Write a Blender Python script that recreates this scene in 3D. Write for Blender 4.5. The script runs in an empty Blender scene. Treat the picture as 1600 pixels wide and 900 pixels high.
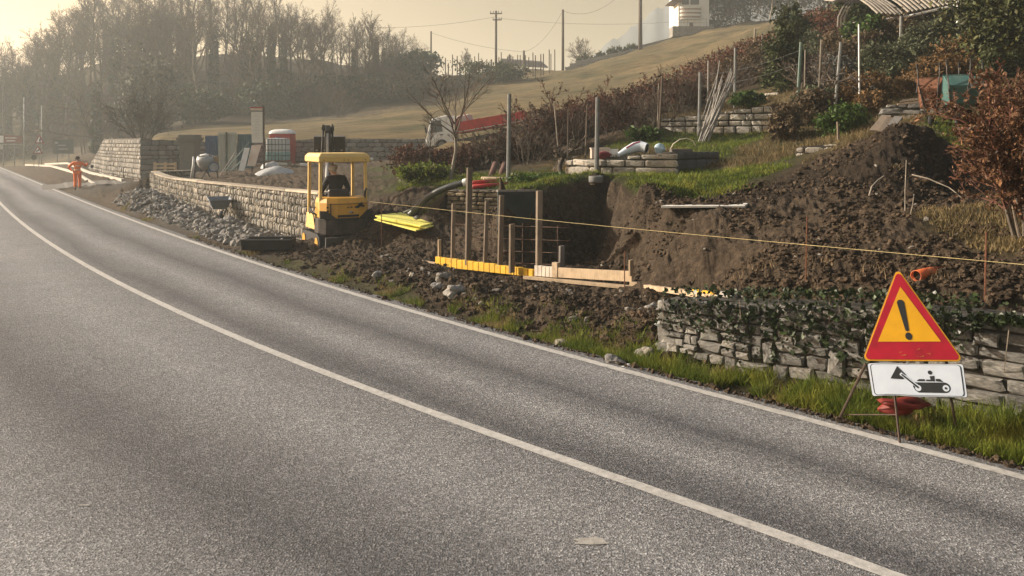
import bpy, math, random
import numpy as np
from mathutils import Vector, Matrix, Euler, Quaternion

R = math.radians
sc = bpy.context.scene
col = sc.collection
rng = random.Random(7)
nrng = np.random.default_rng(11)

# ------------------------------------------------------------------ camera
F, CX, HY, H = 1200.0, 800.0, 222.0, 2.5      # focal length in photo pixels, horizon row, eye height
cd = bpy.data.cameras.new('camera')
cam = bpy.data.objects.new('camera', cd); col.objects.link(cam)
cam.location = (0, 0, H); cam.rotation_euler = (R(90), 0, 0)
cd.sensor_width = 36; cd.lens = 36 * F / 1600
cd.shift_y = -(450 - HY) / 1600
cd.clip_start = 0.05; cd.clip_end = 3000
sc.camera = cam

# ------------------------------------------------------------------ sky, sun, exposure
SUN_AZ, SUN_EL = R(-76), R(23)                # azimuth from +Y (negative = left), elevation
sdir = Vector((math.sin(SUN_AZ) * math.cos(SUN_EL), math.cos(SUN_AZ) * math.cos(SUN_EL), math.sin(SUN_EL)))
w = bpy.data.worlds.new('World'); sc.world = w; w.use_nodes = True
nt = w.node_tree; nt.nodes.clear()
sky = nt.nodes.new('ShaderNodeTexSky'); sky.sky_type = 'NISHITA'; sky.sun_disc = False
sky.sun_elevation = SUN_EL; sky.sun_rotation = SUN_AZ
sky.air_density = 1.0; sky.dust_density = 3.0; sky.ozone_density = 0.6
mixs = nt.nodes.new('ShaderNodeMix'); mixs.data_type = 'RGBA'; mixs.blend_type = 'MULTIPLY'; mixs.inputs[0].default_value = 1
tcw = nt.nodes.new('ShaderNodeTexCoord'); sxw = nt.nodes.new('ShaderNodeSeparateXYZ'); nt.links.new(tcw.outputs['Generated'], sxw.inputs[0])
rw = nt.nodes.new('ShaderNodeValToRGB'); nt.links.new(sxw.outputs[2], rw.inputs[0])       # warm evening air low down, neutral overhead
rw.color_ramp.elements[0].position = .22; rw.color_ramp.elements[0].color = (1.0, .61, .31, 1)
rw.color_ramp.elements[1].position = .75; rw.color_ramp.elements[1].color = (1.0, .93, .86, 1)
nt.links.new(rw.outputs[0], mixs.inputs[7])
bg = nt.nodes.new('ShaderNodeBackground'); bg.inputs[1].default_value = 0.10
wo = nt.nodes.new('ShaderNodeOutputWorld')
nt.links.new(sky.outputs[0], mixs.inputs[6]); nt.links.new(mixs.outputs[2], bg.inputs[0]); nt.links.new(bg.outputs[0], wo.inputs[0])
sd = bpy.data.lights.new('sun', 'SUN'); sd.energy = 5.0; sd.angle = R(1.2); sd.color = (1.0, 0.90, 0.75)
sun = bpy.data.objects.new('sun', sd); col.objects.link(sun)
sun.rotation_euler = sdir.to_track_quat('Z', 'Y').to_euler(); sun.location = sdir * 60
sc.view_settings.view_transform = 'Standard'; sc.view_settings.look = 'None'
sc.view_settings.exposure = 0.97; sc.view_settings.gamma = 1.0
sc.cycles.volume_bounces = 1
sc.cycles.max_bounces = 6
sc.cycles.transparent_max_bounces = 8

# ------------------------------------------------------------------ helpers
def W(px, py, d):
    "photo pixel at depth d -> world point"
    return Vector(((px - CX) / F * d, d, H - (py - HY) / F * d))

def pz(py, d): return H - (py - HY) / F * d

_perm = np.random.default_rng(5).permutation(512).astype(np.int64)
_grad = np.random.default_rng(6).uniform(0, 2 * np.pi, 512)
def noise2(x, y):
    xi = np.floor(x).astype(np.int64); yi = np.floor(y).astype(np.int64)
    xf = x - xi; yf = y - yi
    u = xf * xf * xf * (xf * (xf * 6 - 15) + 10); v = yf * yf * yf * (yf * (yf * 6 - 15) + 10)
    def g(ix, iy, dx, dy):
        a = _grad[_perm[(ix + _perm[iy & 511]) & 511]]
        return np.cos(a) * dx + np.sin(a) * dy
    n00 = g(xi, yi, xf, yf); n10 = g(xi + 1, yi, xf - 1, yf)
    n01 = g(xi, yi + 1, xf, yf - 1); n11 = g(xi + 1, yi + 1, xf - 1, yf - 1)
    return (n00 * (1 - u) + n10 * u) * (1 - v) + (n01 * (1 - u) + n11 * u) * v
def fbm(x, y, octv=4, lac=2.1, gain=0.5):
    s = 0; a = 1; f = 1
    for i in range(octv):
        s = s + a * noise2(x * f + 17.3 * i, y * f - 9.1 * i); a *= gain; f *= lac
    return s
def sstep(x, a, b):
    t = np.clip((x - a) / (b - a), 0, 1); return t * t * (3 - 2 * t)

class MB:
    "collects shapes and links them as one mesh object"
    def __init__(s): s.v = []; s.f = []; s.m = []; s.mi = 0
    def quadverts(s, pts, faces):
        b = len(s.v); s.v.extend([tuple(p) for p in pts])
        for f in faces: s.f.append(tuple(b + i for i in f)); s.m.append(s.mi)
    def box(s, c, size, rot=None, taper=(1, 1)):
        c = Vector(c); hx, hy, hz = size[0] / 2, size[1] / 2, size[2] / 2
        P = []
        for z in (-1, 1):
            tx, ty = taper if z > 0 else (1, 1)
            for x, y in ((-1, -1), (1, -1), (1, 1), (-1, 1)):
                p = Vector((x * hx * tx, y * hy * ty, z * hz))
                if rot is not None: p = rot @ p
                P.append(c + p)
        s.quadverts(P, [(3, 2, 1, 0), (4, 5, 6, 7), (0, 1, 5, 4), (1, 2, 6, 5), (2, 3, 7, 6), (3, 0, 4, 7)])
        return s
    def bar(s, a, b, wx, wz, up=(0, 0, 1)):
        a = Vector(a); b = Vector(b); d = (b - a); L = d.length; d.normalize()
        up = Vector(up); x = d.cross(up)
        if x.length < 1e-4: x = d.cross(Vector((0, 1, 0)))
        x.normalize(); z = x.cross(d)
        rot = Matrix((x, d, z)).transposed()
        return s.box((a + b) / 2, (wx, L, wz), rot)
    def tube(s, pts, rad, n=6, cap=True):
        pts = [Vector(p) for p in pts]; k = len(pts)
        if not hasattr(rad, '__len__'): rad = [rad] * k
        b = len(s.v); px = None
        for i, p in enumerate(pts):
            d = (pts[min(i + 1, k - 1)] - pts[max(i - 1, 0)])
            if d.length < 1e-9: d = Vector((0, 0, 1))
            d.normalize()
            if px is None:
                px = d.cross(Vector((0, 0, 1)))
                if px.length < 1e-3: px = d.cross(Vector((1, 0, 0)))
            else: px = px - d * px.dot(d)
            if px.length < 1e-6: px = d.orthogonal()
            px.normalize(); py = d.cross(px)
            for j in range(n):
                a = 2 * math.pi * j / n
                q = p + (px * math.cos(a) + py * math.sin(a)) * rad[i]
                s.v.append((q.x, q.y, q.z))
        for i in range(k - 1):
            for j in range(n):
                j2 = (j + 1) % n
                s.f.append((b + i * n + j, b + i * n + j2, b + (i + 1) * n + j2, b + (i + 1) * n + j)); s.m.append(s.mi)
        if cap and n > 2:
            s.f.append(tuple(b + j for j in reversed(range(n)))); s.m.append(s.mi)
            s.f.append(tuple(b + (k - 1) * n + j for j in range(n))); s.m.append(s.mi)
        return s
    def cyl(s, a, b, r0, r1=None, n=12):
        return s.tube([a, b], [r0, r0 if r1 is None else r1], n)
    def ring(s, c, axis, r_out, r_in, wdt, n=16):
        "annular drum (a tyre, a collar)"
        c = Vector(c); ax = Vector(axis).normalized(); u = ax.orthogonal().normalized(); v = ax.cross(u)
        P = []; Fc = []
        prof = [(r_in, -.5), (r_out * .97, -.5), (r_out, -.25), (r_out, .25), (r_out * .97, .5), (r_in, .5)]
        m = len(prof)
        for i in range(n):
            a = 2 * math.pi * i / n; e = u * math.cos(a) + v * math.sin(a)
            for r, t in prof: P.append(c + e * r + ax * (t * wdt))
        for i in range(n):
            for j in range(m):
                Fc.append((i * m + j, i * m + (j + 1) % m, ((i + 1) % n) * m + (j + 1) % m, ((i + 1) % n) * m + j))
        s.quadverts(P, Fc); return s
    def prism(s, poly, ext):
        "polygon (3-D points) extruded by vector ext"
        n = len(poly); ext = Vector(ext); P = [Vector(p) for p in poly]; P += [p + ext for p in P]
        s.quadverts(P, [tuple(reversed(range(n))), tuple(range(n, 2 * n))] + [(i, (i + 1) % n, n + (i + 1) % n, n + i) for i in range(n)])
        return s
    def lump(s, c, size, rs, sub=1, jit=.25, rot=None):
        V, Fc = ICO[sub]
        P = []
        ph = [rs.uniform(0, 6.28) for _ in range(6)]
        for v in V:
            k = 1 + jit * (math.sin(3.1 * v[0] + ph[0]) * math.sin(2.7 * v[1] + ph[1]) + .6 * math.sin(5.3 * v[2] + ph[2] + 2 * v[0])) + rs.uniform(-jit, jit) * .4
            p = Vector((v[0] * size[0] * k, v[1] * size[1] * k, v[2] * size[2] * k))
            if rot is not None: p = rot @ p
            P.append((c[0] + p.x, c[1] + p.y, c[2] + p.z))
        s.quadverts(P, Fc); return s
    def build(s, name, mats, parent=None, smooth=False, loc=None, bevel=0, kind=None, sharp=None):
        me = bpy.data.meshes.new(name); me.from_pydata(s.v, [], s.f)
        if not isinstance(mats, (list, tuple)): mats = [mats]
        for m in mats: me.materials.append(m)
        if len(mats) > 1: me.polygons.foreach_set('material_index', s.m)
        if smooth: me.polygons.foreach_set('use_smooth', [True] * len(me.polygons))
        me.update()
        return link(name, me, parent, loc, bevel, kind)

def link(name, me, parent=None, loc=None, bevel=0, kind=None):
    o = bpy.data.objects.new(name, me); col.objects.link(o)
    if parent is not None: o.parent = parent
    if loc is not None: o.location = loc
    if bevel:
        b = o.modifiers.new('bevel', 'BEVEL'); b.width = bevel; b.segments = 2; b.limit_method = 'ANGLE'; b.angle_limit = R(40)
    if kind: o['kind'] = kind
    return o

def _ico():
    t = (1 + 5 ** .5) / 2
    v = [Vector(p).normalized() for p in [(-1, t, 0), (1, t, 0), (-1, -t, 0), (1, -t, 0), (0, -1, t), (0, 1, t), (0, -1, -t), (0, 1, -t), (t, 0, -1), (t, 0, 1), (-t, 0, -1), (-t, 0, 1)]]
    f = [(0, 11, 5), (0, 5, 1), (0, 1, 7), (0, 7, 10), (0, 10, 11), (1, 5, 9), (5, 11, 4), (11, 10, 2), (10, 7, 6), (7, 1, 8), (3, 9, 4), (3, 4, 2), (3, 2, 6), (3, 6, 8), (3, 8, 9), (4, 9, 5), (2, 4, 11), (6, 2, 10), (8, 6, 7), (9, 8, 1)]
    out = {0: ([tuple(p) for p in v], f)}
    for L in (1, 2):
        cache = {}; nf = []
        def mid(a, b):
            k = (min(a, b), max(a, b))
            if k not in cache: v.append(((v[a] + v[b]) / 2).normalized()); cache[k] = len(v) - 1
            return cache[k]
        for a, b, c in f:
            x, y, z = mid(a, b), mid(b, c), mid(c, a)
            nf += [(a, x, z), (b, y, x), (c, z, y), (x, y, z)]
        f = nf; out[L] = ([tuple(p) for p in v], f)
    return out
ICO = _ico()

def mesh_np(name, V, Fq, mats, parent=None, kind=None, smooth=False):
    "fast mesh from arrays; Fq is (M,3) or (M,4)"
    V = np.asarray(V, dtype=np.float32); Fq = np.asarray(Fq, dtype=np.int32); k = Fq.shape[1]; M = Fq.shape[0]
    me = bpy.data.meshes.new(name)
    me.vertices.add(len(V)); me.vertices.foreach_set('co', V.ravel())
    me.loops.add(M * k); me.loops.foreach_set('vertex_index', Fq.ravel())
    me.polygons.add(M); me.polygons.foreach_set('loop_start', np.arange(0, M * k, k, dtype=np.int32))
    me.polygons.foreach_set('use_smooth', np.full(M, smooth, dtype=bool))
    if not isinstance(mats, (list, tuple)): mats = [mats]
    for m in mats: me.materials.append(m)
    me.update(calc_edges=True); me.validate()
    return link(name, me, parent, None, 0, kind)

def thing(name, label, cat, loc=(0, 0, 0), rotz=0, group=None):
    o = bpy.data.objects.new(name, None); col.objects.link(o); o.empty_display_size = .2
    o.location = loc; o.rotation_euler = (0, 0, rotz); return tag(o, label, cat, group)
def tag(o, label, cat, group=None, kind=None):
    o['label'] = label; o['category'] = cat
    if group: o['group'] = group
    if kind: o['kind'] = kind
    return o
def dup(root, loc, rotz=0, scale=None, label=None, group=None):
    r = root.copy(); col.objects.link(r); r.location = loc; r.rotation_euler = (0, 0, rotz)
    if scale: r.scale = scale if hasattr(scale, '__len__') else (scale,) * 3
    if label: r['label'] = label
    if group: r['group'] = group
    for ch in list(root.children):
        c = ch.copy(); col.objects.link(c); c.parent = r
        for g in ch.children:
            e = g.copy(); col.objects.link(e); e.parent = c
    return r

# ------------------------------------------------------------------ materials
def nodes(name):
    m = bpy.data.materials.new(name); m.use_nodes = True; t = m.node_tree; t.nodes.clear()
    out = t.nodes.new('ShaderNodeOutputMaterial'); p = t.nodes.new('ShaderNodeBsdfPrincipled')
    t.links.new(p.outputs[0], out.inputs[0]); return m, t, p
def nn(t, typ, **kw):
    n = t.nodes.new(typ)
    for k, v in kw.items(): setattr(n, k, v)
    return n
def ramp(t, fac, stops):
    r = t.nodes.new('ShaderNodeValToRGB'); t.links.new(fac, r.inputs[0]); e = r.color_ramp.elements
    e[0].position = stops[0][0]; e[0].color = (*stops[0][1], 1); e[1].position = stops[-1][0]; e[1].color = (*stops[-1][1], 1)
    for p, c in stops[1:-1]: x = e.new(p); x.color = (*c, 1)
    return r.outputs[0]
def mixc(t, fac, a, b, mode='MIX'):
    m = t.nodes.new('ShaderNodeMix'); m.data_type = 'RGBA'; m.blend_type = mode
    for sock, v in ((m.inputs[0], fac), (m.inputs[6], a), (m.inputs[7], b)):
        if hasattr(v, 'links'): t.links.new(v, sock)
        elif hasattr(v, '__len__'): sock.default_value = (*v[:3], 1)
        else: sock.default_value = v
    return m.outputs[2]
def mth(t, op, a, b=None, clamp=False):
    m = t.nodes.new('ShaderNodeMath'); m.operation = op; m.use_clamp = clamp
    for i, v in enumerate((a, b)):
        if v is None: continue
        if hasattr(v, 'links'): t.links.new(v, m.inputs[i])
        else: m.inputs[i].default_value = v
    return m.outputs[0]
def noi(t, vec, scale, detail=4, rough=.55):
    n = t.nodes.new('ShaderNodeTexNoise'); n.inputs['Scale'].default_value = scale; n.inputs['Detail'].default_value = detail; n.inputs['Roughness'].default_value = rough
    if vec is not None: t.links.new(vec, n.inputs['Vector'])
    return n.outputs['Fac']
def bmp(t, p, h, strength=.5, dist=.02, prev=None):
    b = t.nodes.new('ShaderNodeBump'); b.inputs['Strength'].default_value = strength; b.inputs['Distance'].default_value = dist
    t.links.new(h, b.inputs['Height'])
    if prev is not None: t.links.new(prev, b.inputs['Normal'])
    t.links.new(b.outputs[0], p.inputs['Normal']); return b.outputs[0]
def rnd(t):
    "random value per object and per loose piece of a mesh"
    g = t.nodes.new('ShaderNodeNewGeometry'); o = t.nodes.new('ShaderNodeObjectInfo')
    return mth(t, 'FRACT', mth(t, 'ADD', g.outputs['Random Per Island'], o.outputs['Random']))

def M(name, c, rough=.7, var=.25, scale=6, bump=.15, bscale=None, metal=0, isl=0, c2=None, dirt=None, dirt_amt=.5, dscale=3, spec=.4, trans=0, bdist=.01):
    """painted / wooden / stone surface: colour c wandering to c2, random per piece, dirt patches, fine relief"""
    m, t, p = nodes(name)
    tc = nn(t, 'ShaderNodeTexCoord'); v = tc.outputs['Object']
    c2 = c2 or tuple(min(1, x * (1 + var)) for x in c)
    lo = tuple(x * (1 - var) for x in c)
    f = noi(t, v, scale, 5)
    colr = ramp(t, f, [(.3, lo), (.5, c), (.7, c2)])
    if isl:
        r = rnd(t)
        colr = mixc(t, 1, colr, ramp(t, r, [(0, (1 - isl,) * 3), (.5, (1, 1, 1)), (1, (1 + isl * .9, 1 + isl * .8, 1 + isl * .65))]), 'MULTIPLY')
    if dirt:
        df = noi(t, v, dscale, 6, .65)
        colr = mixc(t, ramp(t, df, [(.45, (0, 0, 0)), (.68, (dirt_amt,) * 3)]), colr, dirt)
    t.links.new(colr, p.inputs['Base Color'])
    p.inputs['Roughness'].default_value = rough; p.inputs['Metallic'].default_value = metal
    p.inputs['Specular IOR Level'].default_value = spec
    if bump: bmp(t, p, noi(t, v, bscale or scale * 6, 5, .6), bump, bdist)
    if trans:
        out = [n for n in t.nodes if n.type == 'OUTPUT_MATERIAL'][0]
        tr = nn(t, 'ShaderNodeBsdfTranslucent'); t.links.new(colr, tr.inputs[0])
        mx = nn(t, 'ShaderNodeMixShader'); mx.inputs[0].default_value = trans
        t.links.new(p.outputs[0], mx.inputs[1]); t.links.new(tr.outputs[0], mx.inputs[2]); t.links.new(mx.outputs[0], out.inputs[0])
    return m
def wood(name, c, c2, dirt=(.05, .04, .03), isl=.2, grain=9):
    m, t, p = nodes(name)
    tc = nn(t, 'ShaderNodeTexCoord')
    mp = nn(t, 'ShaderNodeMapping'); mp.inputs['Scale'].default_value = (grain, grain, .9); t.links.new(tc.outputs['Object'], mp.inputs[0])
    f = noi(t, mp.outputs[0], 4, 6, .7)
    k = ramp(t, f, [(.3, c), (.7, c2)])
    r = rnd(t)
    k = mixc(t, 1, k, ramp(t, r, [(0, (1 - isl,) * 3), (1, (1 + isl,) * 3)]), 'MULTIPLY')
    k = mixc(t, ramp(t, noi(t, tc.outputs['Object'], 3, 5, .7), [(.5, (0, 0, 0)), (.8, (.7,) * 3)]), k, dirt)
    t.links.new(k, p.inputs['Base Color']); p.inputs['Roughness'].default_value = .8
    bmp(t, p, f, .3, .006); return m
# ------------------------------------------------------------------ road axis
_d = np.array([.62, -.785]); _d /= np.hypot(*_d); _n = np.array([-_d[1], _d[0]])   # along the road (towards us), off to the right verge
def _fit(pts):
    p = np.array(pts, float); dd = 3000 / (p[:, 1] - 222); x = (p[:, 0] - 800) / 1200 * dd
    s = x * _d[0] + dd * _d[1]; t = x * _n[0] + dd * _n[1]
    c = np.polyfit(np.log(3 - s), t, 4)
    s0, s1 = s.min(), s.max()
    def f(q):
        q = np.asarray(q, float); qc = np.clip(q, s0, s1); v = np.polyval(c, np.log(3 - qc))
        e = 1e-2
        k0 = (np.polyval(c, np.log(3 - s0 - 1)) - np.polyval(c, np.log(3 - s0))) / 1.0
        k1 = (np.polyval(c, np.log(3 - s1)) - np.polyval(c, np.log(3 - s1 + 1))) / 1.0
        return v + np.where(q < s0, (q - s0) * k0, 0) + np.where(q > s1, (q - s1) * k1, 0)
    return f
edge_t = _fit([(0, 262), (72, 290.5), (112, 308), (162, 327), (207, 345), (272, 369), (360, 398), (470, 432), (600, 473), (700, 502), (800, 531), (860, 547), (1060, 604), (1300, 668), (1600, 745)])
cent_t = _fit([(0, 317.5), (30, 345), (65, 370), (100, 393), (150, 425), (175, 438), (240, 472), (350, 517), (475, 567), (625, 624), (800, 691), (1100, 800), (1390, 895)])
def st(x, y):
    "along-road coordinate and distance to the right of the edge line"
    s = x * _d[0] + y * _d[1]; return s, x * _n[0] + y * _n[1] - edge_t(s)
def rd(s, t):
    "world x, y of a point t metres right of the edge line at s"
    t = edge_t(s) + t; return s * _d[0] + t * _n[0], s * _d[1] + t * _n[1]

# ------------------------------------------------------------------ plan of the walls (x, y, foot, top)
class Path:
    def __init__(s, pts):
        s.p = np.array([(p[0], p[1]) for p in pts], float); s.zb = np.array([p[2] for p in pts]); s.zt = np.array([p[3] for p in pts])
        s.q = np.concatenate([[0], np.cumsum(np.hypot(*np.diff(s.p, axis=0).T))]); s.L = s.q[-1]
    def at(s, q):
        x = np.interp(q, s.q, s.p[:, 0]); y = np.interp(q, s.q, s.p[:, 1]); return float(x), float(y)
    def frame(s, q):
        a = s.at(max(0, q - .15)); b = s.at(min(s.L, q + .15)); x, y = s.at(q)
        d = Vector((b[0] - a[0], b[1] - a[1], 0)).normalized(); n = Vector((d.y, -d.x, 0))
        if n.x * (0 - x) + n.y * (0 - y) < 0: n = -n
        return Vector((x, y, 0)), d, n
    def bot(s, q): return float(np.interp(q, s.q, s.zb))
    def top(s, q): return float(np.interp(q, s.q, s.zt))
def bl(px, d, bot, top): return ((px - CX) / F * d, d, pz(bot, d), pz(top, d))
iw = Path([(1.72, 8.98, .12, .64), (2.45, 8.28, .08, .76), (3.2, 7.68, .05, .86), (3.9, 7.12, .04, .93), (4.6, 6.56, .03, .95), (5.6, 5.75, .02, .96), (6.6, 4.9, .02, .97), (8.2, 3.5, .02, .98)])
lw = Path([(-15.6, 37.6, .45, 1.08), (-16.6, 36.6, .3, 1.08), (-16.55, 35.2, .2, 1.1)] + [((px - CX) / F * d, d, z, pz(pt, d)) for px, d, z, pt in ((262, 31.5, .2, 279), (310, 27.2, .2, 285), (360, 24.1, .12, 290), (410, 21.9, .06, 295), (450, 20.4, .02, 299), (482, 19.3, -.02, 302), (502, 18.8, -.04, 304))])
gw = Path([(-34.1, 62, .3, .6), (-30.9, 57.5, .25, 1.9), (-28.67, 54, .2, 2.7), (-24.96, 49.5, .25, 2.72), (-22.37, 46.2, .28, 2.72), (-22.0, 45.5, .28, 2.72)])
gw2 = Path([(-21.95, 45.4, .3, 2.66), (-18.7, 47.4, .45, 2.5)])
fw = Path([(-17.9, 47.6, .5, 2.4), (-15.5, 47.8, .6, 2.5), (-12, 48, 1.0, pz(217, 48)), (-8, 48, 1.1, pz(217, 48)), (-3, 47.4, 1.2, pz(217, 47.4)), (1, 46.5, 1.6, pz(218, 46.5))])
t1 = Path([bl(885, 18.3, 280, 250), bl(930, 17.6, 277, 247), bl(1056, 17.0, 272, 238)])
t1b = Path([bl(1056, 17.0, 272, 238), bl(1122, 18.4, 258, 237)])
t2 = Path([bl(1030, 24.6, 216, 186), bl(1110, 23.6, 216, 178), bl(1217, 22.6, 206, 162)])
t2b = Path([bl(1160, 26.2, 168, 152), bl(1216, 25.4, 160, 143)])
t3 = Path([bl(1378, 18.9, 197, 168), bl(1400, 18.8, 197, 163), bl(1485, 18.3, 195, 157)])
t4 = Path([bl(1244, 17.0, 252, 230), bl(1310, 16.6, 250, 224)])
t5 = Path([bl(700, 17.9, 348, 297), bl(745, 17.6, 345, 297), bl(782, 17.5, 345, 297)])
# walls that hold the ground: path, height over the foot in front, drop below the top behind, reach in front, reach behind
HOLD = [(iw, 0, .06, .45, 1.0), (lw, 0, .30, .9, 1.6), (fw, 0, .0, 3.0, 3.0), (gw2, 0, .05, 3.0, 3.0), (gw, 0, .05, 5.0, 3.0), (t1, .02, .03, .5, .8), (t1b, .02, .03, .4, .6), (t2, .02, .05, .6, 1.0), (t3, .02, .05, .5, .8), (t4, .02, .03, .3, .5), (t5, 0, .03, .5, .8)]
def hold(x, y, z):
    for p, fz, bz, df, db in HOLD:
        lo = p.p.min(0) - 5; hi = p.p.max(0) + 5
        idx = np.nonzero((x > lo[0]) & (x < hi[0]) & (y > lo[1]) & (y < hi[1]))[0]
        if not len(idx): continue
        X, Y = x[idx], y[idx]; best = np.full(len(idx), 1e9); ins = np.zeros(len(idx), bool); sg = np.zeros(len(idx)); qq = np.zeros(len(idx))
        for k in range(len(p.p) - 1):
            a, b = p.p[k], p.p[k + 1]; e = b - a; L2 = e @ e; tr = ((X - a[0]) * e[0] + (Y - a[1]) * e[1]) / L2; t = np.clip(tr, 0, 1); inn = ~(((k == 0) & (tr < -.02)) | ((k == len(p.p) - 2) & (tr > 1.02)))
            dx, dy = X - a[0] - t * e[0], Y - a[1] - t * e[1]; dd = np.hypot(dx, dy); n_ = np.array([e[1], -e[0]]) / L2 ** .5
            m = (a + b) / 2
            if n_ @ (-m) < 0: n_ = -n_
            side = np.sign((X - a[0]) * n_[0] + (Y - a[1]) * n_[1]); u = dd < best
            best = np.where(u, dd, best); ins = np.where(u, inn, ins); sg = np.where(u, side, sg); qq = np.where(u, p.q[k] + t * L2 ** .5, qq)
        foot = np.interp(qq, p.q, p.zb) + fz; top = np.interp(qq, p.q, p.zt) - bz
        front = sg * best > -.12
        w_ = np.where(front, 1 - sstep(best, .12, df), 1 - sstep(best, .1, db)); tgt = np.where(front, foot, top); w_ = w_ * ins
        zi = z[idx]; z[idx] = zi + (tgt - zi) * w_
    return z

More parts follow.
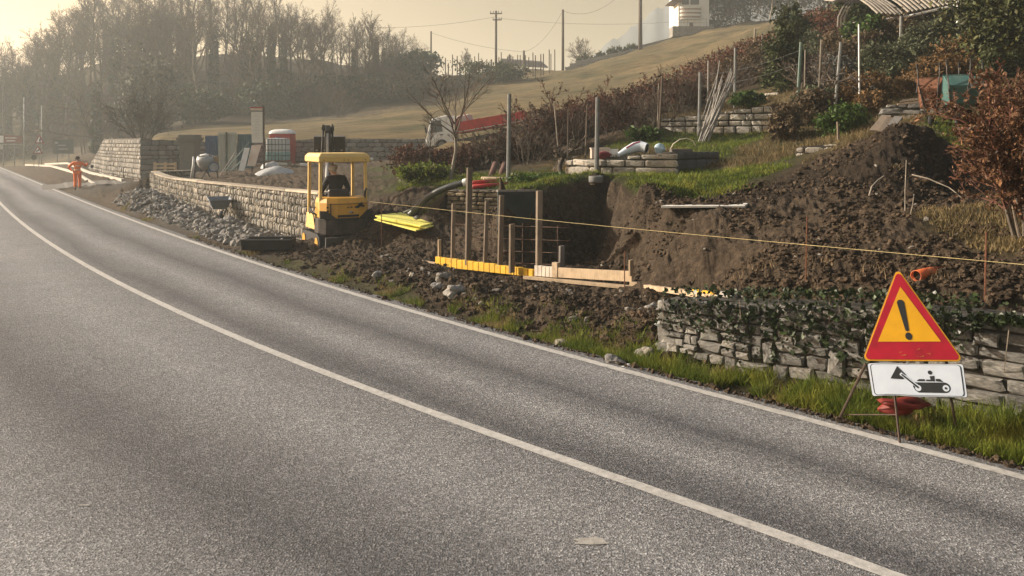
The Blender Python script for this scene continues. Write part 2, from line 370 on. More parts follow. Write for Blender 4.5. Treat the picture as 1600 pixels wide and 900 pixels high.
# ------------------------------------------------------------------ terrain: control points (photo column, photo row, depth, cover)
# cover: s bare soil, g green grass, d dry grass, l leaf litter, r grey rubble
CP = [
 (-600,262,75,'d'),(-300,262,75,'d'),(-300,250,110,'l'),(100,290,44,'r'),(40,262,70,'s'),(60,258,90,'d'),(0,251,105,'d'),(150,257,75,'s'),(100,270,58,'s'),(60,275,55,'s'),(100,240,100,'l'),(200,215,90,'l'),
 (250,212,56,'d'),(250,208,70,'d'),(300,200,78,'d'),(100,200,112,'l'),(0,150,140,'l'),(150,100,137,'l'),(350,92,137,'l'),(500,95,137,'l'),(600,112,132,'l'),(660,122,126,'l'),
 (300,190,88,'l'),(400,190,90,'l'),(500,182,92,'l'),(560,163,97,'l'),(640,138,104,'l'),(150,284,46,'s'),(215,281,45,'s'),(300,268,46,'s'),
 (400,205,65,'d'),(520,205,58,'d'),(460,217.5,49,'d'),(520,217.5,49,'d'),(600,217.5,49,'d'),(650,217.5,49,'d'),(660,200,55,'d'),(700,170,70,'d'),(800,150,80,'d'),(780,115,117,'d'),(860,110,117,'d'),(900,175,52,'d'),(900,140,78,'d'),(900,107,114,'d'),
 (1000,160,52,'d'),(1000,120,80,'d'),(1000,80,117,'d'),(1100,110,60,'d'),(1100,75,90,'d'),(1100,48,120,'d'),(1200,70,70,'d'),(1200,42,95,'d'),(1250,27,103,'d'),(1300,13,112,'d'),(1400,-20,112,'l'),(1600,-70,80,'l'),(1800,-70,70,'l'),
 (0,160,300,'l'),(400,150,300,'l'),(800,165,300,'l'),(1200,60,300,'l'),(1800,60,300,'l'),(-600,180,300,'l'),(0,210,700,'l'),(800,210,700,'l'),(1600,210,700,'l'),(900,135,150,'l'),(800,135,150,'l'),(1100,75,150,'l'),
 (700,222,43,'d'),(800,215,45,'d'),(850,205,42,'d'),(460,251,46.5,'s'),(560,251,46.5,'s'),(650,248,46,'s'),(500,262,42,'s'),(400,264,40,'s'),(320,275,38,'s'),(260,276,41,'s'),(560,275,30,'s'),(620,275,28,'g'),(620,262,33,'g'),(650,290,22,'g'),(650,320,19,'s'),(600,345,18,'s'),(600,385,17.3,'s'),(690,285,21,'g'),
 (640,300,19.5,'s'),(450,283,31,'s'),(400,285,29.5,'s'),(520,290,25,'s'),(480,293,26,'s'),
 (705,297,17.8,'g'),(770,293,17.8,'g'),(705,345,17.3,'s'),(770,345,16.8,'s'),(800,285,18.5,'g'),(900,282,18,'g'),(900,262,21,'d'),(800,252,25,'s'),(870,232,30,'s'),(740,262,25,'s'),
 (780,299,15.2,'g'),(780,312,15.1,'s'),(780,405,14.75,'s'),(820,298,15.6,'g'),(820,312,15.5,'s'),(820,405,15.1,'s'),(860,298,16.05,'g'),(860,312,15.9,'s'),(860,400,15.5,'s'),(900,298,16.45,'g'),(900,312,16.35,'s'),(900,398,15.9,'s'),(935,296,16.8,'g'),(938,310,16.75,'s'),(938,395,16.2,'s'),(952,294,16.4,'g'),(970,294,15.3,'g'),(952,310,16.2,'s'),(945,405,15.8,'s'),(965,418,14.2,'s'),(990,432,12.6,'s'),(772,380,15.2,'s'),(800,420,14.3,'s'),(850,415,14.6,'s'),(900,415,14.6,'s'),(930,412,14.9,'s'),
 (1000,293,13.9,'g'),(1000,300,13.6,'s'),(1000,322,13.3,'s'),(1040,327,12.4,'s'),(1000,437,12,'s'),(1060,400,11.6,'s'),(1060,463,10.9,'s'),(1100,333,12,'s'),(1100,390,11,'s'),(1100,469,10.4,'s'),(1080,310,13.6,'g'),(1080,318,13.2,'s'),
 (1150,312,13,'s'),(1150,345,11.6,'s'),(1150,420,10,'s'),(1150,467,9.3,'s'),(1250,467,8.6,'s'),(1250,400,9.4,'s'),(1250,350,10.6,'s'),(1250,333,11.6,'s'),
 (1400,467,7.9,'s'),(1400,440,8.3,'s'),(1400,398,8.9,'s'),(1400,352,9.6,'s'),(1400,328,11,'s'),(1330,345,10.6,'s'),(1480,392,8.8,'s'),(1470,345,9.8,'d'),(1550,482,7.3,'s'),(1550,425,8.1,'s'),(1550,385,8.8,'d'),(1550,340,10,'d'),(1700,500,6.8,'s'),(1700,385,8.4,'d'),(1900,500,6.2,'s'),(1900,380,8,'d'),
 (1420,197,14,'s'),(1390,203,14.1,'s'),(1455,205,14.1,'s'),(1480,235,14,'s'),(1500,300,13.4,'s'),(1350,236,14,'s'),(1280,272,14,'s'),(1200,306,13.2,'s'),(1380,320,11.8,'s'),(1350,280,12.7,'s'),(1420,258,12.9,'s'),(1450,310,12,'s'),(1420,214,15.3,'s'),(1420,203,17,'d'),(1500,230,15.5,'g'),
 (1000,283,15.5,'g'),(1000,270,17,'g'),(1100,277,16,'g'),(1130,252,18,'d'),(1180,264,16,'g'),(1200,242,18.5,'d'),(1250,236,17.5,'d'),(1280,217,19,'d'),(1330,206,18,'d'),(1380,203,17.3,'d'),(1480,197,17,'g'),(1560,190,17,'d'),
 (1060,271,17.2,'g'),(930,240,18.3,'d'),(1050,240,18.3,'d'),(1110,246,18.6,'g'),(1000,226,22,'g'),(1100,221,22.3,'g'),(1050,216,23.4,'g'),(1150,213,22.9,'g'),(1215,206,22.4,'g'),(1050,182,24.4,'d'),(1200,165,23.6,'d'),
 (1050,176,28,'s'),(1150,160,27,'d'),(1250,152,24,'d'),(1250,190,20.5,'d'),(1330,166,21.5,'d'),(1450,152,20.7,'d'),(1400,130,23.5,'d'),(1500,140,20,'d'),(1580,150,17.5,'d'),(1400,100,27,'d'),(1500,80,26,'d'),(1400,60,32,'l'),(1250,110,30,'l'),(1150,136,32,'l'),(1250,66,43,'l'),(1400,20,42,'l'),(1550,40,30,'l'),(1600,100,22,'d'),(1800,100,20,'d'),
 (1000,187,34,'s'),(900,206,34,'s'),(1100,152,38,'l'),(1150,102,48,'d'),(1230,66,56,'d'),
 (700,440,12.6,'s'),(600,402,15.5,'s'),(500,396,17.2,'s'),(800,452,12,'s'),(900,464,11,'s'),(1000,488,9.9,'s'),(1020,540,9.0,'s'),(950,522,9.5,'s'),(850,482,10.6,'s'),(760,440,12.8,'s'),(690,418,14.2,'s'),(640,406,15.4,'s'),(690,422,14.8,'s'),(760,434,13.9,'s'),(830,442,13.2,'s'),(920,451,12.3,'s'),
 (300,345,22,'r'),(400,372,18.9,'r'),(450,380,18.2,'r'),(200,301,30,'s'),(210,318,27,'r'),(250,330,24,'r'),(180,290,38,'r'),(215,285,42,'r'),(320,340,24.5,'r'),(420,365,20.5,'r'),
]
CLS = {'s': (1, 0, 0, 0), 'g': (0, 1, 0, 0), 'd': (0, 0, 1, 0), 'l': (0, 0, 0, 0), 'r': (.25, 0, 0, 1)}
_cu = np.array([c[0] for c in CP], float) / 300; _cv = 3 * np.log(np.array([c[2] for c in CP], float))
_cz = np.array([[pz(c[1], c[2]), *CLS[c[3]]] for c in CP])
# flat control along the verge of the road
_vs = -np.array([1.5, 3, 5, 8, 11, 15, 20, 27, 36, 50, 70, 95.]); _vx, _vy = rd(_vs, .6)
_ok = _vy > 3
_cu = np.concatenate([_cu, (800 + 1200 * _vx / _vy)[_ok] / 300]); _cv = np.concatenate([_cv, 3 * np.log(_vy[_ok])])
_vc = np.array([[.06, .5, .9, .1, 0] if s > -17 else [.03, .9, .1, .35, .25] for s in _vs])[_ok]
_cz = np.concatenate([_cz, _vc])
_A = np.hypot(_cu[:, None] - _cu[None], _cv[:, None] - _cv[None]) + np.eye(len(_cu)) * .01
_N = len(_cu); _B = np.zeros((_N + 1, _N + 1)); _B[:_N, :_N] = _A; _B[_N, :_N] = 1; _B[:_N, _N] = 1
_wts = np.linalg.solve(_B, np.concatenate([_cz, np.zeros((1, 5))]))
def terrain(x, y, detail=True):
    "height and cover weights"
    x = np.atleast_1d(np.asarray(x, float)); y = np.atleast_1d(np.asarray(y, float))
    yy = np.maximum(y, 3.5); u = np.clip(800 + 1200 * x / yy, -900, 2500) / 300; v = 3 * np.log(yy)
    out = np.zeros((len(x), 5))
    for a in range(0, len(x), 20000):
        b = slice(a, a + 20000)
        K = np.sqrt((u[b, None] - _cu[None]) ** 2 + (v[b, None] - _cv[None]) ** 2)
        out[b] = K @ _wts[:_N] + _wts[_N]
    z = out[:, 0]; wt = np.clip(out[:, 1:], 0, 1)
    wn = fbm(x * .9 + 40, y * .9, 4) * .45
    wt = np.clip((wt - .5 + wn[:, None] * np.array([1, 1, -1, 1])) * 1.8 + .5, 0, 1)
    z = hold(x, y, z)
    s, t = st(x, y)
    far = sstep(y, 25, 90)
    if detail:
        soil = wt[:, 0]; rub = wt[:, 3]
        n1 = fbm(x * 1.1, y * 1.1, 3); rid = 1 - np.abs(fbm(x * 3.6 + 9, y * 3.6, 4)) * 2
        near = 1 - sstep(y, 50, 80)
        z = z + near * (soil * (n1 * .10 + (rid - .5) * .075 + fbm(x * 9, y * 9, 3) * .035 + noise2((x * .7 + y * .3) * 7, (y * .7 - x * .3) * 1.6) * .05 * sstep(t, 2.2, 3.5)) + (1 - soil) * fbm(x * .8, y * .8, 3) * .05 + rub * n1 * .12)
        z = z + sstep(t, 12, 30) * (sstep(y, 45, 90) * fbm(x * .06, y * .06, 4) * 1.1 + far * fbm(x * .35, y * .35, 3) * .18)
        # vertical scraping marks of the bucket on the cut faces
    k = sstep(t, .28, 1.15)
    z = np.where(t < .25, -.06, -.06 * (1 - k) + z * k)
    left = sstep(-t, 9, 40)
    z = np.where(t < -9, z - left * 1.2 + .0, z)
    return z, wt, t
def hz(x, y): return float(terrain(x, y)[0][0])
def G(px, d, dz=0):
    x = (px - CX) / F * d; return Vector((x, d, hz(x, d) + dz))
def hit(px, py, d0=6.0, d1=20.0):
    "where the sight line through a photo pixel meets the ground"
    d = np.linspace(d0, d1, 500); x = (px - CX) / F * d; z = terrain(x, d)[0]; k = np.nonzero(z > H - (py - HY) / F * d)[0]
    q = float(d[k[0]]) if len(k) else d1
    return W(px, py, q)
def GX(x, y, dz=0): return Vector((x, y, hz(x, y) + dz))

# ------------------------------------------------------------------ ground sheet
def ground_material():
    m, t, p = nodes('ground')
    tc = nn(t, 'ShaderNodeTexCoord'); v = tc.outputs['Object']
    at = nn(t, 'ShaderNodeVertexColor'); at.layer_name = 'cover'
    sp = nn(t, 'ShaderNodeSeparateColor'); t.links.new(at.outputs[0], sp.inputs[0])
    n_f = noi(t, v, 9, 8, .7); n_m = noi(t, v, 1.4, 6, .6); n_l = noi(t, v, .22, 5, .6)
    litter = ramp(t, n_m, [(.3, (.030, .024, .016)), (.6, (.07, .052, .033)), (.75, (.06, .06, .03))])
    soil = mixc(t, n_m, ramp(t, n_f, [(.3, (.014, .0105, .007)), (.48, (.064, .047, .032)), (.68, (.19, .142, .097))]), (.090, .067, .046), 'MIX')
    hdk = nn(t, 'ShaderNodeAttribute'); hdk.attribute_name = 'heap_dark'; soil = mixc(t, mth(t, 'MULTIPLY', hdk.outputs['Fac'], .62), soil, (.012, .009, .0065))     # darker soil colour over the whole heap
    green = ramp(t, n_f, [(.3, (.03, .04, .012)), (.55, (.065, .085, .022)), (.75, (.14, .12, .05))])
    mpz = nn(t, 'ShaderNodeMapping'); mpz.inputs['Rotation'].default_value = (0, 0, .3); mpz.inputs['Scale'].default_value = (.25, .9, 1); t.links.new(v, mpz.inputs[0])
    st_ = noi(t, mpz.outputs[0], 1.1, 9, .78)
    dry = mixc(t, ramp(t, n_f, [(.35, (0, 0, 0)), (.7, (.45,) * 3)]), ramp(t, st_, [(.38, (.026, .023, .010)), (.5, (.115, .088, .042)), (.62, (.25, .187, .095))]), (.135, .105, .052))
    dry = mixc(t, ramp(t, n_l, [(.42, (0, 0, 0)), (.62, (.85,) * 3)]), dry, (.060, .060, .024)); dry = mixc(t, ramp(t, noi(t, mpz.outputs[0], .28, 6, .7), [(.44, (0, 0, 0)), (.6, (.6,) * 3)]), dry, (.20, .145, .07))
    rub = ramp(t, n_f, [(.3, (.05, .044, .037)), (.6, (.10, .092, .08)), (.75, (.17, .16, .14))])
    c = mixc(t, sp.outputs[2], litter, dry); c = mixc(t, sp.outputs[1], c, green); c = mixc(t, at.outputs[1], c, rub); c = mixc(t, sp.outputs[0], c, soil)
    t.links.new(c, p.inputs['Base Color']); p.inputs['Roughness'].default_value = .95; p.inputs['Specular IOR Level'].default_value = .15
    b1 = bmp(t, p, noi(t, v, 4.2, 9, .74), 1.0, .22)
    bmp(t, p, noi(t, v, 24, 6, .75), 1.0, .045, b1)
    return m
def build_ground():
    fine = np.deg2rad(np.arange(-37, 37.01, .115)); co = np.deg2rad(np.concatenate([np.arange(-180, -37, 4.0), np.arange(40, 180, 4.0)]))
    ang = np.sort(np.concatenate([fine, co]))
    r = [.3]
    while r[-1] < 760:
        k = r[-1]; r.append(k * (1.06 if k < 4 else 1.0085 if k < 26 else 1.012 if k < 60 else 1.02 if k < 160 else 1.06))
    r = np.array(r); A, Rr = np.meshgrid(ang, r); x = (Rr * np.sin(A)).ravel(); y = (Rr * np.cos(A)).ravel()
    z, wt, t = terrain(x, y)
    zg = z.reshape(A.shape); dr = np.gradient(zg, axis=0) / np.gradient(Rr, axis=0); da = np.gradient(zg, axis=1) / (np.gradient(A, axis=1) * Rr)
    steep = (sstep(np.hypot(dr, da).ravel(), .75, 1.3) * sstep(y, 2, 4) * (1 - sstep(y, 30, 40)))[:, None]
    wt = wt * (1 - steep) + np.array([1, 0, 0, 0]) * steep
    V = np.stack([x, y, z], 1); na = len(ang); nr = len(r)
    i = np.arange(nr - 1)[:, None] * na; j = np.arange(na)[None]; j2 = (j + 1) % na
    Fq = np.stack([i + j, i + j2, i + na + j2, i + na + j], -1).reshape(-1, 4)[:, ::-1]
    V = np.concatenate([V, [[0, 0, -.06]]]); c = len(V) - 1
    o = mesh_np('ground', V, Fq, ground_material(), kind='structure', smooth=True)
    me = o.data
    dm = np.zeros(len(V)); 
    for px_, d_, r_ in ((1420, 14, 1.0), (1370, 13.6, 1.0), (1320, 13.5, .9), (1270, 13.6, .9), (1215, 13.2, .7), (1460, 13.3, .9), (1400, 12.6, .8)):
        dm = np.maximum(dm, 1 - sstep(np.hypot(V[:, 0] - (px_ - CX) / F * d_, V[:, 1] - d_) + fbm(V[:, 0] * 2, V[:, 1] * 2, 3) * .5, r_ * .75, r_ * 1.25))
    da_ = me.attributes.new('heap_dark', 'FLOAT', 'POINT'); da_.data.foreach_set('value', dm.astype(np.float32))
    ca = me.color_attributes.new('cover', 'FLOAT_COLOR', 'POINT')
    wt = np.concatenate([wt, [[0, 0, 1, 0]]])
    ca.data.foreach_set('color', wt.astype(np.float32).ravel())
    return o
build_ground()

# ------------------------------------------------------------------ road
def asphalt():
    m, t, p = nodes('asphalt')
    uv = nn(t, 'ShaderNodeUVMap'); sx = nn(t, 'ShaderNodeSeparateXYZ'); t.links.new(uv.outputs[0], sx.inputs[0])
    tc = nn(t, 'ShaderNodeTexCoord'); v = tc.outputs['Object']
    big = noi(t, v, .55, 5, .6); mid = noi(t, v, 3, 5, .6)
    mpl = nn(t, 'ShaderNodeMapping'); mpl.inputs['Scale'].default_value = (1.2, .07, 1); t.links.new(uv.outputs[0], mpl.inputs[0]); strk = noi(t, mpl.outputs[0], 1.6, 5, .6)
    lat = mth(t, 'ADD', sx.outputs[0], mth(t, 'MULTIPLY', mth(t, 'SUBTRACT', strk, .5), .35))
    u = mth(t, 'DIVIDE', mth(t, 'ADD', lat, 4.0), 6.0)            # lateral place in lane widths, -4..2
    def P(f): return (f + 4.0) / 6.0
    L = (1, 1, 1); D = (.42, .42, .44); Md = (.76, .76, .77)
    band = ramp(t, u, [(P(-3.4), Md), (P(-2.6), L), (P(-2.1), Md), (P(-1.45), L), (P(-.92), D), (P(-.38), L), (P(0.0), Md), (P(.13), D), (P(.36), L), (P(.62), D), (P(.86), L), (P(1.1), (.6, .6, .6))])
    vo = nn(t, 'ShaderNodeTexVoronoi'); vo.inputs['Scale'].default_value = 78; t.links.new(v, vo.inputs['Vector'])
    vs = nn(t, 'ShaderNodeSeparateColor'); t.links.new(vo.outputs['Color'], vs.inputs[0])
    stone = ramp(t, vs.outputs[0], [(0, (.035, .035, .036)), (.35, (.125, .124, .123)), (.7, (.235, .232, .227)), (1, (.58, .57, .55))])
    nf = noi(t, v, 46, 6, .8)
    c = mixc(t, .5, stone, ramp(t, nf, [(.34, (.035, .034, .034)), (.5, (.185, .183, .180)), (.66, (.46, .452, .436))]))
    c = mixc(t, 1, c, band, 'MULTIPLY')
    c = mixc(t, 1, c, ramp(t, mid, [(.3, (.92, .92, .92)), (.7, (1.07, 1.07, 1.06))]), 'MULTIPLY')
    c = mixc(t, 1, c, ramp(t, big, [(.3, (.95, .95, .96)), (.7, (1.06, 1.05, 1.03))]), 'MULTIPLY')
    c = mixc(t, 1, c, (.96, .985, 1.03), 'MULTIPLY')
    # thin cracks and dark oil spots
    wv = nn(t, 'ShaderNodeTexVoronoi'); wv.feature = 'DISTANCE_TO_EDGE'; wv.inputs['Scale'].default_value = .55
    wn = nn(t, 'ShaderNodeTexNoise'); wn.inputs['Scale'].default_value = 2.2; wn.inputs['Detail'].default_value = 6; t.links.new(v, wn.inputs['Vector'])
    wm = mixc(t, .22, v, wn.outputs['Color']); t.links.new(wm, wv.inputs['Vector'])
    crack = mth(t, 'MULTIPLY', ramp(t, wv.outputs[0], [(0, (1, 1, 1)), (.006, (0, 0, 0))]), ramp(t, noi(t, v, .35, 3), [(.55, (0, 0, 0)), (.65, (.6,) * 3)]))
    c = mixc(t, crack, c, (.03, .03, .03))
    t.links.new(c, p.inputs['Base Color']); p.inputs['Roughness'].default_value = .80; p.inputs['Specular IOR Level'].default_value = .25
    b1 = bmp(t, p, vo.outputs['Distance'], .7, .010)
    bmp(t, p, nf, .7, .010, b1)
    return m
def strip(name, s_arr, ta, tb, z, mat, nlat=1, parent=None, uvf=None, jit=0):
    "sheet between two lateral curves"
    V = []; UV = []
    for k in range(nlat + 1):
        q = k / nlat; tt = ta(s_arr) * (1 - q) + tb(s_arr) * q
        if jit and k in (0, nlat): tt = tt + fbm(s_arr * 3 + 50 * k, s_arr * 0 + k, 4) * jit
        V.append(np.stack([s_arr * _d[0] + tt * _n[0], s_arr * _d[1] + tt * _n[1], np.full(len(s_arr), z)], 1))
        UV.append(np.stack([(tt - cent_t(s_arr)) / (edge_t(s_arr) - cent_t(s_arr)), s_arr], 1))
    n = len(s_arr); V = np.concatenate(V); UV = np.concatenate(UV)
    i = np.arange(nlat)[:, None] * n; j = np.arange(n - 1)[None]
    Fq = np.stack([i + j, i + j + 1, i + n + j + 1, i + n + j], -1).reshape(-1, 4)
    o = mesh_np(name, V, Fq, mat, parent, kind='structure')
    ul = o.data.uv_layers.new(name='uv'); li = np.zeros(len(o.data.loops), dtype=np.int32); o.data.loops.foreach_get('vertex_index', li)
    ul.data.foreach_set('uv', UV[li].astype(np.float32).ravel())
    if o.data.polygons[0].normal.z < 0: o.data.flip_normals()
    return o
S = np.concatenate([-np.geomspace(3, 420, 500)[::-1] + 3, np.linspace(.4, 40, 60)])
strip('road', S, lambda s: cent_t(s) - 11, lambda s: edge_t(s) + .24, 0.0, asphalt(), 24, jit=.05)
def paint():
    m, t, p = nodes('road_paint'); tc = nn(t, 'ShaderNodeTexCoord'); v = tc.outputs['Object']
    f = noi(t, v, 14, 7, .75); g = noi(t, v, 1.2, 4, .6)
    k = ramp(t, mth(t, 'ADD', f, mth(t, 'MULTIPLY', g, .3)), [(.44, (.17, .165, .155)), (.56, (.33, .32, .30)), (.78, (.46, .45, .425))])
    t.links.new(k, p.inputs['Base Color']); p.inputs['Roughness'].default_value = .6
    bmp(t, p, noi(t, v, 80, 3, .7), .4, .004); return m
PAINT = paint()
S2 = np.concatenate([-np.geomspace(3, 420, 1200)[::-1] + 3, np.linspace(.4, 40, 60)])
strip('centre_line', S2, lambda s: cent_t(s) - .055, lambda s: cent_t(s) + .055, .004, PAINT, 1, jit=.006)
strip('edge_line', S2, lambda s: edge_t(s) - .055, lambda s: edge_t(s) + .055, .004, PAINT, 1, jit=.012)
# worn pale marks on the asphalt
PATCH = M('pale_mark', (.30, .285, .26), .8, .3, 20, .3)
for px, py, wx, wy in ((131, 790, .050, .012), (925, 847, .115, .05)):
    dd = 3000 / (py - 222); c = W(px, py, dd); pts = []
    for k in range(14):
        a = k / 14 * 6.283; q = rng.uniform(.7, 1.2); pts.append((c.x + math.cos(a) * wx * q, c.y + math.sin(a) * wy * q, .0045))
    b = MB(); b.quadverts(pts, [tuple(range(14))]); b.build('road_mark', PATCH, kind='structure')
# ------------------------------------------------------------------ stone walls
def unit_stones(n, seed, cut=.22, rough=.1, ins=.74):
    out = []; rs = random.Random(seed)
    for k in range(n):
        q = [rs.uniform(.4, 1.5) * cut for _ in range(8)]
        o = [(-.5 + q[0], -.5), (.5 - q[1], -.5), (.5, -.5 + q[2]), (.5, .5 - q[3]), (.5 - q[4], .5), (-.5 + q[5], .5), (-.5, .5 - q[6]), (-.5, -.5 + q[7])]
        o = [(x + rs.uniform(-rough, rough) * .5, z + rs.uniform(-rough, rough) * .5) for x, z in o]
        V = [(x, -1.2, z) for x, z in o] + [(x * .98, rs.uniform(.35, .65), z * .98) for x, z in o] + [(x * ins + rs.uniform(-rough, rough) * .4, rs.uniform(.75, 1.15), z * (ins - .02) + rs.uniform(-rough, rough) * .4) for x, z in o]
        V.append((rs.uniform(-.1, .1), rs.uniform(.95, 1.2), rs.uniform(-.1, .1)))
        Fc = []
        for r in (0, 8):
            for i in range(8): Fc.append((r + i, r + (i + 1) % 8, r + 8 + (i + 1) % 8, r + 8 + i))
        for i in range(8): Fc.append((16 + i, 16 + (i + 1) % 8, 24))
        out.append((V, Fc))
    return out
def stone_meshes(name, units, mat):
    r = []
    for V, Fc in units:
        me = bpy.data.meshes.new(name); me.from_pydata(V, [], Fc); me.materials.append(mat); me.update(); r.append(me)
    return r
def stone_wall(name, label, path, thick, sw, sh, core, mat, proud=.04, nparts=280, seed=1, gap=.014, units=None, part='stone', near=None, batter=0, vj=.2, rubble=False):
    rs = random.Random(seed); root = thing(name, label, 'wall', (0, 0, 0))
    n = max(2, int(path.L / .5)); b = MB(); V = []
    for i in range(n + 1):
        q = path.L * i / n; c, d, nn_ = path.frame(q); zb, zt = path.bot(q) - .35, path.top(q)
        bo = nn_ * batter * (zt - zb)
        for off, z in ((bo, zb), (Vector(), zt), (-nn_ * thick, zt), (-nn_ * thick, zb)): V.append((c.x + off.x, c.y + off.y, z))
    Fc = []
    for i in range(n):
        for k in range(3): Fc.append((i * 4 + k, i * 4 + k + 1, i * 4 + 4 + k + 1, i * 4 + 4 + k))
    Fc += [(0, 1, 2, 3), (n * 4 + 3, n * 4 + 2, n * 4 + 1, n * 4)]
    b.quadverts(V, Fc); co = b.build('core', core, root)
    units = units or unit_stones(8, seed + 3); meshes = stone_meshes(part, units, mat); items = []
    z0 = min(path.bot(q) for q in np.linspace(0, path.L, 30)) - .1; zmax = max(path.top(q) for q in np.linspace(0, path.L, 30))
    z = z0; row = 0
    while rubble and z < zmax - .02:
        q = rs.uniform(-.3, 0); hb = sh * 2.2
        while q < path.L:
            w_ = sw * rs.uniform(.5, 1.7); qc = q + w_ / 2; q += w_; qc2 = min(max(qc, w_ * .4), path.L - w_ * .4); zt, zb = path.top(qc2), path.bot(qc2)
            k = 1 if w_ < sw * .8 and rs.random() < .55 else rs.choice((2, 2, 3)); c_ = sorted([0] + [(i + rs.uniform(-.22, .22)) / k for i in range(1, k)] + [1]); sh_ = rs.uniform(-.035, .035)
            for i in range(k):
                a_, b_ = z + hb * c_[i] + sh_, z + hb * c_[i + 1] + sh_; b_ = min(b_, zt)
                if b_ - a_ < .035 or b_ < zb: continue
                sub = [(qc2, w_)] if k < 3 or rs.random() < .5 else [(qc2 - w_ * .25, w_ * .5), (qc2 + w_ * .25, w_ * .5)]
                for qq, ww in sub: items.append((qq, (a_ + b_) / 2, ww - gap, b_ - a_ - gap, rs.uniform(.4, 1.6) * proud, rs.randrange(len(units)), rs.uniform(-.05, .05)))
        z += hb
    while not rubble and z < zmax - .02:
        h = sh * rs.uniform(.75, 1.3); q = rs.uniform(-.5, 0) * sw
        while q < path.L:
            w_ = sw * rs.uniform(.55, 1.55); qc = q + w_ / 2; q += w_
            qc2 = min(max(qc, w_ * .4), path.L - w_ * .4) if path.L > w_ else path.L / 2
            zt, zb = path.top(qc2), path.bot(qc2); zz = z; hh = h
            if zz + hh > zt + .02: hh = zt - zz
            if hh < sh * .35 or zz + hh < zb: continue
            items.append((qc2, zz + hh / 2 + rs.uniform(-.1, .1) * hh * vj, w_ - gap, (hh - gap) * (1 + rs.uniform(-.25, .1) * vj), rs.uniform(.6, 1.5) * proud, rs.randrange(len(units)), rs.uniform(-.03, .03)))
        z += h; row += 1
    if near is None: near = lambda it: math.hypot(*path.at(it[0]))
    items.sort(key=near)
    JV = []; JF = []
    for k, (q, zc, w_, hh, pr, u, tilt) in enumerate(items):
        c, d, n_ = path.frame(q); c = c + n_ * (batter * (path.top(q) - zc))
        Mx = Matrix((d, n_, Vector((0, 0, 1)))).transposed().to_4x4()
        Mx = Matrix.Translation((c.x, c.y, zc)) @ Mx @ Matrix.Rotation(tilt, 4, 'Y') @ Matrix.Diagonal((w_, pr, hh, 1))
        if k < nparts:
            o = bpy.data.objects.new(part, meshes[u]); col.objects.link(o); o.parent = root; o.matrix_local = Mx
        else:
            v = np.array(units[u][0]); v = v @ np.array(Mx.to_3x3()).T + np.array(Mx.translation)
            base = sum(len(a) for a in JV); JV.append(v); JF += [tuple(base + i for i in f) for f in units[u][1]]
    if JV:
        me = bpy.data.meshes.new(part + '_work'); me.from_pydata([tuple(p) for p in np.concatenate(JV)], [], JF); me.materials.append(mat); me.update()
        link(part + '_work', me, root, kind='stuff')
    return root

MORTAR = M('mortar', (.105, .095, .08), .95, .3, 8, .6)
MORTAR_D = M('dark_joint', (.045, .042, .036), .95, .35, 8, .6)
ST_COB = M('cobble', (.32, .295, .255), .85, .35, 9, .6, isl=.45, dirt=(.09, .08, .065), dirt_amt=.6, c2=(.45, .42, .36))
ST_GREY = M('wall_stone', (.215, .207, .192), .9, .4, 7, .8, isl=.4, dirt=(.05, .05, .038), dirt_amt=.8, c2=(.34, .33, .305))
ST_BLOCK = M('block_stone', (.40, .37, .32), .9, .3, 8, .7, isl=.28, dirt=(.10, .085, .065), dirt_amt=.7, c2=(.52, .48, .42))
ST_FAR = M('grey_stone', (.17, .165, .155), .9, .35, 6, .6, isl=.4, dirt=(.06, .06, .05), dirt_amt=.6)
CONC = M('concrete', (.34, .32, .29), .85, .2, 4, .4, dirt=(.14, .13, .11), dirt_amt=.6)

# roadside wall under the ivy
ivy_wall = stone_wall('roadside_wall', 'rough grey stone wall beside the road, its top hung with ivy, behind the triangular warning sign', iw, .38, .225, .115, MORTAR_D, ST_GREY, .045, 290, 4, .014, unit_stones(10, 77, .12, .17, .84), rubble=True)
b = MB()
for i in range(9):
    q0, q1 = iw.L * (.42 + .06 * i), iw.L * (.42 + .06 * (i + 1)) - .02
    c0, d0, n0 = iw.frame(q0); c1, d1, n1 = iw.frame(q1); z0, z1 = iw.top(q0), iw.top(q1)
    bb = MB(); P = []
    for c, n_, z in ((c0, n0, z0), (c1, n1, z1)):
        for off, dz in ((.05, .003), (-.36, .003), (-.36, .06), (.05, .05 + rng.uniform(-.008, .008))): P.append((c.x + n_.x * off, c.y + n_.y * off, z + dz))
    bb.quadverts(P, [(0, 1, 2, 3), (7, 6, 5, 4), (0, 4, 5, 1), (1, 5, 6, 2), (2, 6, 7, 3), (3, 7, 4, 0)])
    bb.build('coping_slab', CONC, ivy_wall, bevel=.008)

# long new wall of upright cobbles behind the digger
long_wall = stone_wall('cobble_wall', 'long new wall of upright pale cobbles curving along the road left of the yellow digger', lw, .36, .095, .19, MORTAR_D, ST_COB, .045, 300, 9, .012, part='cobble', vj=1)
WOODCAP = wood('coping_board', (.30, .255, .19), (.42, .36, .275), isl=.35)
for i in range(11):
    q0 = lw.L * i / 11 + .01; q1 = lw.L * (i + 1) / 11 - .02; c0, d0, n0 = lw.frame(q0); c1, d1, n1 = lw.frame(q1); bb = MB(); P = []
    for c, n_, z in ((c0, n0, lw.top(q0)), (c1, n1, lw.top(q1))):
        for off, dz in ((.07, .004), (-.30, .004), (-.30, .055), (.07, .055)): P.append((c.x + n_.x * off, c.y + n_.y * off, z + dz + (.012 if i == 5 else 0)))
    bb.quadverts(P, [(0, 1, 2, 3), (7, 6, 5, 4), (0, 4, 5, 1), (1, 5, 6, 2), (2, 6, 7, 3), (3, 7, 4, 0)])
    bb.build('coping_board', WOODCAP, long_wall)

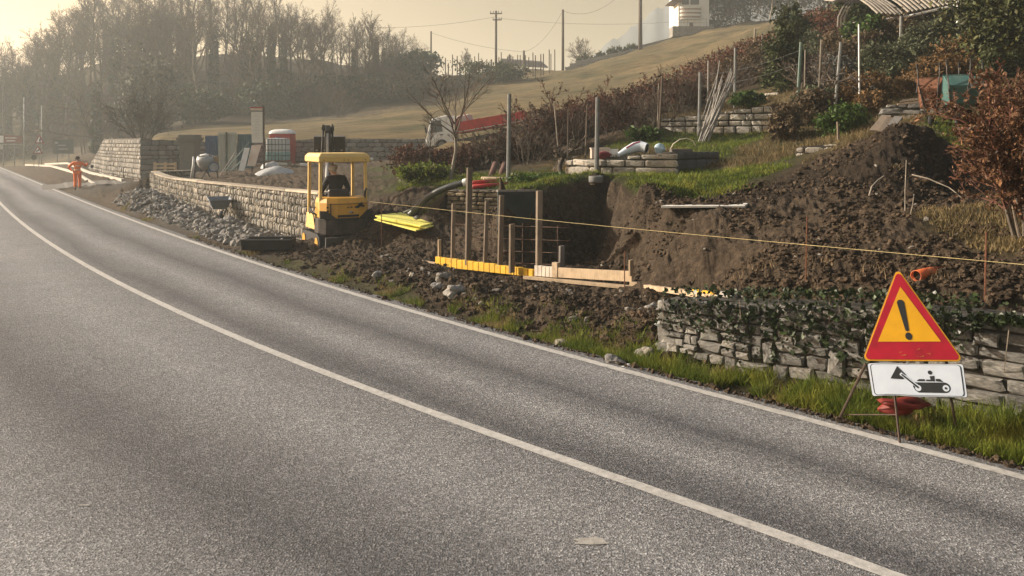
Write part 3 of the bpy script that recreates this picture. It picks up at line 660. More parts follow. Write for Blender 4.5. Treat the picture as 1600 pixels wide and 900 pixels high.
# walls of the entrance at the left
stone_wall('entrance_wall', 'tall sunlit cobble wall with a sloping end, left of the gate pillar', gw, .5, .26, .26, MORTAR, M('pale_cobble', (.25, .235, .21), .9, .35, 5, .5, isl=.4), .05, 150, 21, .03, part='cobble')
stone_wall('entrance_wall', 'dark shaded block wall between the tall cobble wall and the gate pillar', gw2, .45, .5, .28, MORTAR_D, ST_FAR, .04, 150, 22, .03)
stone_wall('retaining_wall', 'long low grey stone wall at the foot of the dry meadow behind the builders yard', fw, .5, .5, .26, MORTAR_D, ST_FAR, .04, 290, 23, .03)
p = thing('gate_pillar', 'weathered grey stone gate pillar with a stepped cap beside the blue site fence', 'pillar', (*W(297, 275, 45)[:2], .45))
PIL = M('pillar_stone', (.13, .125, .11), .95, .35, 3, .7, dirt=(.05, .05, .04))
MB().box((0, 0, 1.0), (.86, .86, 2.1)).build('shaft', PIL, p, bevel=.02)
MB().box((0, 0, 2.10), (1.04, 1.04, .12)).box((0, 0, 2.24), (1.16, 1.16, .16)).box((0, 0, 2.40), (.98, .98, .16)).build('cap', PIL, p, bevel=.02)

# terrace walls on the slope
UB = unit_stones(8, 44, .10, .05)
terr1 = stone_wall('terrace_wall', 'low sunlit two-course block wall below the sack and the white boxes', t1, .35, .34, .22, MORTAR_D, ST_BLOCK, .04, 90, 31, .022, UB, 'block')
stone_wall('terrace_wall', 'shaded dark end return of the low block wall, turned into the grass bank', t1b, .35, .36, .2, MORTAR_D, M('block_painted_shade', (.10, .10, .098), .9, .3, 8, .7, isl=.25), .03, 60, 32, .022, UB, 'block')  # shade of the return wall is put into its darker block colour
stone_wall('terrace_wall', 'sunlit three-course block wall behind the leaning bundle of stakes', t2, .4, .36, .21, MORTAR_D, ST_BLOCK, .05, 150, 33, .03, UB, 'block')
stone_wall('terrace_wall', 'short upper block wall half hidden above the sunlit three-course wall', t2b, .35, .34, .2, MORTAR_D, ST_BLOCK, .04, 40, 34, .03, UB, 'block')
stone_wall('terrace_wall', 'grey dry-stone wall under the planks, beside the upended wheelbarrows', t3, .4, .42, .12, MORTAR_D, ST_GREY, .05, 120, 35, .014, unit_stones(8, 78, .12, .17, .84), rubble=True)
stone_wall('terrace_wall', 'tiny low stone kerb wall in the dry grass left of the big soil heap', t4, .3, .26, .15, MORTAR_D, ST_BLOCK, .04, 40, 36, .02)
stone_wall('terrace_wall', 'ochre stone wall below the red pipes, behind the tall form posts', t5, .5, .22, .10, MORTAR_D, M('ochre_stone', (.25, .20, .13), .9, .35, 6, .7, isl=.35), .05, 160, 37, .016)
t6 = Path([bl(1345, 23, 145, 122), bl(1380, 22.6, 143, 124)])
stone_wall('terrace_wall', 'small shadowy stone wall right of the thin white pole', t6, .3, .3, .14, MORTAR_D, ST_FAR, .04, 40, 38, .02)
# pale wall along the skyline
s1 = Path([bl(884, 113, 113, 106), bl(905, 113, 103, 95), bl(960, 114, 91, 83), bl(1012, 116, 79, 73)])
stone_wall('skyline_wall', 'pale low wall along the skyline of the meadow, left of the tall dark pole', s1, .4, 1.4, .5, CONC, CONC, .05, 60, 41, .04, UB, 'block')
# ------------------------------------------------------------------ vegetation
BARK = M('bark', (.115, .095, .075), .9, .4, 5, .6, isl=.25, dirt=(.05, .05, .035))
BARK_D = M('dark_bark', (.06, .048, .038), .9, .4, 5, .6, isl=.25)
BARK_L = M('pale_bark', (.27, .235, .19), .85, .35, 6, .6, dirt=(.09, .075, .055), dirt_amt=.7)
TWIG = M('twig', (.095, .072, .055), .9, .3, 3, 0, isl=.3)
TWIG_R = M('red_twig', (.11, .045, .03), .9, .3, 3, 0, isl=.35)
IVYM = M('ivy_leaf', (.022, .035, .012), .42, .4, 4, 0, isl=.6, spec=.35, trans=.12)
IVY_T = M('tree_ivy', (.035, .055, .024), .6, .4, 4, 0, isl=.5, spec=.18, trans=.15)
BEECH = M('beech_leaf', (.105, .042, .024), .6, .45, 4, 0, isl=.75, c2=(.19, .085, .05), spec=.18, trans=.25)
BEECH_N = M('near_beech_leaf', (.105, .056, .030), .55, .45, 9, 0, isl=.8, c2=(.22, .125, .068), spec=.18, trans=.2)
BEECH_D = M('dark_beech_leaf', (.055, .027, .018), .7, .35, 4, 0, isl=.6, c2=(.13, .052, .03), spec=.18, trans=.2)
EVERG = M('evergreen_leaf', (.048, .060, .022), .6, .4, 4, 0, isl=.6, spec=.18, trans=.15)
OLIVE = M('olive_leaf', (.075, .09, .05), .6, .35, 4, 0, isl=.5, c2=(.13, .14, .085), spec=.18, trans=.2)
BRIGHT = M('fresh_leaf', (.045, .085, .015), .55, .4, 4, 0, isl=.5, spec=.18, trans=.25)
RUSTY = M('dry_stalk', (.15, .092, .042), .8, .35, 3, 0, isl=.5, spec=.18, trans=.2)
BROWNB = M('dry_brush', (.105, .078, .048), .8, .35, 3, 0, isl=.5, spec=.18, trans=.15)
GRASS = M('grass_blade', (.105, .145, .020), .6, .4, 2, 0, isl=.6, c2=(.23, .235, .04), spec=.18, trans=.35)
STRAW_B = M('brown_grass_blade', (.125, .095, .042), .8, .4, 2, 0, isl=.6, c2=(.22, .165, .075), trans=.25)
STRAW = M('dry_grass_blade', (.20, .15, .065), .75, .35, 2, 0, isl=.5, c2=(.30, .23, .11), trans=.3)

def grow(bt, bc, p, d, L, r, lev, mx, rs, P):
    n = P.get('seg', 4) if lev < 2 else 3
    pts = [p]; q = p; dd = d
    wob = P['wob'] * (1 + .35 * lev)
    for i in range(n):
        dd = (dd + Vector((rs.gauss(0, wob), rs.gauss(0, wob), rs.gauss(0, wob) + P['up'] * (1 if lev else .3)))).normalized()
        q = q + dd * (L / n); pts.append(q)
    tip = P.get('tip', .45) if lev < mx else .25
    rad = [max(P['rmin'], r * (1 - (1 - tip) * i / n)) for i in range(n + 1)]
    tgt = bt if lev < P.get('split', 2) else bc
    tgt.tube(pts, rad, 7 if lev == 0 else (5 if lev == 1 else 3), cap=lev == 0)
    if lev >= mx: return pts[-1]
    k = P['kids'][lev]; k = k if isinstance(k, int) else rs.randint(*k)
    f0 = P['start'][lev]; az = rs.uniform(0, 6.28)
    for i in range(k):
        f = f0 + (1 - f0) * (i + rs.random()) / k; f = min(f, .999); a = f * n; j = int(a); pp = pts[j].lerp(pts[j + 1], a - j)
        loc = (pts[j + 1] - pts[j]).normalized(); az += 2.4 + rs.uniform(-.5, .5)
        o = loc.orthogonal().normalized(); o = Quaternion(loc, az) @ o
        sp = P['spread'][lev] * rs.uniform(.7, 1.25)
        nd = (loc * math.cos(sp) + o * math.sin(sp)).normalized()
        grow(bt, bc, pp, nd, L * P['ratio'][lev] * rs.uniform(.7, 1.15) * (1.15 - .5 * f), max(P['rmin'], r * P['rr'] * (1.1 - .5 * f)), lev + 1, mx, rs, P)
    return pts[-1]
def leaf_cloud(C, size, rs, aspect=.55, up=None):
    "diamond leaves at centres C"
    n = len(C); u = rs.normal(size=(n, 3))
    if up is not None: u = u * (1 - up) + np.array([0, 0, 1.0]) * up * 2
    u /= np.linalg.norm(u, axis=1)[:, None]; v = np.cross(u, rs.normal(size=(n, 3))); v /= np.linalg.norm(v, axis=1)[:, None]
    s = size * np.exp(rs.normal(size=n) * .34 - .05)[:, None]; aspect = aspect * rs.uniform(.6, 1.3, n)[:, None]
    k = rs.normal(size=(n, 3)) * .12
    V = np.stack([C - u * s, C + v * s * aspect + k * s, C + u * s, C - v * s * aspect + k * s], 1).reshape(-1, 3)
    return V, np.arange(n * 4).reshape(-1, 4)
def clumps(rs, n, k, size, sig=.16, shell=.55, flat=0):
    "n points gathered round k lumps inside an ellipsoid of half-size size, foot at z=0"
    c = rs.normal(size=(k, 3)); c /= np.linalg.norm(c, axis=1)[:, None]; c *= rs.uniform(shell, .9, k)[:, None]
    i = rs.integers(0, k, n); w_ = rs.uniform(.5, 1.4, k)
    p = c[i] + rs.normal(size=(n, 3)) * (sig * w_[i])[:, None]
    p = p * np.array(size); p[:, 2] += size[2]
    p[:, 2] = np.abs(p[:, 2]); return p

def bare_tree(name, label, loc, hgt, r, seed, mats, P, group=None, cat='tree', ivy=0, lean=(0, 0)):
    rs = random.Random(seed); root = thing(name, label, cat, loc, 0, group)
    bt = MB(); bc = MB()
    grow(bt, bc, Vector((0, 0, -.15)), Vector((lean[0], lean[1], 1)).normalized(), hgt * P['trunk'], r, 0, P['max'], rs, P)
    bt.build('trunk', mats[0], root, smooth=True); bc.build('crown', mats[1], root)
    if ivy:
        ns = np.random.default_rng(seed); n = int(ivy * 900); z = ns.beta(1.2, 1.7, n) * hgt * .62; a = ns.uniform(0, 6.28, n)
        rr = (.25 + .45 * ns.random(n) * (1 - z / hgt)) * hgt * .075
        C = np.stack([np.cos(a) * rr + lean[0] * z * .5, np.sin(a) * rr, z], 1)
        V, Fq = leaf_cloud(C, .17, ns); mesh_np('ivy_cover', V, Fq, IVY_T, root)
    return root
P_WOOD = dict(trunk=.62, wob=.10, up=.07, rmin=.012, kids=[(9, 12), (6, 8), (5, 6), (3, 4)], start=[.32, .25, .2, .2], spread=[.75, .7, .65, .6], ratio=[.52, .55, .55, .55], rr=.5, max=4, tip=.35, seg=5)
P_POLE = dict(P_WOOD, trunk=.85, kids=[(12, 15), (5, 6), (4, 5), (3, 3)], start=[.42, .25, .2, .2], spread=[.6, .6, .6, .6], ratio=[.28, .55, .55, .55], up=.12)
P_BUSH = dict(trunk=.95, wob=.12, up=.03, rmin=.008, kids=[(5, 7), (4, 5), (3, 3)], start=[.15, .2, .2], spread=[.45, .5, .5], ratio=[.6, .55, .5], rr=.6, max=3, tip=.4, split=1)

def bare_shrub(name, label, loc, hgt, seed, mats, nst=8, spread=.5, group=None, cat='shrub', leaves=None, P=P_BUSH, r=.03):
    rs = random.Random(seed); root = thing(name, label, cat, loc, 0, group); bt = MB(); bc = MB()
    for i in range(nst):
        a = 6.28 * i / nst + rs.uniform(-.3, .3); s = rs.uniform(.1, 1) * spread
        grow(bt, bc, Vector((math.cos(a) * s * .25 * hgt, math.sin(a) * s * .25 * hgt, -.1)), Vector((math.cos(a) * s, math.sin(a) * s, 1)).normalized(), hgt * rs.uniform(.6, 1) * P['trunk'], r, 0, P['max'], rs, P)
    bt.build('stem', mats[0], root); bc.build('twigs', mats[1], root)
    if leaves:
        ns = np.random.default_rng(seed); n, size, mat, up = leaves
        tips = np.array(bc.v)[ns.integers(0, len(bc.v), n)] + ns.normal(size=(n, 3)) * size * .8
        V, Fq = leaf_cloud(tips, size, ns, .5, up); mesh_np('leaves', V, Fq, mat, root)
    return root
def leafy(name, label, loc, size, n, leaf, mat, seed, k=30, cat='shrub', group=None, sig=.18, up=None, stems=6, aspect=.5, rotz=0, shell=.5):
    ns = np.random.default_rng(seed); rs = random.Random(seed); root = thing(name, label, cat, loc, rotz, group)
    V, Fq = leaf_cloud(clumps(ns, n, k, size, sig, shell), leaf, ns, aspect, up); mesh_np('foliage', V, Fq, mat, root)
    b = MB()
    for i in range(stems):
        a = rs.uniform(0, 6.28); q = rs.uniform(.2, .7)
        b.tube([(0, 0, -.1), (math.cos(a) * size[0] * q * .4, math.sin(a) * size[1] * q * .4, size[2] * .8), (math.cos(a) * size[0] * q, math.sin(a) * size[1] * q, size[2] * 1.6)], [size[2] * .03 + .008, size[2] * .02 + .006, .005], 4)
    b.build('stems', BARK_D, root, kind='stuff'); return root

# -------- far wood on the left hill
protos = []
specs = [('bare_tree', 'tall bare spreading tree of the hazy wood on the left hill', 17, .26, P_WOOD, 0), ('bare_tree', 'tall bare spreading tree of the hazy wood on the left hill', 15, .22, P_WOOD, 0),
         ('bare_tree', 'slim straight bare trunk in the hazy wood on the left hill', 17, .18, P_POLE, 0), ('bare_tree', 'slim straight bare trunk in the hazy wood on the left hill', 15, .15, P_POLE, 0),
         ('ivy_tree', 'ivy-clad bare tree in the hazy wood on the left hill', 16, .26, P_WOOD, 3.2), ('ivy_tree', 'ivy-clad bare tree in the hazy wood on the left hill', 15, .20, P_POLE, 3.0)]
grp = ['spreading bare trees of the hazy wood', 'spreading bare trees of the hazy wood', 'slim bare trees of the hazy wood', 'slim bare trees of the hazy wood', 'ivy-clad trees of the hazy wood', 'ivy-clad trees of the hazy wood']
for i, (nm, lb, h, r, P, iv) in enumerate(specs):
    protos.append([bare_tree(nm, lb, (0, 0, 0), h, r, 100 + i, (BARK, TWIG), P, grp[i], ivy=iv), False])
def put_tree(i, px, d, sc_, rs):
    x = (px - CX) / F * d; loc = (x, d, hz(x, d) - .1); pr = protos[i]
    s = (sc_ * rs.uniform(.92, 1.08), sc_ * rs.uniform(.92, 1.08), sc_)
    where = 'left end' if px < 130 else 'middle' if px < 400 else 'right end'
    lb = specs[i][1].replace('the hazy wood on the left hill', 'the hazy wood at its %s' % where); gp = grp[i].replace('of the hazy wood', 'at the %s of the hazy wood' % where)
    if not pr[1]: pr[0]['label'] = lb; pr[0]['group'] = gp; pr[0].location = loc; pr[0].rotation_euler = (0, 0, rs.uniform(0, 6)); pr[0].scale = s; pr[1] = True
    else: dup(pr[0], loc, rs.uniform(0, 6.28), s, lb, gp)
rs = random.Random(31)
crown_top = lambda px: np.interp(px, [-60, 0, 40, 90, 130, 200, 300, 420, 500, 560, 600, 640, 668], [75, 62, 40, 12, -20, -35, -35, -25, 5, 25, 28, 45, 62])
NT = 92
for k in range(NT):
    px = -60 + 725 * (k + rs.random()) / NT
    lo = np.interp(px, [-60, 150, 300, 420, 520, 660], [106, 104, 95, 95, 97, 106]); d = lo + rs.random() ** 1.3 * (132 - lo)
    x = (px - CX) / F * d; ztop = pz(crown_top(px) + rs.uniform(-6, 22), d); hh = ztop - hz(x, d)
    i = rs.choice([0, 1, 2, 3, 4, 5] if px < 470 else [0, 1, 1, 2, 3, 5])
    if px > 600: i = rs.choice([0, 1])
    put_tree(i, px, d, max(.35, hh / specs[i][2] / .92), rs)
# undergrowth
bush = bare_shrub('thicket_shrub', 'grey leafless thicket shrub at the foot of the hazy wood', (0, 0, 0), 3.6, 71, (BARK, TWIG), 10, .6, 'thicket shrubs under the hazy wood')
bush2 = leafy('thicket_bush', 'dull green ivy bush at the foot of the hazy wood', (0, 0, 0), (2.2, 2.2, 1.7), 1500, .2, IVY_T, 72, 26, 'shrub', 'ivy bushes under the hazy wood')
first = [True, True]
for k in range(84):
    px = -80 + 740 * (k + rs.random()) / 84
    lo = np.interp(px, [-80, 60, 160, 300, 420, 520, 660], [104, 100, 84, 84, 90, 93, 106]); d = lo + rs.random() ** 1.6 * 32
    x = (px - CX) / F * d; loc = (x, d, hz(x, d) - .1); i = 0 if rs.random() < (.4 if px < 200 else .62) else 1; o = (bush, bush2)[i]; s = rs.uniform(.7, 1.5)
    where = 'left end' if px < 130 else 'middle' if px < 400 else 'right end'; lb = ('grey leafless thicket shrub', 'dull green ivy bush')[i] + ' at the foot of the hazy wood, at its ' + where; gp = ('thicket shrubs', 'ivy bushes')[i] + ' under the wood at its ' + where
    if first[i]: o['label'] = lb; o['group'] = gp; o.location = loc; o.scale = (s, s, s); first[i] = False
    else: dup(o, loc, rs.uniform(0, 6), s, lb, gp)
# trees standing out in front of the wood
bare_tree('spreading_tree', 'broad bare tree in front of the hazy wood above the warning triangles', GX(*W(150, 245, 84)[:2]), 13, .24, 5, (BARK_D, TWIG), dict(P_WOOD, trunk=.5, spread=[.95, .75, .7, .6], ratio=[.75, .6, .55, .5], start=[.15, .2, .2, .2]), ivy=1.2)
leafy('ivy_column', 'rounded ivy-smothered tree standing out of the grey wood above the entrance wall', GX(*W(232, 210, 80)[:2]), (3.2, 3.0, 4.6), 4200, .2, M('grey_ivy', (.07, .075, .055), .7, .4, 4, 0, isl=.5, trans=.1), 6, 46, 'tree')
bare_shrub('wall_shrub', 'dense leafless shrub with upright twigs on top of the entrance wall', (*W(222, 213, 50)[:2], 2.6), 2.9, 8, (BARK_D, BARK_D), 16, .75, P=dict(P_BUSH, rmin=.012), r=.04)
bare_shrub('meadow_bush', 'small bare round bush alone on the meadow under the wood edge', GX(*W(530, 170, 80)[:2]), 3.6, 9, (BARK_D, TWIG), 9, .7)
bare_tree('skyline_tree', 'bare fan-shaped tree on the skyline between the two wooden poles', GX(*W(912, 103, 122)[:2]), 7.2, .14, 10, (BARK, TWIG), dict(P_WOOD, trunk=.4, spread=[.7, .55, .5, .5], ratio=[.95, .65, .55, .5], start=[.1, .2, .2, .2]))
bare_tree('skyline_tree', 'bare rounded tree on the skyline just left of the crossarm pole', GX(*W(735, 118, 122)[:2]), 7.5, .15, 12, (BARK, TWIG), dict(P_WOOD, trunk=.5))
leafy('dark_bush', 'low dark rounded bush on the skyline in front of the far farmhouse', GX(*W(765, 128, 98)[:2]), (4.6, 3, 1.6), 2600, .2, EVERG, 13, 30)
leafy('dark_hedge', 'long dark hedge below the vine stakes at the right end of the hazy wood', GX(*W(640, 150, 96)[:2]), (9, 3, 1.6), 4200, .2, M('grey_scrub', (.085, .075, .05), .8, .35, 3, 0, isl=.5, spec=.15), 14, 50)

# -------- trees behind the white house
for k, (px, d, h_, w_, lab) in enumerate(((1120, 128, 7.5, 5.5, 'dark tangled tree mass right behind the white house'), (1170, 125, 9, 6.5, 'dark wooded clump on the skyline right of the white house'), (1225, 120, 9.5, 6, 'dark wooded clump above the end of the meadow'), (1285, 118, 9, 6, 'dark wooded clump behind the red hedge top at the upper edge'))):
    x = (px - CX) / F * d
    leafy('dark_tree', lab, (x, d, hz(x, d) - .3), (w_, 4, h_ * .5), 5200, .19, M('dark_wood_leaf', (.05, .05, .035), .8, .4, 3, 0, isl=.5), 60 + k, 60, 'tree', sig=.2)
bare_tree('pale_birch', 'thin pale bare tree in front of the dark clump right of the house', GX(*W(1203, 44, 96)[:2]), 7, .10, 77, (BARK_L, TWIG), dict(P_POLE, trunk=.8))

# -------- hedges of brown beech stepping up the slope
def hedge(label, pts, wdt, n, leaf, mat, seed, name='beech_hedge', up=.2):
    "pts: px, depth, top row"
    ns = np.random.default_rng(seed); root = thing(name, label, 'hedge', GX(*W(pts[0][0], 0, pts[0][1])[:2]))
    q = np.array([(W(px, 0, d).x, d, hz(W(px, 0, d).x, d), pz(pt, d)) for px, d, pt in pts]); L = np.concatenate([[0], np.cumsum(np.hypot(np.diff(q[:, 0]), np.diff(q[:, 1])))])
    u = ns.random(n) * L[-1]; x = np.interp(u, L, q[:, 0]); y = np.interp(u, L, q[:, 1]); zb = np.interp(u, L, q[:, 2]); zt = np.interp(u, L, q[:, 3])
    zt = zt + fbm(u * 1.1 + seed, u * 0, 4) * .55 * np.minimum(1, (zt - zb) * .5)
    f = ns.beta(1.5, 1.15, n); top = np.clip(1 - f, 0, 1)
    x = x + ns.normal(size=n) * wdt * .4; y = y + ns.normal(size=n) * wdt * .4; z = zb + (zt - zb) * f
    keep = fbm(x * 1.7 + 3, z * 1.7 + y * .6, 3) > -.22
    C = np.stack([x, y, z], 1)[keep] - np.array(root.location)
    V, Fq = leaf_cloud(C, leaf, ns, .5, up); mesh_np('foliage', V, Fq, mat, root)
    b = MB(); rs = random.Random(seed)
    for k in range(int(L[-1] * 7)):
        a = rs.random() * L[-1]; X = np.interp(a, L, q[:, 0]) + rs.gauss(0, wdt * .3); Y = np.interp(a, L, q[:, 1]) + rs.gauss(0, wdt * .3); zb_ = np.interp(a, L, q[:, 2]); zt_ = np.interp(a, L, q[:, 3]) + rs.uniform(-.2, .35)
        o = Vector((X, Y, zb_)) - root.location; hh = zt_ - zb_; l = Vector((rs.gauss(0, .16), rs.gauss(0, .16), 1))
        b.tube([o, o + l * hh * .5, o + (l + Vector((rs.gauss(0, .12), rs.gauss(0, .12), 0))) * hh], [.018, .013, .005], 3)
    b.build('stems', BARK_D, root, kind='stuff'); return root
hedge('dark brown hedge in front of the red tipper truck, left of the grey post', [(640, 27, 244), (700, 26, 240), (760, 25.5, 226), (835, 25, 219)], 1.0, 15000, .06, BEECH_D, 201)
hedge('reddish brown bush beside the bare fruit tree trunk', [(640, 25, 228), (690, 24.4, 238), (700, 24.3, 242)], .9, 8000, .055, BEECH_D, 206)
hedge('dark dense beech hedge rising from the truck to the double stakes', [(830, 28, 198), (880, 28, 172), (935, 29, 158), (990, 30, 142), (1035, 31, 130)], 1.2, 24000, .06, BEECH_D, 202)
hedge('red beech hedge climbing the meadow edge towards the white house', [(1040, 33, 140), (1080, 35, 108), (1120, 37, 92), (1160, 40, 72), (1200, 43, 58), (1240, 46, 46)], 1.2, 24000, .07, BEECH, 203)
hedge('red-leaved hedge tops behind the pergola foliage', [(1238, 44, 40), (1270, 42, 22), (1300, 40, 14), (1330, 39, 8)], 1.2, 6500, .075, BEECH, 204)
hedge('purple-brown brushwood behind the pruned tree on the middle terrace', [(1235, 27, 90), (1275, 26.5, 92), (1325, 26, 108)], 1.0, 5200, .06, M('purple_brush', (.085, .05, .042), .8, .35, 3, 0, isl=.5), 207)
# -------- garden shrubs on the terraces (px, depth, half width, half height, leaf count, leaf, material, label)
for k, (px, d, wx, hh, n, lf, mt, lab) in enumerate((
    (1312, 18.4, .62, .40, 5200, .045, BRIGHT, 'round bright green bush on the dry slope above the plank sheets'),
    (1228, 19.5, .45, .5, 2600, .05, BROWNB, 'olive brown shrub at the right end of the sunlit three-course wall'),
    (1222, 26, .8, 1.15, 5200, .06, EVERG, 'dark green shrub beside the tall green post on the upper terrace'),
    (1238, 33, .75, 1.5, 4200, .075, EVERG, 'dark slim evergreen left of the green garden pole'),
    (1262, 22.5, .55, .42, 3000, .045, OLIVE, 'grey-green lavender bush behind the leaning grey post'),
    (1385, 24, .9, .62, 5200, .05, OLIVE, 'grey-green olive-like shrub right of the thin white pole'),
    (1450, 25.5, .95, .75, 5600, .05, OLIVE, 'pale grey-green shrub above the planks and the rusty barrow'),
    (1500, 25.5, .8, .65, 4200, .05, OLIVE, 'pale grey-green shrub under the right pergola post'),
    (1350, 28, 1.0, .6, 4200, .055, BROWNB, 'brown dry bush behind the grey shrubs on the upper terrace'),
    (1430, 29, 1.3, .8, 5200, .06, BROWNB, 'dry reddish brushwood under the pergola'),
    (1470, 22, .9, .42, 4200, .05, RUSTY, 'rust-coloured dry grass clump behind the upended wheelbarrows'),
    (1400, 21.5, .6, .32, 2600, .045, RUSTY, 'rusty dry tussock left of the plank pile'),
    (1360, 19.8, .4, .36, 2200, .04, RUSTY, 'orange dry tuft in front of the thin white pole'),
    (1362, 33, 1.5, 1.6, 7000, .085, EVERG, 'dark green tree foliage under the left end of the pergola'),
    (1450, 36, 2.4, 1.9, 8000, .09, EVERG, 'deep green shrubbery in the shade behind the pergola'),
    (1520, 32, 1.8, 1.5, 6000, .085, EVERG, 'dark laurel bush right of the white pergola post'),
    (1345, 29.5, 1.0, .95, 4600, .09, BRIGHT, 'leafy green crown hiding the left pergola corner'),
    (1545, 20, .26, .46, 2800, .045, EVERG, 'small dark cypress bush right of the teal wheelbarrow'),
    (1578, 20, .30, .42, 2800, .045, EVERG, 'second dark cypress bush at the right edge beside the teal wheelbarrow'),
    (1300, 25, .75, .5, 3600, .05, M('smoky_leaf', (.085, .09, .08), .7, .3, 3, 0, isl=.4), 'smoke-grey shrub behind the pruned tree'),
    (1005, 22.8, .5, .25, 2400, .05, BRIGHT, 'bright green tuft at the foot of the double stakes'),
    (668, 21.6, .75, .34, 4200, .06, GRASS, 'lush green weeds under the bare fruit tree'),
    (1170, 24.5, .55, .3, 2600, .05, BRIGHT, 'yellow-green plant between the short upper wall and the stakes'),
    (850, 18.2, .9, .12, 2600, .04, BRIGHT, 'low green weeds along the edge of the cut below the grey post'))):
    x = (px - CX) / F * d
    leafy('garden_shrub', lab, (x, d, hz(x, d) - .06), (wx, wx * .8, hh), n, lf, mt, 300 + k, 22)
# evergreen at the top right
ev = leafy('evergreen_tree', 'big dark conifer filling the upper right corner', GX(*W(1588, 120, 21)[:2]), (1.65, 1.5, 1.9), 16000, .07, M('conifer_leaf', (.042, .052, .018), .6, .4, 3, 0, isl=.6, spec=.2, c2=(.095, .090, .028)), 401, 60, 'tree', stems=5)
# beech with brown leaves at the right edge
rs = random.Random(5)
bx, by = (1604 - CX) / F * 8.9, 8.9
bs = bare_shrub('beech_bush', 'coppery brown-leaved beech bush at the right edge, standing on the earth bank', (bx, by, hz(bx, by) - .05), 1.72, 17, (BARK, TWIG_R), 11, .30, leaves=(12000, .028, BEECH_N, .0), P=dict(P_BUSH, kids=[(8, 10), (5, 6), (4, 5)], rmin=.0035, start=[.22, .2, .2]), r=.022)
# bare fruit tree in the middle
ft = bare_tree('fruit_tree', 'leafless fruit tree with a pale bent trunk in front of the red truck', GX(*W(702, 285, 21.5)[:2]), 4.4, .055, 15, (BARK_L, TWIG), dict(trunk=.45, wob=.07, up=.05, rmin=.006, kids=[(7, 8), (5, 6), (3, 4)], start=[.62, .25, .25], spread=[.8, .55, .55], ratio=[1.15, .5, .5], rr=.55, max=3, tip=.6, seg=6, split=1), lean=(.2, 0))
bare_tree('young_tree', 'thin leafless sapling left of the bare fruit tree', GX(*W(668, 285, 22.5)[:2]), 2.2, .02, 18, (BARK_D, TWIG), dict(P_POLE, trunk=.9, max=2, rmin=.006))
# pruned trees
PR = dict(trunk=.5, wob=.2, up=.03, rmin=.009, kids=[(4, 5), (4, 5), (3, 4)], start=[.6, .3, .2], spread=[1.15, .9, .7], ratio=[1.1, .6, .5], rr=.7, max=3, tip=.7, seg=5)
bare_tree('pruned_tree', 'dark crooked pruned fruit tree behind the planter pot, its arms bent sideways', GX(*W(878, 285, 18.6)[:2]), 1.75, .07, 25, (BARK_D, BARK), PR, lean=(.25, 0))
bare_tree('pruned_tree', 'pruned grey tree with white-cut limbs between the two leaning posts', GX(*W(1300, 172, 21)[:2]), 2.3, .07, 27, (BARK_D, BARK), PR)
for k, (px, d, h_, lab) in enumerate(((1025, 24, 1.3, 'tangled bare vine left of the bundle of stakes'), (825, 23, 1.5, 'grey tangle of bare branches behind the grey post'), (905, 24, 1.3, 'bare brown shrub below the dark beech hedge'), (1065, 26, 1.5, 'leafless brown shrub above the left end of the three-course wall'), (1135, 29, 1.5, 'leafless scrub behind the bundle of stakes'), (1272, 24, 1.4, 'bare vine beside the leaning grey post'), (1420, 33, 2.2, 'leafless twiggy shrub under the pergola slats'), (760, 24, 1.3, 'drooping bare bramble in front of the brown hedge'))):
    bare_shrub('bare_shrub', lab, GX(*W(px, 0, d)[:2]), h_, 500 + k, (BARK, TWIG), 8, .7, P=dict(P_BUSH, rmin=.006), r=.016)

rs = random.Random(88)
SCRUB = ((1245, 29, 'brown', 'brown scrub just right of the dark green shrub on the upper terrace'), (1275, 31, 'green', 'grey-green scrub behind the purple brushwood'), (1305, 30, 'brown', 'brown scrub behind the grey post by the pruned tree'), (1330, 26, 'brown', 'brown scrub left of the thin white pole, high on the slope'), (1385, 30, 'green', 'grey-green scrub left under the pergola'), (1405, 26, 'brown', 'brown scrub at the foot of the shaded grey pergola post'), (1420, 27.5, 'green', 'grey-green scrub behind the dark pergola stake'), (1470, 28, 'brown', 'brown scrub left of the white pergola post'), (1490, 30, 'green', 'grey-green scrub close behind the white pergola post'), (1530, 26, 'brown', 'brown scrub under the left edge of the big conifer'), (1555, 24, 'rusty', 'rusty bush under the big conifer'), (1510, 23, 'rusty', 'rusty bush above the upended teal wheelbarrow'), (1195, 30, 'brown', 'brown scrub left of the dark green shrub'), (1205, 34, 'green', 'grey-green scrub at the foot of the red climbing hedge'), (1160, 31, 'brown', 'brown scrub behind the top of the leaning stakes'), (1120, 31, 'brown', 'brown scrub left of the top of the leaning stakes'), (1085, 29, 'brown', 'brown scrub behind the post left of the stakes'), (1055, 28, 'green', 'grey-green scrub above the left end of the three-course wall'), (1290, 22, 'green', 'grey-green scrub at the foot of the pruned grey tree'), (1265, 20, 'brown', 'brown scrub at the foot of the leaning green post'), (1345, 21.5, 'rusty', 'rusty tuft at the foot of the thin white pole'))
for k, (px, d, kind, lab) in enumerate(SCRUB):
    mt = dict(brown=BROWNB, green=OLIVE, rusty=RUSTY)[kind]; w_ = rs.uniform(.5, .9)
    leafy('scrub_bush', lab, GX((px - CX) / F * d, d, -.05), (w_, w_ * .8, w_ * rs.uniform(.6, 1.0)), 2600, .05, mt, 800 + k, 18)
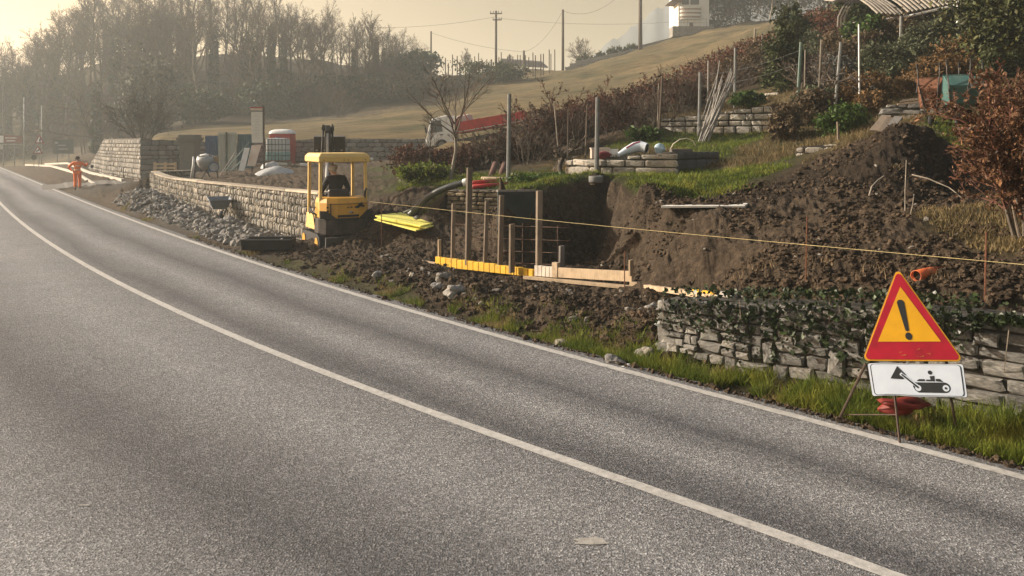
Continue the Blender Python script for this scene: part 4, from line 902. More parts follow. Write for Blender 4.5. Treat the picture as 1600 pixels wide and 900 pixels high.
for k, (px, d, h_, lab) in enumerate(((845, 24, 1.7, 'leafless brown thicket behind the pruned crooked tree, left part'), (868, 25, 1.9, 'leafless brown thicket behind the pruned crooked tree, right part'), (790, 24, 1.1, 'dark bramble tangle left of the tall grey post'), (720, 23.5, .8, 'bramble tangle right of the bent pale trunk'), (655, 24, .9, 'reddish twigs left of the bent pale trunk'), (955, 26, 1.6, 'dense leafless scrub behind the square grey post'), (990, 25, 1.6, 'dense leafless scrub left of the dark double stake'), (1040, 27, 1.6, 'leafless scrub right of the dark double stake'))):
    bare_shrub('bare_shrub', lab, GX((px - CX) / F * d, d), h_, 560 + k, (BARK_D, TWIG_R if k % 2 else TWIG), 10, .8, P=dict(P_BUSH, rmin=.007), r=.018, leaves=(900, .045, BEECH_D, 0))
# -------- ivy on the roadside wall
def ivy():
    ns = np.random.default_rng(90); n = 7600; q = ns.random(n) ** .8 * iw.L
    lob = .36 + .12 * (1 - sstep(q, 2.0, 3.2)) + .55 * fbm(q * 1.3 + 8, q * 0 + 2, 4) - .16 * sstep(q, 2.2, 3.6)
    hgt_ = np.array([iw.top(a) for a in q]); bot = np.array([iw.bot(a) for a in q]); f = ns.beta(1, 1.7, n) * lob * 1.7; z = hgt_ + .05 - f * (hgt_ - bot)
    off = .05 + ns.random(n) * .10 * (1.2 - np.clip(f, 0, 1)); on = ns.random(n) < np.where(q < 3.2, .35, .04)
    C = []
    for a, b_, zz, o in zip(q, off, z, on):
        c, d, n_ = iw.frame(a)
        k = (-ns.random() * .42 if o else b_); C.append((c.x + n_.x * k, c.y + n_.y * k, (iw.top(a) + .04 + ns.random() * .09) if o else zz))
    C = np.array(C); o = thing('ivy', 'dark glossy ivy hanging over the top of the roadside stone wall', 'ivy', tuple(C.mean(0)))
    V, Fq = leaf_cloud(C - C.mean(0), .026, ns, .75); mesh_np('leaves', V, Fq, IVYM, o)
    b = MB(); rs = random.Random(4)
    for k in range(50):
        a = rs.random() * iw.L; c, d, n_ = iw.frame(a); t = Vector((c.x, c.y, iw.top(a) + .05)) - Vector(C.mean(0)) + n_ * .06
        L = rs.uniform(.15, .55); b.tube([t, t + Vector((rs.gauss(0, .06), rs.gauss(0, .06), -L * .5)) + n_ * .03, t + Vector((rs.gauss(0, .1), rs.gauss(0, .1), -L))], [.006, .005, .003], 3)
    b.build('runners', BARK, o, kind='stuff')
ivy()

# -------- grass
def blades(name, label, X, Y, Z, hgt_, wdt, mat, seed, cat=None):
    ns = np.random.default_rng(seed); n = len(X); a = ns.uniform(0, 6.28, n); h_ = hgt_ * ns.uniform(.4, 1.3, n); w_ = wdt * ns.uniform(.6, 1.3, n)
    lx, ly = ns.normal(size=n) * h_ * .45, ns.normal(size=n) * h_ * .45; dx, dy = np.cos(a) * w_, np.sin(a) * w_
    V = np.stack([np.stack([X - dx, Y - dy, Z - .01], 1), np.stack([X + dx, Y + dy, Z - .01], 1), np.stack([X + lx, Y + ly, Z + h_], 1)], 1).reshape(-1, 3)
    return mesh_np(name, V, np.arange(n * 3).reshape(-1, 3), mat, None, 'stuff')
def scatter(n, box, seed, cls, thr, tmin=.3, tmax=99, clump=1.2):
    "random ground points (by photo column and depth) whose cover weight passes"
    ns = np.random.default_rng(seed); px = ns.uniform(box[0], box[1], n); d = np.exp(ns.uniform(math.log(box[2]), math.log(box[3]), n)); x = (px - CX) / F * d
    z, wt, t = terrain(x, d); c = wt[:, cls] if cls is not None else 1 - wt.max(1)
    gx = terrain(x + .15, d, False)[0] - terrain(x - .15, d, False)[0]; gy = terrain(x, d + .15, False)[0] - terrain(x, d - .15, False)[0]
    ok = (np.hypot(gx, gy) < .3 * .85) & (c + fbm(x * clump, d * clump, 3) * .8 > thr) & (t > tmin) & (t < tmax)
    return x[ok], d[ok], z[ok]
ns = np.random.default_rng(77)
n = 90000; s_ = -np.exp(ns.uniform(math.log(1.2), math.log(32), n)) + .6; t_ = .27 + np.abs(ns.normal(size=n)) * .30
x_, y_ = rd(s_, t_); q = fbm(x_ * 1.1, y_ * 1.1, 4); dens = np.interp(s_, [-30, -14, -10, -6.5, -3, 1], [-.35, -.12, .05, .28, .55, .6])
ok = (q + dens > .08) & (y_ > 2) & (t_ < 1.35 - .25 * (s_ < -6)); x_, y_, t_, s_ = x_[ok], y_[ok], t_[ok], s_[ok]; z_ = terrain(x_, y_)[0]
brown = fbm(x_ * 2.1 + 30, y_ * 2.1, 3) + ns.normal(size=len(x_)) * .15 + np.interp(s_, [-30, -12, -5], [.35, .08, .0]) > .16
tall = 1
blades('verge_grass', '', x_[~brown], y_[~brown], z_[~brown], np.interp(s_[~brown], [-12, -6.5, -4], [.075, .11, .17]), .006, GRASS, 1)
blades('verge_straw', '', x_[brown], y_[brown], z_[brown], .07, .006, STRAW, 2)
x_, y_, z_ = scatter(90000, (620, 1620, 13, 24), 3, 1, .62, 1.2); blades('terrace_grass', '', x_, y_, z_, .075, .010, GRASS, 3)
x_, y_, z_ = scatter(80000, (860, 1640, 8.5, 27), 4, 2, .55, 1.2); blades('terrace_dry_grass', '', x_, y_, z_, np.where(y_ < 13, .075, .13), .009, STRAW_B, 4)
x_, y_, z_ = scatter(60000, (380, 1320, 42, 115), 5, 2, .5, 1.2, .3); blades('meadow_grass', '', x_, y_, z_, .24, .09, STRAW, 5); x_, y_, z_ = scatter(26000, (380, 1320, 42, 115), 15, 2, .75, .25, .3); blades('meadow_tufts', '', x_, y_, z_, .32, .13, M('dark_straw', (.075, .062, .026), .85, .4, 2, 0, isl=.5), 15)
x_, y_, z_ = scatter(17000, (960, 1640, 8, 13.6), 6, 0, .6, 1.2, 2.3); ok = fbm(x_ * 1.7, y_ * 1.7, 3) > .02; blades('bank_roots', '', x_[ok], y_[ok], z_[ok], .10, .0045, M('root', (.17, .12, .065), .8, .3, 3, 0, isl=.5), 6)
# ------------------------------------------------------------------ object materials
BLACK = M('black_rubber', (.018, .018, .019), .75, .3, 6, .2)
DKMET = M('dark_metal', (.05, .048, .045), .55, .3, 8, .2, .3, dirt=(.09, .06, .04))
STEEL = M('steel', (.35, .35, .34), .35, .2, 8, .1, .9)
RUST = M('rusty_metal', (.15, .06, .03), .8, .4, 7, .4, dirt=(.05, .03, .02))
WHITE = M('white_paint', (.72, .72, .70), .5, .06, 4, .05, dirt=(.35, .32, .28), dirt_amt=.35)
RED = M('red_paint', (.42, .025, .022), .5, .2, 4, .1, dirt=(.16, .03, .02), dirt_amt=.5)
BLUEP = M('blue_sheet', (.045, .105, .20), .55, .2, 3, .1, dirt=(.10, .12, .14), dirt_amt=.4)
YELLOWD = M('digger_yellow', (.60, .31, .035), .5, .12, 3, .08, dirt=(.30, .17, .05), dirt_amt=.55, dscale=2.5)
CREAM = M('faded_yellow', (.68, .47, .16), .55, .1, 3, .08, dirt=(.45, .33, .14), dirt_amt=.4)
FOAM = M('yellow_foam', (.82, .75, .16), .7, .08, 5, .1, dirt=(.5, .4, .06), dirt_amt=.25)
FORMY = M('form_yellow', (.72, .43, .02), .6, .12, 7, .1, isl=.12, dirt=(.30, .18, .05), dirt_amt=.6, dscale=6)
PINE = wood('new_timber', (.34, .25, .155), (.48, .37, .245))
OLDW = wood('old_timber', (.13, .10, .072), (.27, .21, .15), isl=.35)
GREYW = wood('grey_timber', (.15, .14, .125), (.27, .25, .225), isl=.3)
ORANGE = M('orange_plastic', (.55, .12, .035), .45, .15, 4, .1, dirt=(.2, .07, .04), dirt_amt=.4)
HIVIS = M('hi_vis_orange', (.85, .17, .02), .75, .15, 5, .3)
SKIN_ = M('skin', (.48, .28, .20), .55, .1, 6, .05)
HAIRD = M('dark_hair', (.03, .022, .018), .8, .3, 20, .3)
HAIRG = M('grey_hair', (.38, .37, .36), .8, .2, 20, .3)
JACKET = M('black_jacket', (.014, .014, .017), .85, .3, 8, .4)
GLASS = M('dark_glass', (.035, .045, .05), .08, .1, 2, 0, spec=.8)
TEAL = M('teal_plastic', (.045, .115, .11), .5, .15, 5, .1, dirt=(.12, .17, .14), dirt_amt=.5)
ROCK = M('rock', (.20, .195, .185), .92, .35, 4, .8, isl=.4, dirt=(.08, .065, .05), dirt_amt=.6, dscale=6)
ROCKP = M('pale_rock', (.215, .20, .175), .9, .3, 4, .8, isl=.3, dirt=(.10, .08, .06), dirt_amt=.6, dscale=5)
CLOD = M('soil_clod', (.060, .044, .030), .97, .55, 14, .9, isl=.45, c2=(.075, .053, .035), spec=.15)
PLASTIC = M('plastic_sheet', (.55, .56, .56), .3, .15, 4, .3, trans=.3)
CONCP = M('grey_post', (.17, .175, .17), .8, .25, 8, .2, isl=.2)
GREENP = M('green_post', (.06, .10, .08), .6, .25, 8, .1)
POLEW = M('pole_wood', (.085, .065, .05), .9, .3, 3, .3)

def wrap(o, M4): o.matrix_world = M4; return o

# ------------------------------------------------------------------ warning sign
def warning_sign():
    L, Rr, A = W(1347, 564, 6.62), W(1507, 565, 6.30), W(1402, 418, 6.66)
    root = thing('warning_sign', 'red and yellow triangular exclamation mark sign above a white digger panel, on thin legs', 'road sign', tuple(W(1410, 680, 6.5)))
    O = Vector(root.location); mid = (L + Rr) / 2; ux = (Rr - L) / 2; uy = A - mid; n = ux.cross(uy).normalized()
    if n.y > 0: n = -n
    def T(u, v, k=0): return mid + ux * u + uy * v + n * k - O
    def tri(s, rad, k):
        c = (0, 1 / 3); P = []
        cor = [(-1, 0), (1, 0), (0, 1)]
        for i, (x, y) in enumerate(cor):
            x, y = c[0] + (x - c[0]) * s, c[1] + (y - c[1]) * s
            dx, dy = c[0] - x, c[1] - y; l = math.hypot(dx, dy * 1.8); a0 = math.atan2(-dy * 1.8, -dx); cx, cy = x + dx * rad / l * 1.9, y + dy * rad / l * 1.9
            for j in range(-4, 5):
                a = a0 + j / 4 * R(60); P.append(T(cx + rad * math.cos(a), cy + rad * math.sin(a) * .56, k))
        return P
    MB().prism(tri(1.0, .085, -.004), -n * .014).build('back_plate', M('sign_edge', (.30, .17, .09), .7, .3, 8, .3, dirt=(.12, .06, .04)), root)
    SR = M('sign_red', (.36, .008, .026), .45, .18, 5, .05, dirt=(.16, .015, .02), dirt_amt=.55, dscale=4, spec=.3)
    SY = M('sign_yellow', (.64, .33, .010), .5, .1, 4, .05, dirt=(.45, .22, .03), dirt_amt=.4, dscale=5, spec=.3)
    SK = M('sign_black', (.016, .018, .02), .5, .2, 6, .05)
    MB().prism(tri(.985, .075, .001), -n * .004).build('yellow_rim', SY, root)
    MB().prism(tri(.945, .065, .0035), -n * .003).build('red_border', SR, root)
    MB().prism([T(*p, .006) for p in ((-.62, .205), (.62, .205), (.0, .79))], -n * .003).build('yellow_field', SY, root)
    P = []
    for i in range(12):
        a = math.pi * i / 11; P.append((-.045 + .075 * math.cos(a), .615 + .036 * math.sin(a)))
    for i in range(12):
        a = math.pi + math.pi * i / 11; P.append((.0 + .038 * math.cos(a), .335 + .022 * math.sin(a)))
    MB().prism([T(x, y, .0085) for x, y in P], -n * .003).build('exclamation_bar', SK, root)
    MB().prism([T(.012 + .068 * math.cos(k * .393), .262 + .040 * math.sin(k * .393), .0085) for k in range(16)], -n * .003).build('exclamation_dot', SK, root)
    # scratches through to bare metal
    b = MB(); rs = random.Random(3)
    for k in range(6):
        u = rs.uniform(-.45, .45); v = rs.uniform(.04, .13); l = rs.uniform(.02, .12); a = rs.uniform(-.5, .5)
        b.quadverts([T(u, v, .0068), T(u + l, v + l * a * .4, .0068), T(u + l, v + l * a * .4 + .012, .0068)], [(0, 1, 2)])
    b.build('scratches', M('scratch', (.42, .13, .03), .6), root, kind='stuff')
    # lower panel
    q00, q10, q01, q11 = W(1363, 619, 6.46), W(1512, 621, 6.17), W(1355, 568, 6.57), W(1505, 569, 6.27)
    n2 = (q10 - q00).cross(q01 - q00).normalized()
    if n2.y > 0: n2 = -n2
    bend = lambda u: .02 * math.exp(-((u - .22) / .15) ** 2)
    def Q(u, v, k=0): return q00 * ((1 - u) * (1 - v)) + q10 * (u * (1 - v)) + q01 * ((1 - u) * v) + q11 * (u * v) + n2 * k + Vector((0, 0, bend(u) * .5)) - O
    def outline(m, r, k):
        P = []
        for cx, cy, a0 in ((1 - m, m, -90), (1 - m, 1 - m, 0), (m, 1 - m, 90), (m, m, 180)):
            for j in range(5):
                a = R(a0 + 90 * j / 4); sx = -1 if cx > .5 else 1; sy = -1 if cy > .5 else 1
                P.append((cx + sx * r / 2.9 + r / 2.9 * math.cos(a), (cy + sy * r + r * math.sin(a))))
        out = []
        for i, (x, y) in enumerate(P):
            out.append((x, y)); x2, y2 = P[(i + 1) % len(P)]
            if abs(x2 - x) > .3:
                for j in range(1, 8): out.append((x + (x2 - x) * j / 8, y + (y2 - y) * j / 8))
        return [Q(x, y, k) for x, y in out]
    SW = M('sign_white', (.50, .56, .64), .45, .05, 4, .04, dirt=(.36, .40, .45), dirt_amt=.3, dscale=5, spec=.3)
    MB().prism(outline(0, .05, -.003), -n2 * .012).build('panel_back', DKMET, root)
    MB().prism(outline(.004, .06, 0), -n2 * .003).build('panel_margin', SW, root)
    MB().prism(outline(.025, .1, .002), -n2 * .0025).build('panel_border', SK, root)
    MB().prism(outline(.036, .09, .004), -n2 * .0025).build('panel_field', SW, root)
    def shape(name, pts, k=.0065, m=SK): MB().prism([Q(x, y, k) for x, y in pts], -n2 * .0025).build(name, m, root)
    def px(x, y): return ((x - 130) / 1125, (590 - y) / 395)           # from the close-up of the panel
    def circ(x, y, r, m=16): return [px(x + r * math.cos(6.283 * i / m), y + r * math.sin(6.283 * i / m)) for i in range(m)]
    shape('bucket', [px(385, 388), px(485, 235), px(575, 330), px(540, 388)])
    shape('track', [px(640, 470), px(655, 420), px(1010, 418)] + [px(1010 + 62 * math.cos(a), 480 - 62 * math.sin(a)) for a in np.linspace(1.3, -1.57, 10)] + [px(700, 542), px(662, 515)])
    for cx, cy, r in ((700, 488, 36), (1022, 487, 38)): shape('wheel_ring', circ(cx, cy, r), .009, SW)
    shape('wheel_hub', circ(1020, 487, 14), .0115)
    shape('arm_outline', [px(500, 335), px(525, 308), px(728, 470), px(700, 500)], .0085, SW); shape('arm', [px(518, 338), px(530, 325), px(712, 478), px(695, 492)], .011)
    shape('arm_pivot', circ(523, 335, 20), .0095, SW)
    shape('deck', [px(690, 405), px(725, 380), px(790, 380), px(790, 405)]); shape('deck', [px(805, 405), px(805, 385), px(905, 385), px(905, 405)]); shape('deck', [px(918, 405), px(918, 375), px(965, 375), px(1000, 412)])
    shape('driver', [px(860, 400), px(852, 345), px(905, 338), px(905, 400)]); shape('driver_head', circ(862, 300, 25))
    DKRUST = M('dark_rust', (.055, .036, .026), .75, .4, 9, .4)
    def leg(a, b, r=.011): MB().tube([a - O, b - O], r, 6).build('leg', DKRUST, root)
    leg(W(1353, 568, 6.62), W(1310, 657, 6.9)); leg(W(1396, 600, 6.5), W(1406, 692, 6.38)); leg(W(1482, 600, 6.35), W(1494, 668, 6.55)); leg(W(1318, 648, 6.88), W(1402, 648, 6.46), .006)
warning_sign()
b = MB(); c = W(1412, 632, 6.75); rs = random.Random(2)
b.lump((0, 0, 0), (.21, .11, .06), rs, 2, .34); o = b.build('sandbag', M('red_orange_bag', (.15, .014, .009), .6, .3, 5, .4), None, True, c); tag(o, 'crumpled red-orange plastic bag lying under the warning sign', 'bag')

# ------------------------------------------------------------------ people
def skin_obj(name, pts, edges, mat, parent, roots=(0,), sub=1):
    me = bpy.data.meshes.new(name); me.from_pydata([p[:3] for p in pts], edges, []); me.materials.append(mat); o = link(name, me, parent)
    o.modifiers.new('skin', 'SKIN').use_smooth_shade = True
    for i, p in enumerate(pts):
        r = p[3] if len(p) == 4 else p[3:5]; sv = me.skin_vertices[0].data[i]; sv.radius = (r, r) if not hasattr(r, '__len__') else r; sv.use_root = i in roots
    if sub: s = o.modifiers.new('sub', 'SUBSURF'); s.levels = sub; s.render_levels = sub
    return o
def person(root, J, mats):
    "J: joint name -> point; limbs skinned as one body, clothes as skins over it"
    jk, tr, bt_, hr, face = mats
    V = []; E = []; idx = {}
    def add(n, p, r, par=None):
        idx[n] = len(V); V.append((*p, r))
        if par is not None: E.append((idx[par], idx[n]))
    add('pelvis', J['pelvis'], .105); add('waist', J['waist'], .10, 'pelvis'); add('chest', J['chest'], .125, 'waist'); add('neckb', J['neckb'], .06, 'chest'); add('neck', J['neck'], .052, 'neckb')
    add('skull0', J['head0'], .075, 'neck'); add('skull1', J['head1'], .098, 'skull0'); add('skull2', J['head2'], .07, 'skull1')
    roots = [0]
    for s in 'LR':
        add('sh' + s, J['sh' + s], .058, 'chest'); add('el' + s, J['el' + s], .040, 'sh' + s); add('wr' + s, J['wr' + s], .028, 'el' + s)
        w_ = Vector(J['wr' + s]); e = Vector(J['el' + s]); d = (Vector(J['hand' + s]) - w_).normalized(); pl = w_ + d * .07; add('palm' + s, pl, .032, 'wr' + s)
        side = d.cross(Vector((0, 1, .2))).normalized(); cur = side.cross(d).normalized()
        for k in range(4):
            o = side * (.026 - .0175 * k); L = (.072, .082, .076, .058)[k]; a = pl + o + d * .012; b_ = a + d * L * .5 + cur * .010; c_ = b_ + d * L * .3 + cur * .028; i0 = len(V)
            V.extend([(*a, .0095), (*b_, .009), (*c_, .0075)]); E.extend([(i0, i0 + 1), (i0 + 1, i0 + 2)]); roots.append(i0)
        a = w_ + d * .035 + side * .022; b_ = a + side * .032 + d * .026; c_ = b_ + d * .03 + cur * .012; i0 = len(V)
        V.extend([(*a, .013), (*b_, .011), (*c_, .009)]); E.extend([(i0, i0 + 1), (i0 + 1, i0 + 2)]); roots.append(i0)
        add('hip' + s, J['hip' + s], .085, 'pelvis'); add('kn' + s, J['kn' + s], .052, 'hip' + s); add('an' + s, J['an' + s], .036, 'kn' + s); add('toe' + s, J['toe' + s], .032, 'an' + s)
    skin_obj('body', V, E, SKIN_, root, roots)
    jv = [(*J['pelvis'], .15), (*J['waist'], .145), (*J['chest'], .165), (*J['neckb'], .085)]; je = [(0, 1), (1, 2), (2, 3)]
    for s in 'LR':
        i = len(jv); a, b_, c_ = Vector(J['sh' + s]), Vector(J['el' + s]), Vector(J['wr' + s])
        jv += [(*a, .088), (*a.lerp(b_, .55), .074), (*b_, .066), (*c_, .050)]; je += [(2, i), (i, i + 1), (i + 1, i + 2), (i + 2, i + 3)]
    skin_obj('jacket', jv, je, jk, root)
    tv = [(*J['pelvis'], .145)]; te = []
    for s in 'LR':
        i = len(tv); a, b_, c_ = Vector(J['hip' + s]), Vector(J['kn' + s]), Vector(J['an' + s])
        tv += [(*a, .108), (*a.lerp(b_, .5), .096), (*b_, .078), (*b_.lerp(c_, .9), .072)]; te += [(0, i), (i, i + 1), (i + 1, i + 2), (i + 2, i + 3)]
    skin_obj('trousers', tv, te, tr, root)
    for s in 'LR':
        a, t = Vector(J['an' + s]), Vector(J['toe' + s]); skin_obj('boot', [(*(a + Vector((0, 0, .06))), .058), (*(a - Vector((0, 0, .03))), .052), (*t, .045)], [(0, 1), (1, 2)], bt_, root)
    h1 = Vector(J['head1']); h2 = Vector(J['head2']); f = Vector(face).normalized(); up = Vector((0, 0, 1)); rt = f.cross(up).normalized()
    rs = random.Random(1); b = MB(); b.lump(h1.lerp(h2, .45) - f * .022, (.108, .112, .098), rs, 2, .06); b.build('hair', hr, root, True)
    b = MB(); b.lump(h1 + f * .10 - up * .02, (.014, .02, .022), rs, 1, .05); b.build('nose', SKIN_, root, True)
    for s in (-1, 1):
        b = MB(); b.lump(h1 + f * .086 + rt * .033 * s + up * .012, (.012, .012, .009), rs, 1, 0); b.build('eye', BLACK, root, True)
        b = MB(); b.lump(h1 + rt * .100 * s - up * .005, (.014, .02, .032), rs, 1, .05); b.build('ear', SKIN_, root, True)
    b = MB(); b.lump(h1 + f * .088 - up * .055, (.025, .01, .007), rs, 1, 0); b.build('mouth', M('lip', (.3, .12, .10), .6), root, True)
wp = thing('person', 'worker in orange hi-vis suit walking away along the verge with a tool on the shoulder', 'person', (0, 0, 0))
x = (121 - CX) / F * 39.6; wp.location = (x, 39.6, pz(297.5, 39.6)); wp.rotation_euler = (0, 0, R(22))
person(wp, dict(pelvis=(0, 0, .94), waist=(0, .01, 1.12), chest=(0, .01, 1.33), neckb=(0, .01, 1.48), neck=(0, .02, 1.53), head0=(0, .04, 1.58), head1=(0, .04, 1.65), head2=(0, .03, 1.71),
    shL=(-.19, 0, 1.41), elL=(-.40, -.05, 1.22), wrL=(-.29, .10, 1.03), handL=(-.20, .16, .97), shR=(.19, 0, 1.41), elR=(.40, .02, 1.26), wrR=(.44, .20, 1.38), handR=(.36, .26, 1.44),
    hipL=(-.10, 0, .9), knL=(-.10, .01, .50), anL=(-.095, -.06, .11), toeL=(-.10, .09, .05), hipR=(.10, 0, .9), knR=(.10, .08, .50), anR=(.095, .06, .11), toeR=(.10, .21, .05)), (HIVIS, HIVIS, BLACK, HAIRD, (0, 1, 0)))
BAND = M('reflective_band', (.75, .50, .32), .4, .1, 5, .1)
MB().ring((0, .01, 1.06), (0, 0, 1), .152, .10, .05).build('reflective_band', BAND, wp); MB().ring((0, .01, 1.27), (0, 0, 1), .165, .10, .05).build('reflective_band', BAND, wp)
tl = thing('tamping_tool', 'black-ended long tool carried across the shoulder by the orange worker', 'tool', wp.location, R(22))
MB().tube([(-.10, -.11, 1.60), (.38, .20, 1.44), (.60, .33, 1.25)], .018, 6).build('shaft', OLDW, tl)
MB().box((.62, .34, 1.22), (.12, .10, .16), Euler((0, .5, .3)).to_matrix()).build('head', BLACK, tl, bevel=.01)

# ------------------------------------------------------------------ mini digger
def digger():
    base = W(527, 388, 18.6); yaw = math.atan2(527 - 800, 1200) * -1 + R(17)
    root = thing('mini_digger', 'faded yellow mini excavator with canopy seen from behind, bucket arm raised', 'excavator', base, yaw)
    # tracks
    for s in (-1, 1):
        P = []
        for cy, a0 in ((-.55, 90), (.55, -90)):
            for k in range(9):
                a = R(a0 + 180 * k / 8); P.append((s * .52 - .13, cy + .21 * math.cos(a), .23 + .21 * math.sin(a)))
        MB().prism(P, (.26, 0, 0)).build('track', BLACK, root)
        for cy in (-.55, .55): MB().cyl((s * .52 - .15 * s * -1, cy, .23), (s * .52 + .145 * s, cy, .23), .13, n=14).build('track_wheel', YELLOWD, root)
        for k in range(14):
            a = -.72 + 1.44 * k / 13
            for z in (.012, .448): MB().box((s * .52, a * .78, z), (.27, .045, .03)).build('track_lug', BLACK, root) if k % 2 == 0 else None
    MB().box((0, 0, .30), (.78, .9, .24)).build('undercarriage', DKMET, root, bevel=.02)
    MB().box((0, -.93, .24), (1.12, .07, .30), Euler((.15, 0, 0)).to_matrix()).box((-.35, -.72, .26), (.08, .4, .08)).box((.35, -.72, .26), (.08, .4, .08)).build('dozer_blade', DKMET, root)
    MB().cyl((0, 0, .42), (0, 0, .52), .36, n=20).build('slew_ring', DKMET, root)
    # house: floor, counterweight, engine cover
    MB().prism([(-.60, -.30, .50), (.60, -.30, .50), (.60, .62, .50), (.45, .80, .50), (-.45, .80, .50), (-.60, .62, .50)], (0, 0, .11)).build('floor', CREAM, root, bevel=.015)
    P = [(-.62, -.20), (-.62, -.55), (-.50, -.76), (-.25, -.86), (.25, -.86), (.50, -.76), (.62, -.55), (.62, -.20)]
    MB().prism([(x, y, .42) for x, y in P], (0, 0, .38)).build('counterweight', M('muddy_black', (.035, .03, .026), .85, .4, 6, .5, dirt=(.09, .065, .045)), root, bevel=.03)
    for s in (-1, 1): MB().prism([(s * .62, -.875 + .17 * 1, .80), (s * .30, -.872, .80), (s * .30, -.872, .82), (s * .50, -.80, .98), (s * .62, -.70, .98)], (0, .06, 0)).build('skirt_corner', M('muddy_black2', (.035, .03, .026), .85, .4, 6, .5), root)
    b = MB(); P = [(-.585, -.12), (-.585, -.56), (-.48, -.75), (-.24, -.85), (.24, -.85), (.48, -.75), (.585, -.56), (.585, -.12)]
    lo = [(x, y, .80) for x, y in P]; hi = [(x * .985, y * .97, 1.16) for x, y in P]; tp = [(x * .93, y * .86, 1.27) for x, y in P]
    n = 8; b.quadverts(lo + hi + tp, [tuple(reversed(range(n)))] + [(r + i, r + (i + 1) % n, r + n + (i + 1) % n, r + n + i) for r in (0, n) for i in range(n)] + [tuple(range(2 * n, 3 * n))])
    b.build('engine_cover', YELLOWD, root, bevel=.025)
    # torn decal and chips on the cover
    rs = random.Random(8); b = MB()
    for cx, cz, s in ((.30, 1.10, 1.0), (.38, 1.07, .7), (.22, 1.06, .8), (.08, 1.055, .35), (.0, 1.05, .3), (.33, 1.14, .5), (-.46, 1.06, .4), (-.45, .98, .4), (.10, .93, .4), (.12, .86, .25), (-.47, .9, .3)):
        yb = -.862 + max(0, abs(cx) - .24) * .42 + .0; pts = []
        for k in range(9):
            a = 6.283 * k / 9; r = s * .085 * rs.uniform(.6, 1.2); xx = cx + math.cos(a) * r; yy = -.862 + max(0, abs(xx) - .24) * .42 + (cz - .80) * .05 * .85; pts.append((xx, yy - .002, cz + math.sin(a) * r * .6))
        b.quadverts(pts, [tuple(range(9))])
    b.build('torn_decal', BLACK, root, kind='stuff')
    MB().box((0, -.868, .86), (.5, .02, .05)).box((0, -.868, .78), (.46, .02, .06)).build('grille', BLACK, root)
    MB().box((-.56, .12, .74), (.12, .75, .26)).build('side_panel', CREAM, root, bevel=.02); MB().box((.56, .12, .74), (.12, .75, .26)).build('side_panel', CREAM, root, bevel=.02)
    # cover seam, latch, consoles, hoses
    MB().box((0, -.868, 1.135), (.9, .012, .012)).box((-.40, -.80, 1.0), (.012, .03, .30), Euler((0, 0, -.7)).to_matrix()).build('cover_seam', BLACK, root); MB().box((.05, -.872, .95), (.07, .02, .04)).build('latch', STEEL, root)
    for x in (-.40, .40): MB().box((x, .05, 1.08), (.16, .46, .22)).box((x, .16, 1.22), (.14, .2, .06)).build('console', bpy.data.materials['black_rubber'], root, bevel=.02)
    for k in range(3): MB().tube([(-.60 - .01 * k, -.30 + .1 * k, .86), (-.66, .0, .95 + .04 * k), (-.58, .35, .80 + .05 * k), (-.3, .75, .72), (-.08, .95, .80)], .016, 6).build('side_hose', BLACK, root, True)
    MB().tube([(-.62, -.28, .62), (-.66, -.26, .95), (-.60, -.25, 1.05)], .014, 6).build('grab_handle', BLACK, root, True); MB().tube([(.50, -.55, 1.2), (.50, -.58, 1.42), (.50, -.66, 1.46)], .025, 8).build('exhaust', DKMET, root, True)
    # canopy
    for x, y in ((-.55, -.48), (.55, -.48), (-.55, .50), (.55, .50)): MB().bar((x, y, .62 if y > 0 else 1.0), (x * .985, y * .98, 2.12), .07, .06, (0, 1, 0)).build('canopy_post', CREAM, root, bevel=.008)
    b = MB(); P = [(-.62, -.60), (.62, -.60), (.62, .66), (-.62, .66)]
    b.quadverts([(x, y, 2.10) for x, y in P] + [(x, y, 2.23) for x, y in P] + [(x * .90, y * .90 + .0, 2.315) for x, y in P], [(3, 2, 1, 0), (0, 1, 5, 4), (1, 2, 6, 5), (2, 3, 7, 6), (3, 0, 4, 7), (4, 5, 9, 8), (5, 6, 10, 9), (6, 7, 11, 10), (7, 4, 8, 11), (8, 9, 10, 11)])
    b.build('canopy_roof', CREAM, root, bevel=.03)
    for x in (-.5, -.02, .08, .5): MB().cyl((x, -.604, 2.15), (x, -.60, 2.15), .013, n=8).build('bolt_hole', BLACK, root)
    MB().lump((.68, -.50, 2.16), (.06, .05, .045), rs, 1, .05).build('work_lamp', WHITE, root, True)
    MB().box((-.03, -.20, 1.30), (.52, .14, .30)).box((-.03, .08, 1.10), (.5, .5, .14)).build('seat', M('black_vinyl', (.022, .022, .026), .45, .2, 6, .1), root, bevel=.05)
    for x in (-.34, .34): MB().tube([(x, .35, .6), (x, .38, 1.15), (x, .30, 1.22)], .018, 6).lump((x, .30, 1.24), (.028, .028, .035), rs, 1, 0).build('lever', BLACK, root)
    # boom, dipper, bucket
    MB().box((0, .92, .62), (.30, .3, .34)).build('swing_post', CREAM, root, bevel=.03)
    before = set(bpy.data.objects)
    A, B_, C_, D_ = Vector((0, .95, .72)), Vector((0, 1.55, 1.75)), Vector((0, 1.75, 2.92)), Vector((0, 2.75, 2.52))
    MB().bar(A, B_, .15, .20, (0, 1, 0)).bar(B_ - Vector((0, .02, .05)), C_, .14, .19, (0, 1, 0)).build('boom', DKMET, root, bevel=.012)
    MB().bar(C_ + Vector((0, -.15, .02)), D_, .12, .17, (0, 0, 1)).build('dipper', DKMET, root, bevel=.012)
    MB().cyl(A + Vector((.0, -.14, .1)), (0, 1.45, 2.05), .05, n=10).cyl((0, 1.45, 2.05), C_ + Vector((.0, -.14, -.12)), .03, n=10).build('boom_ram', STEEL, root, True)
    b = MB()
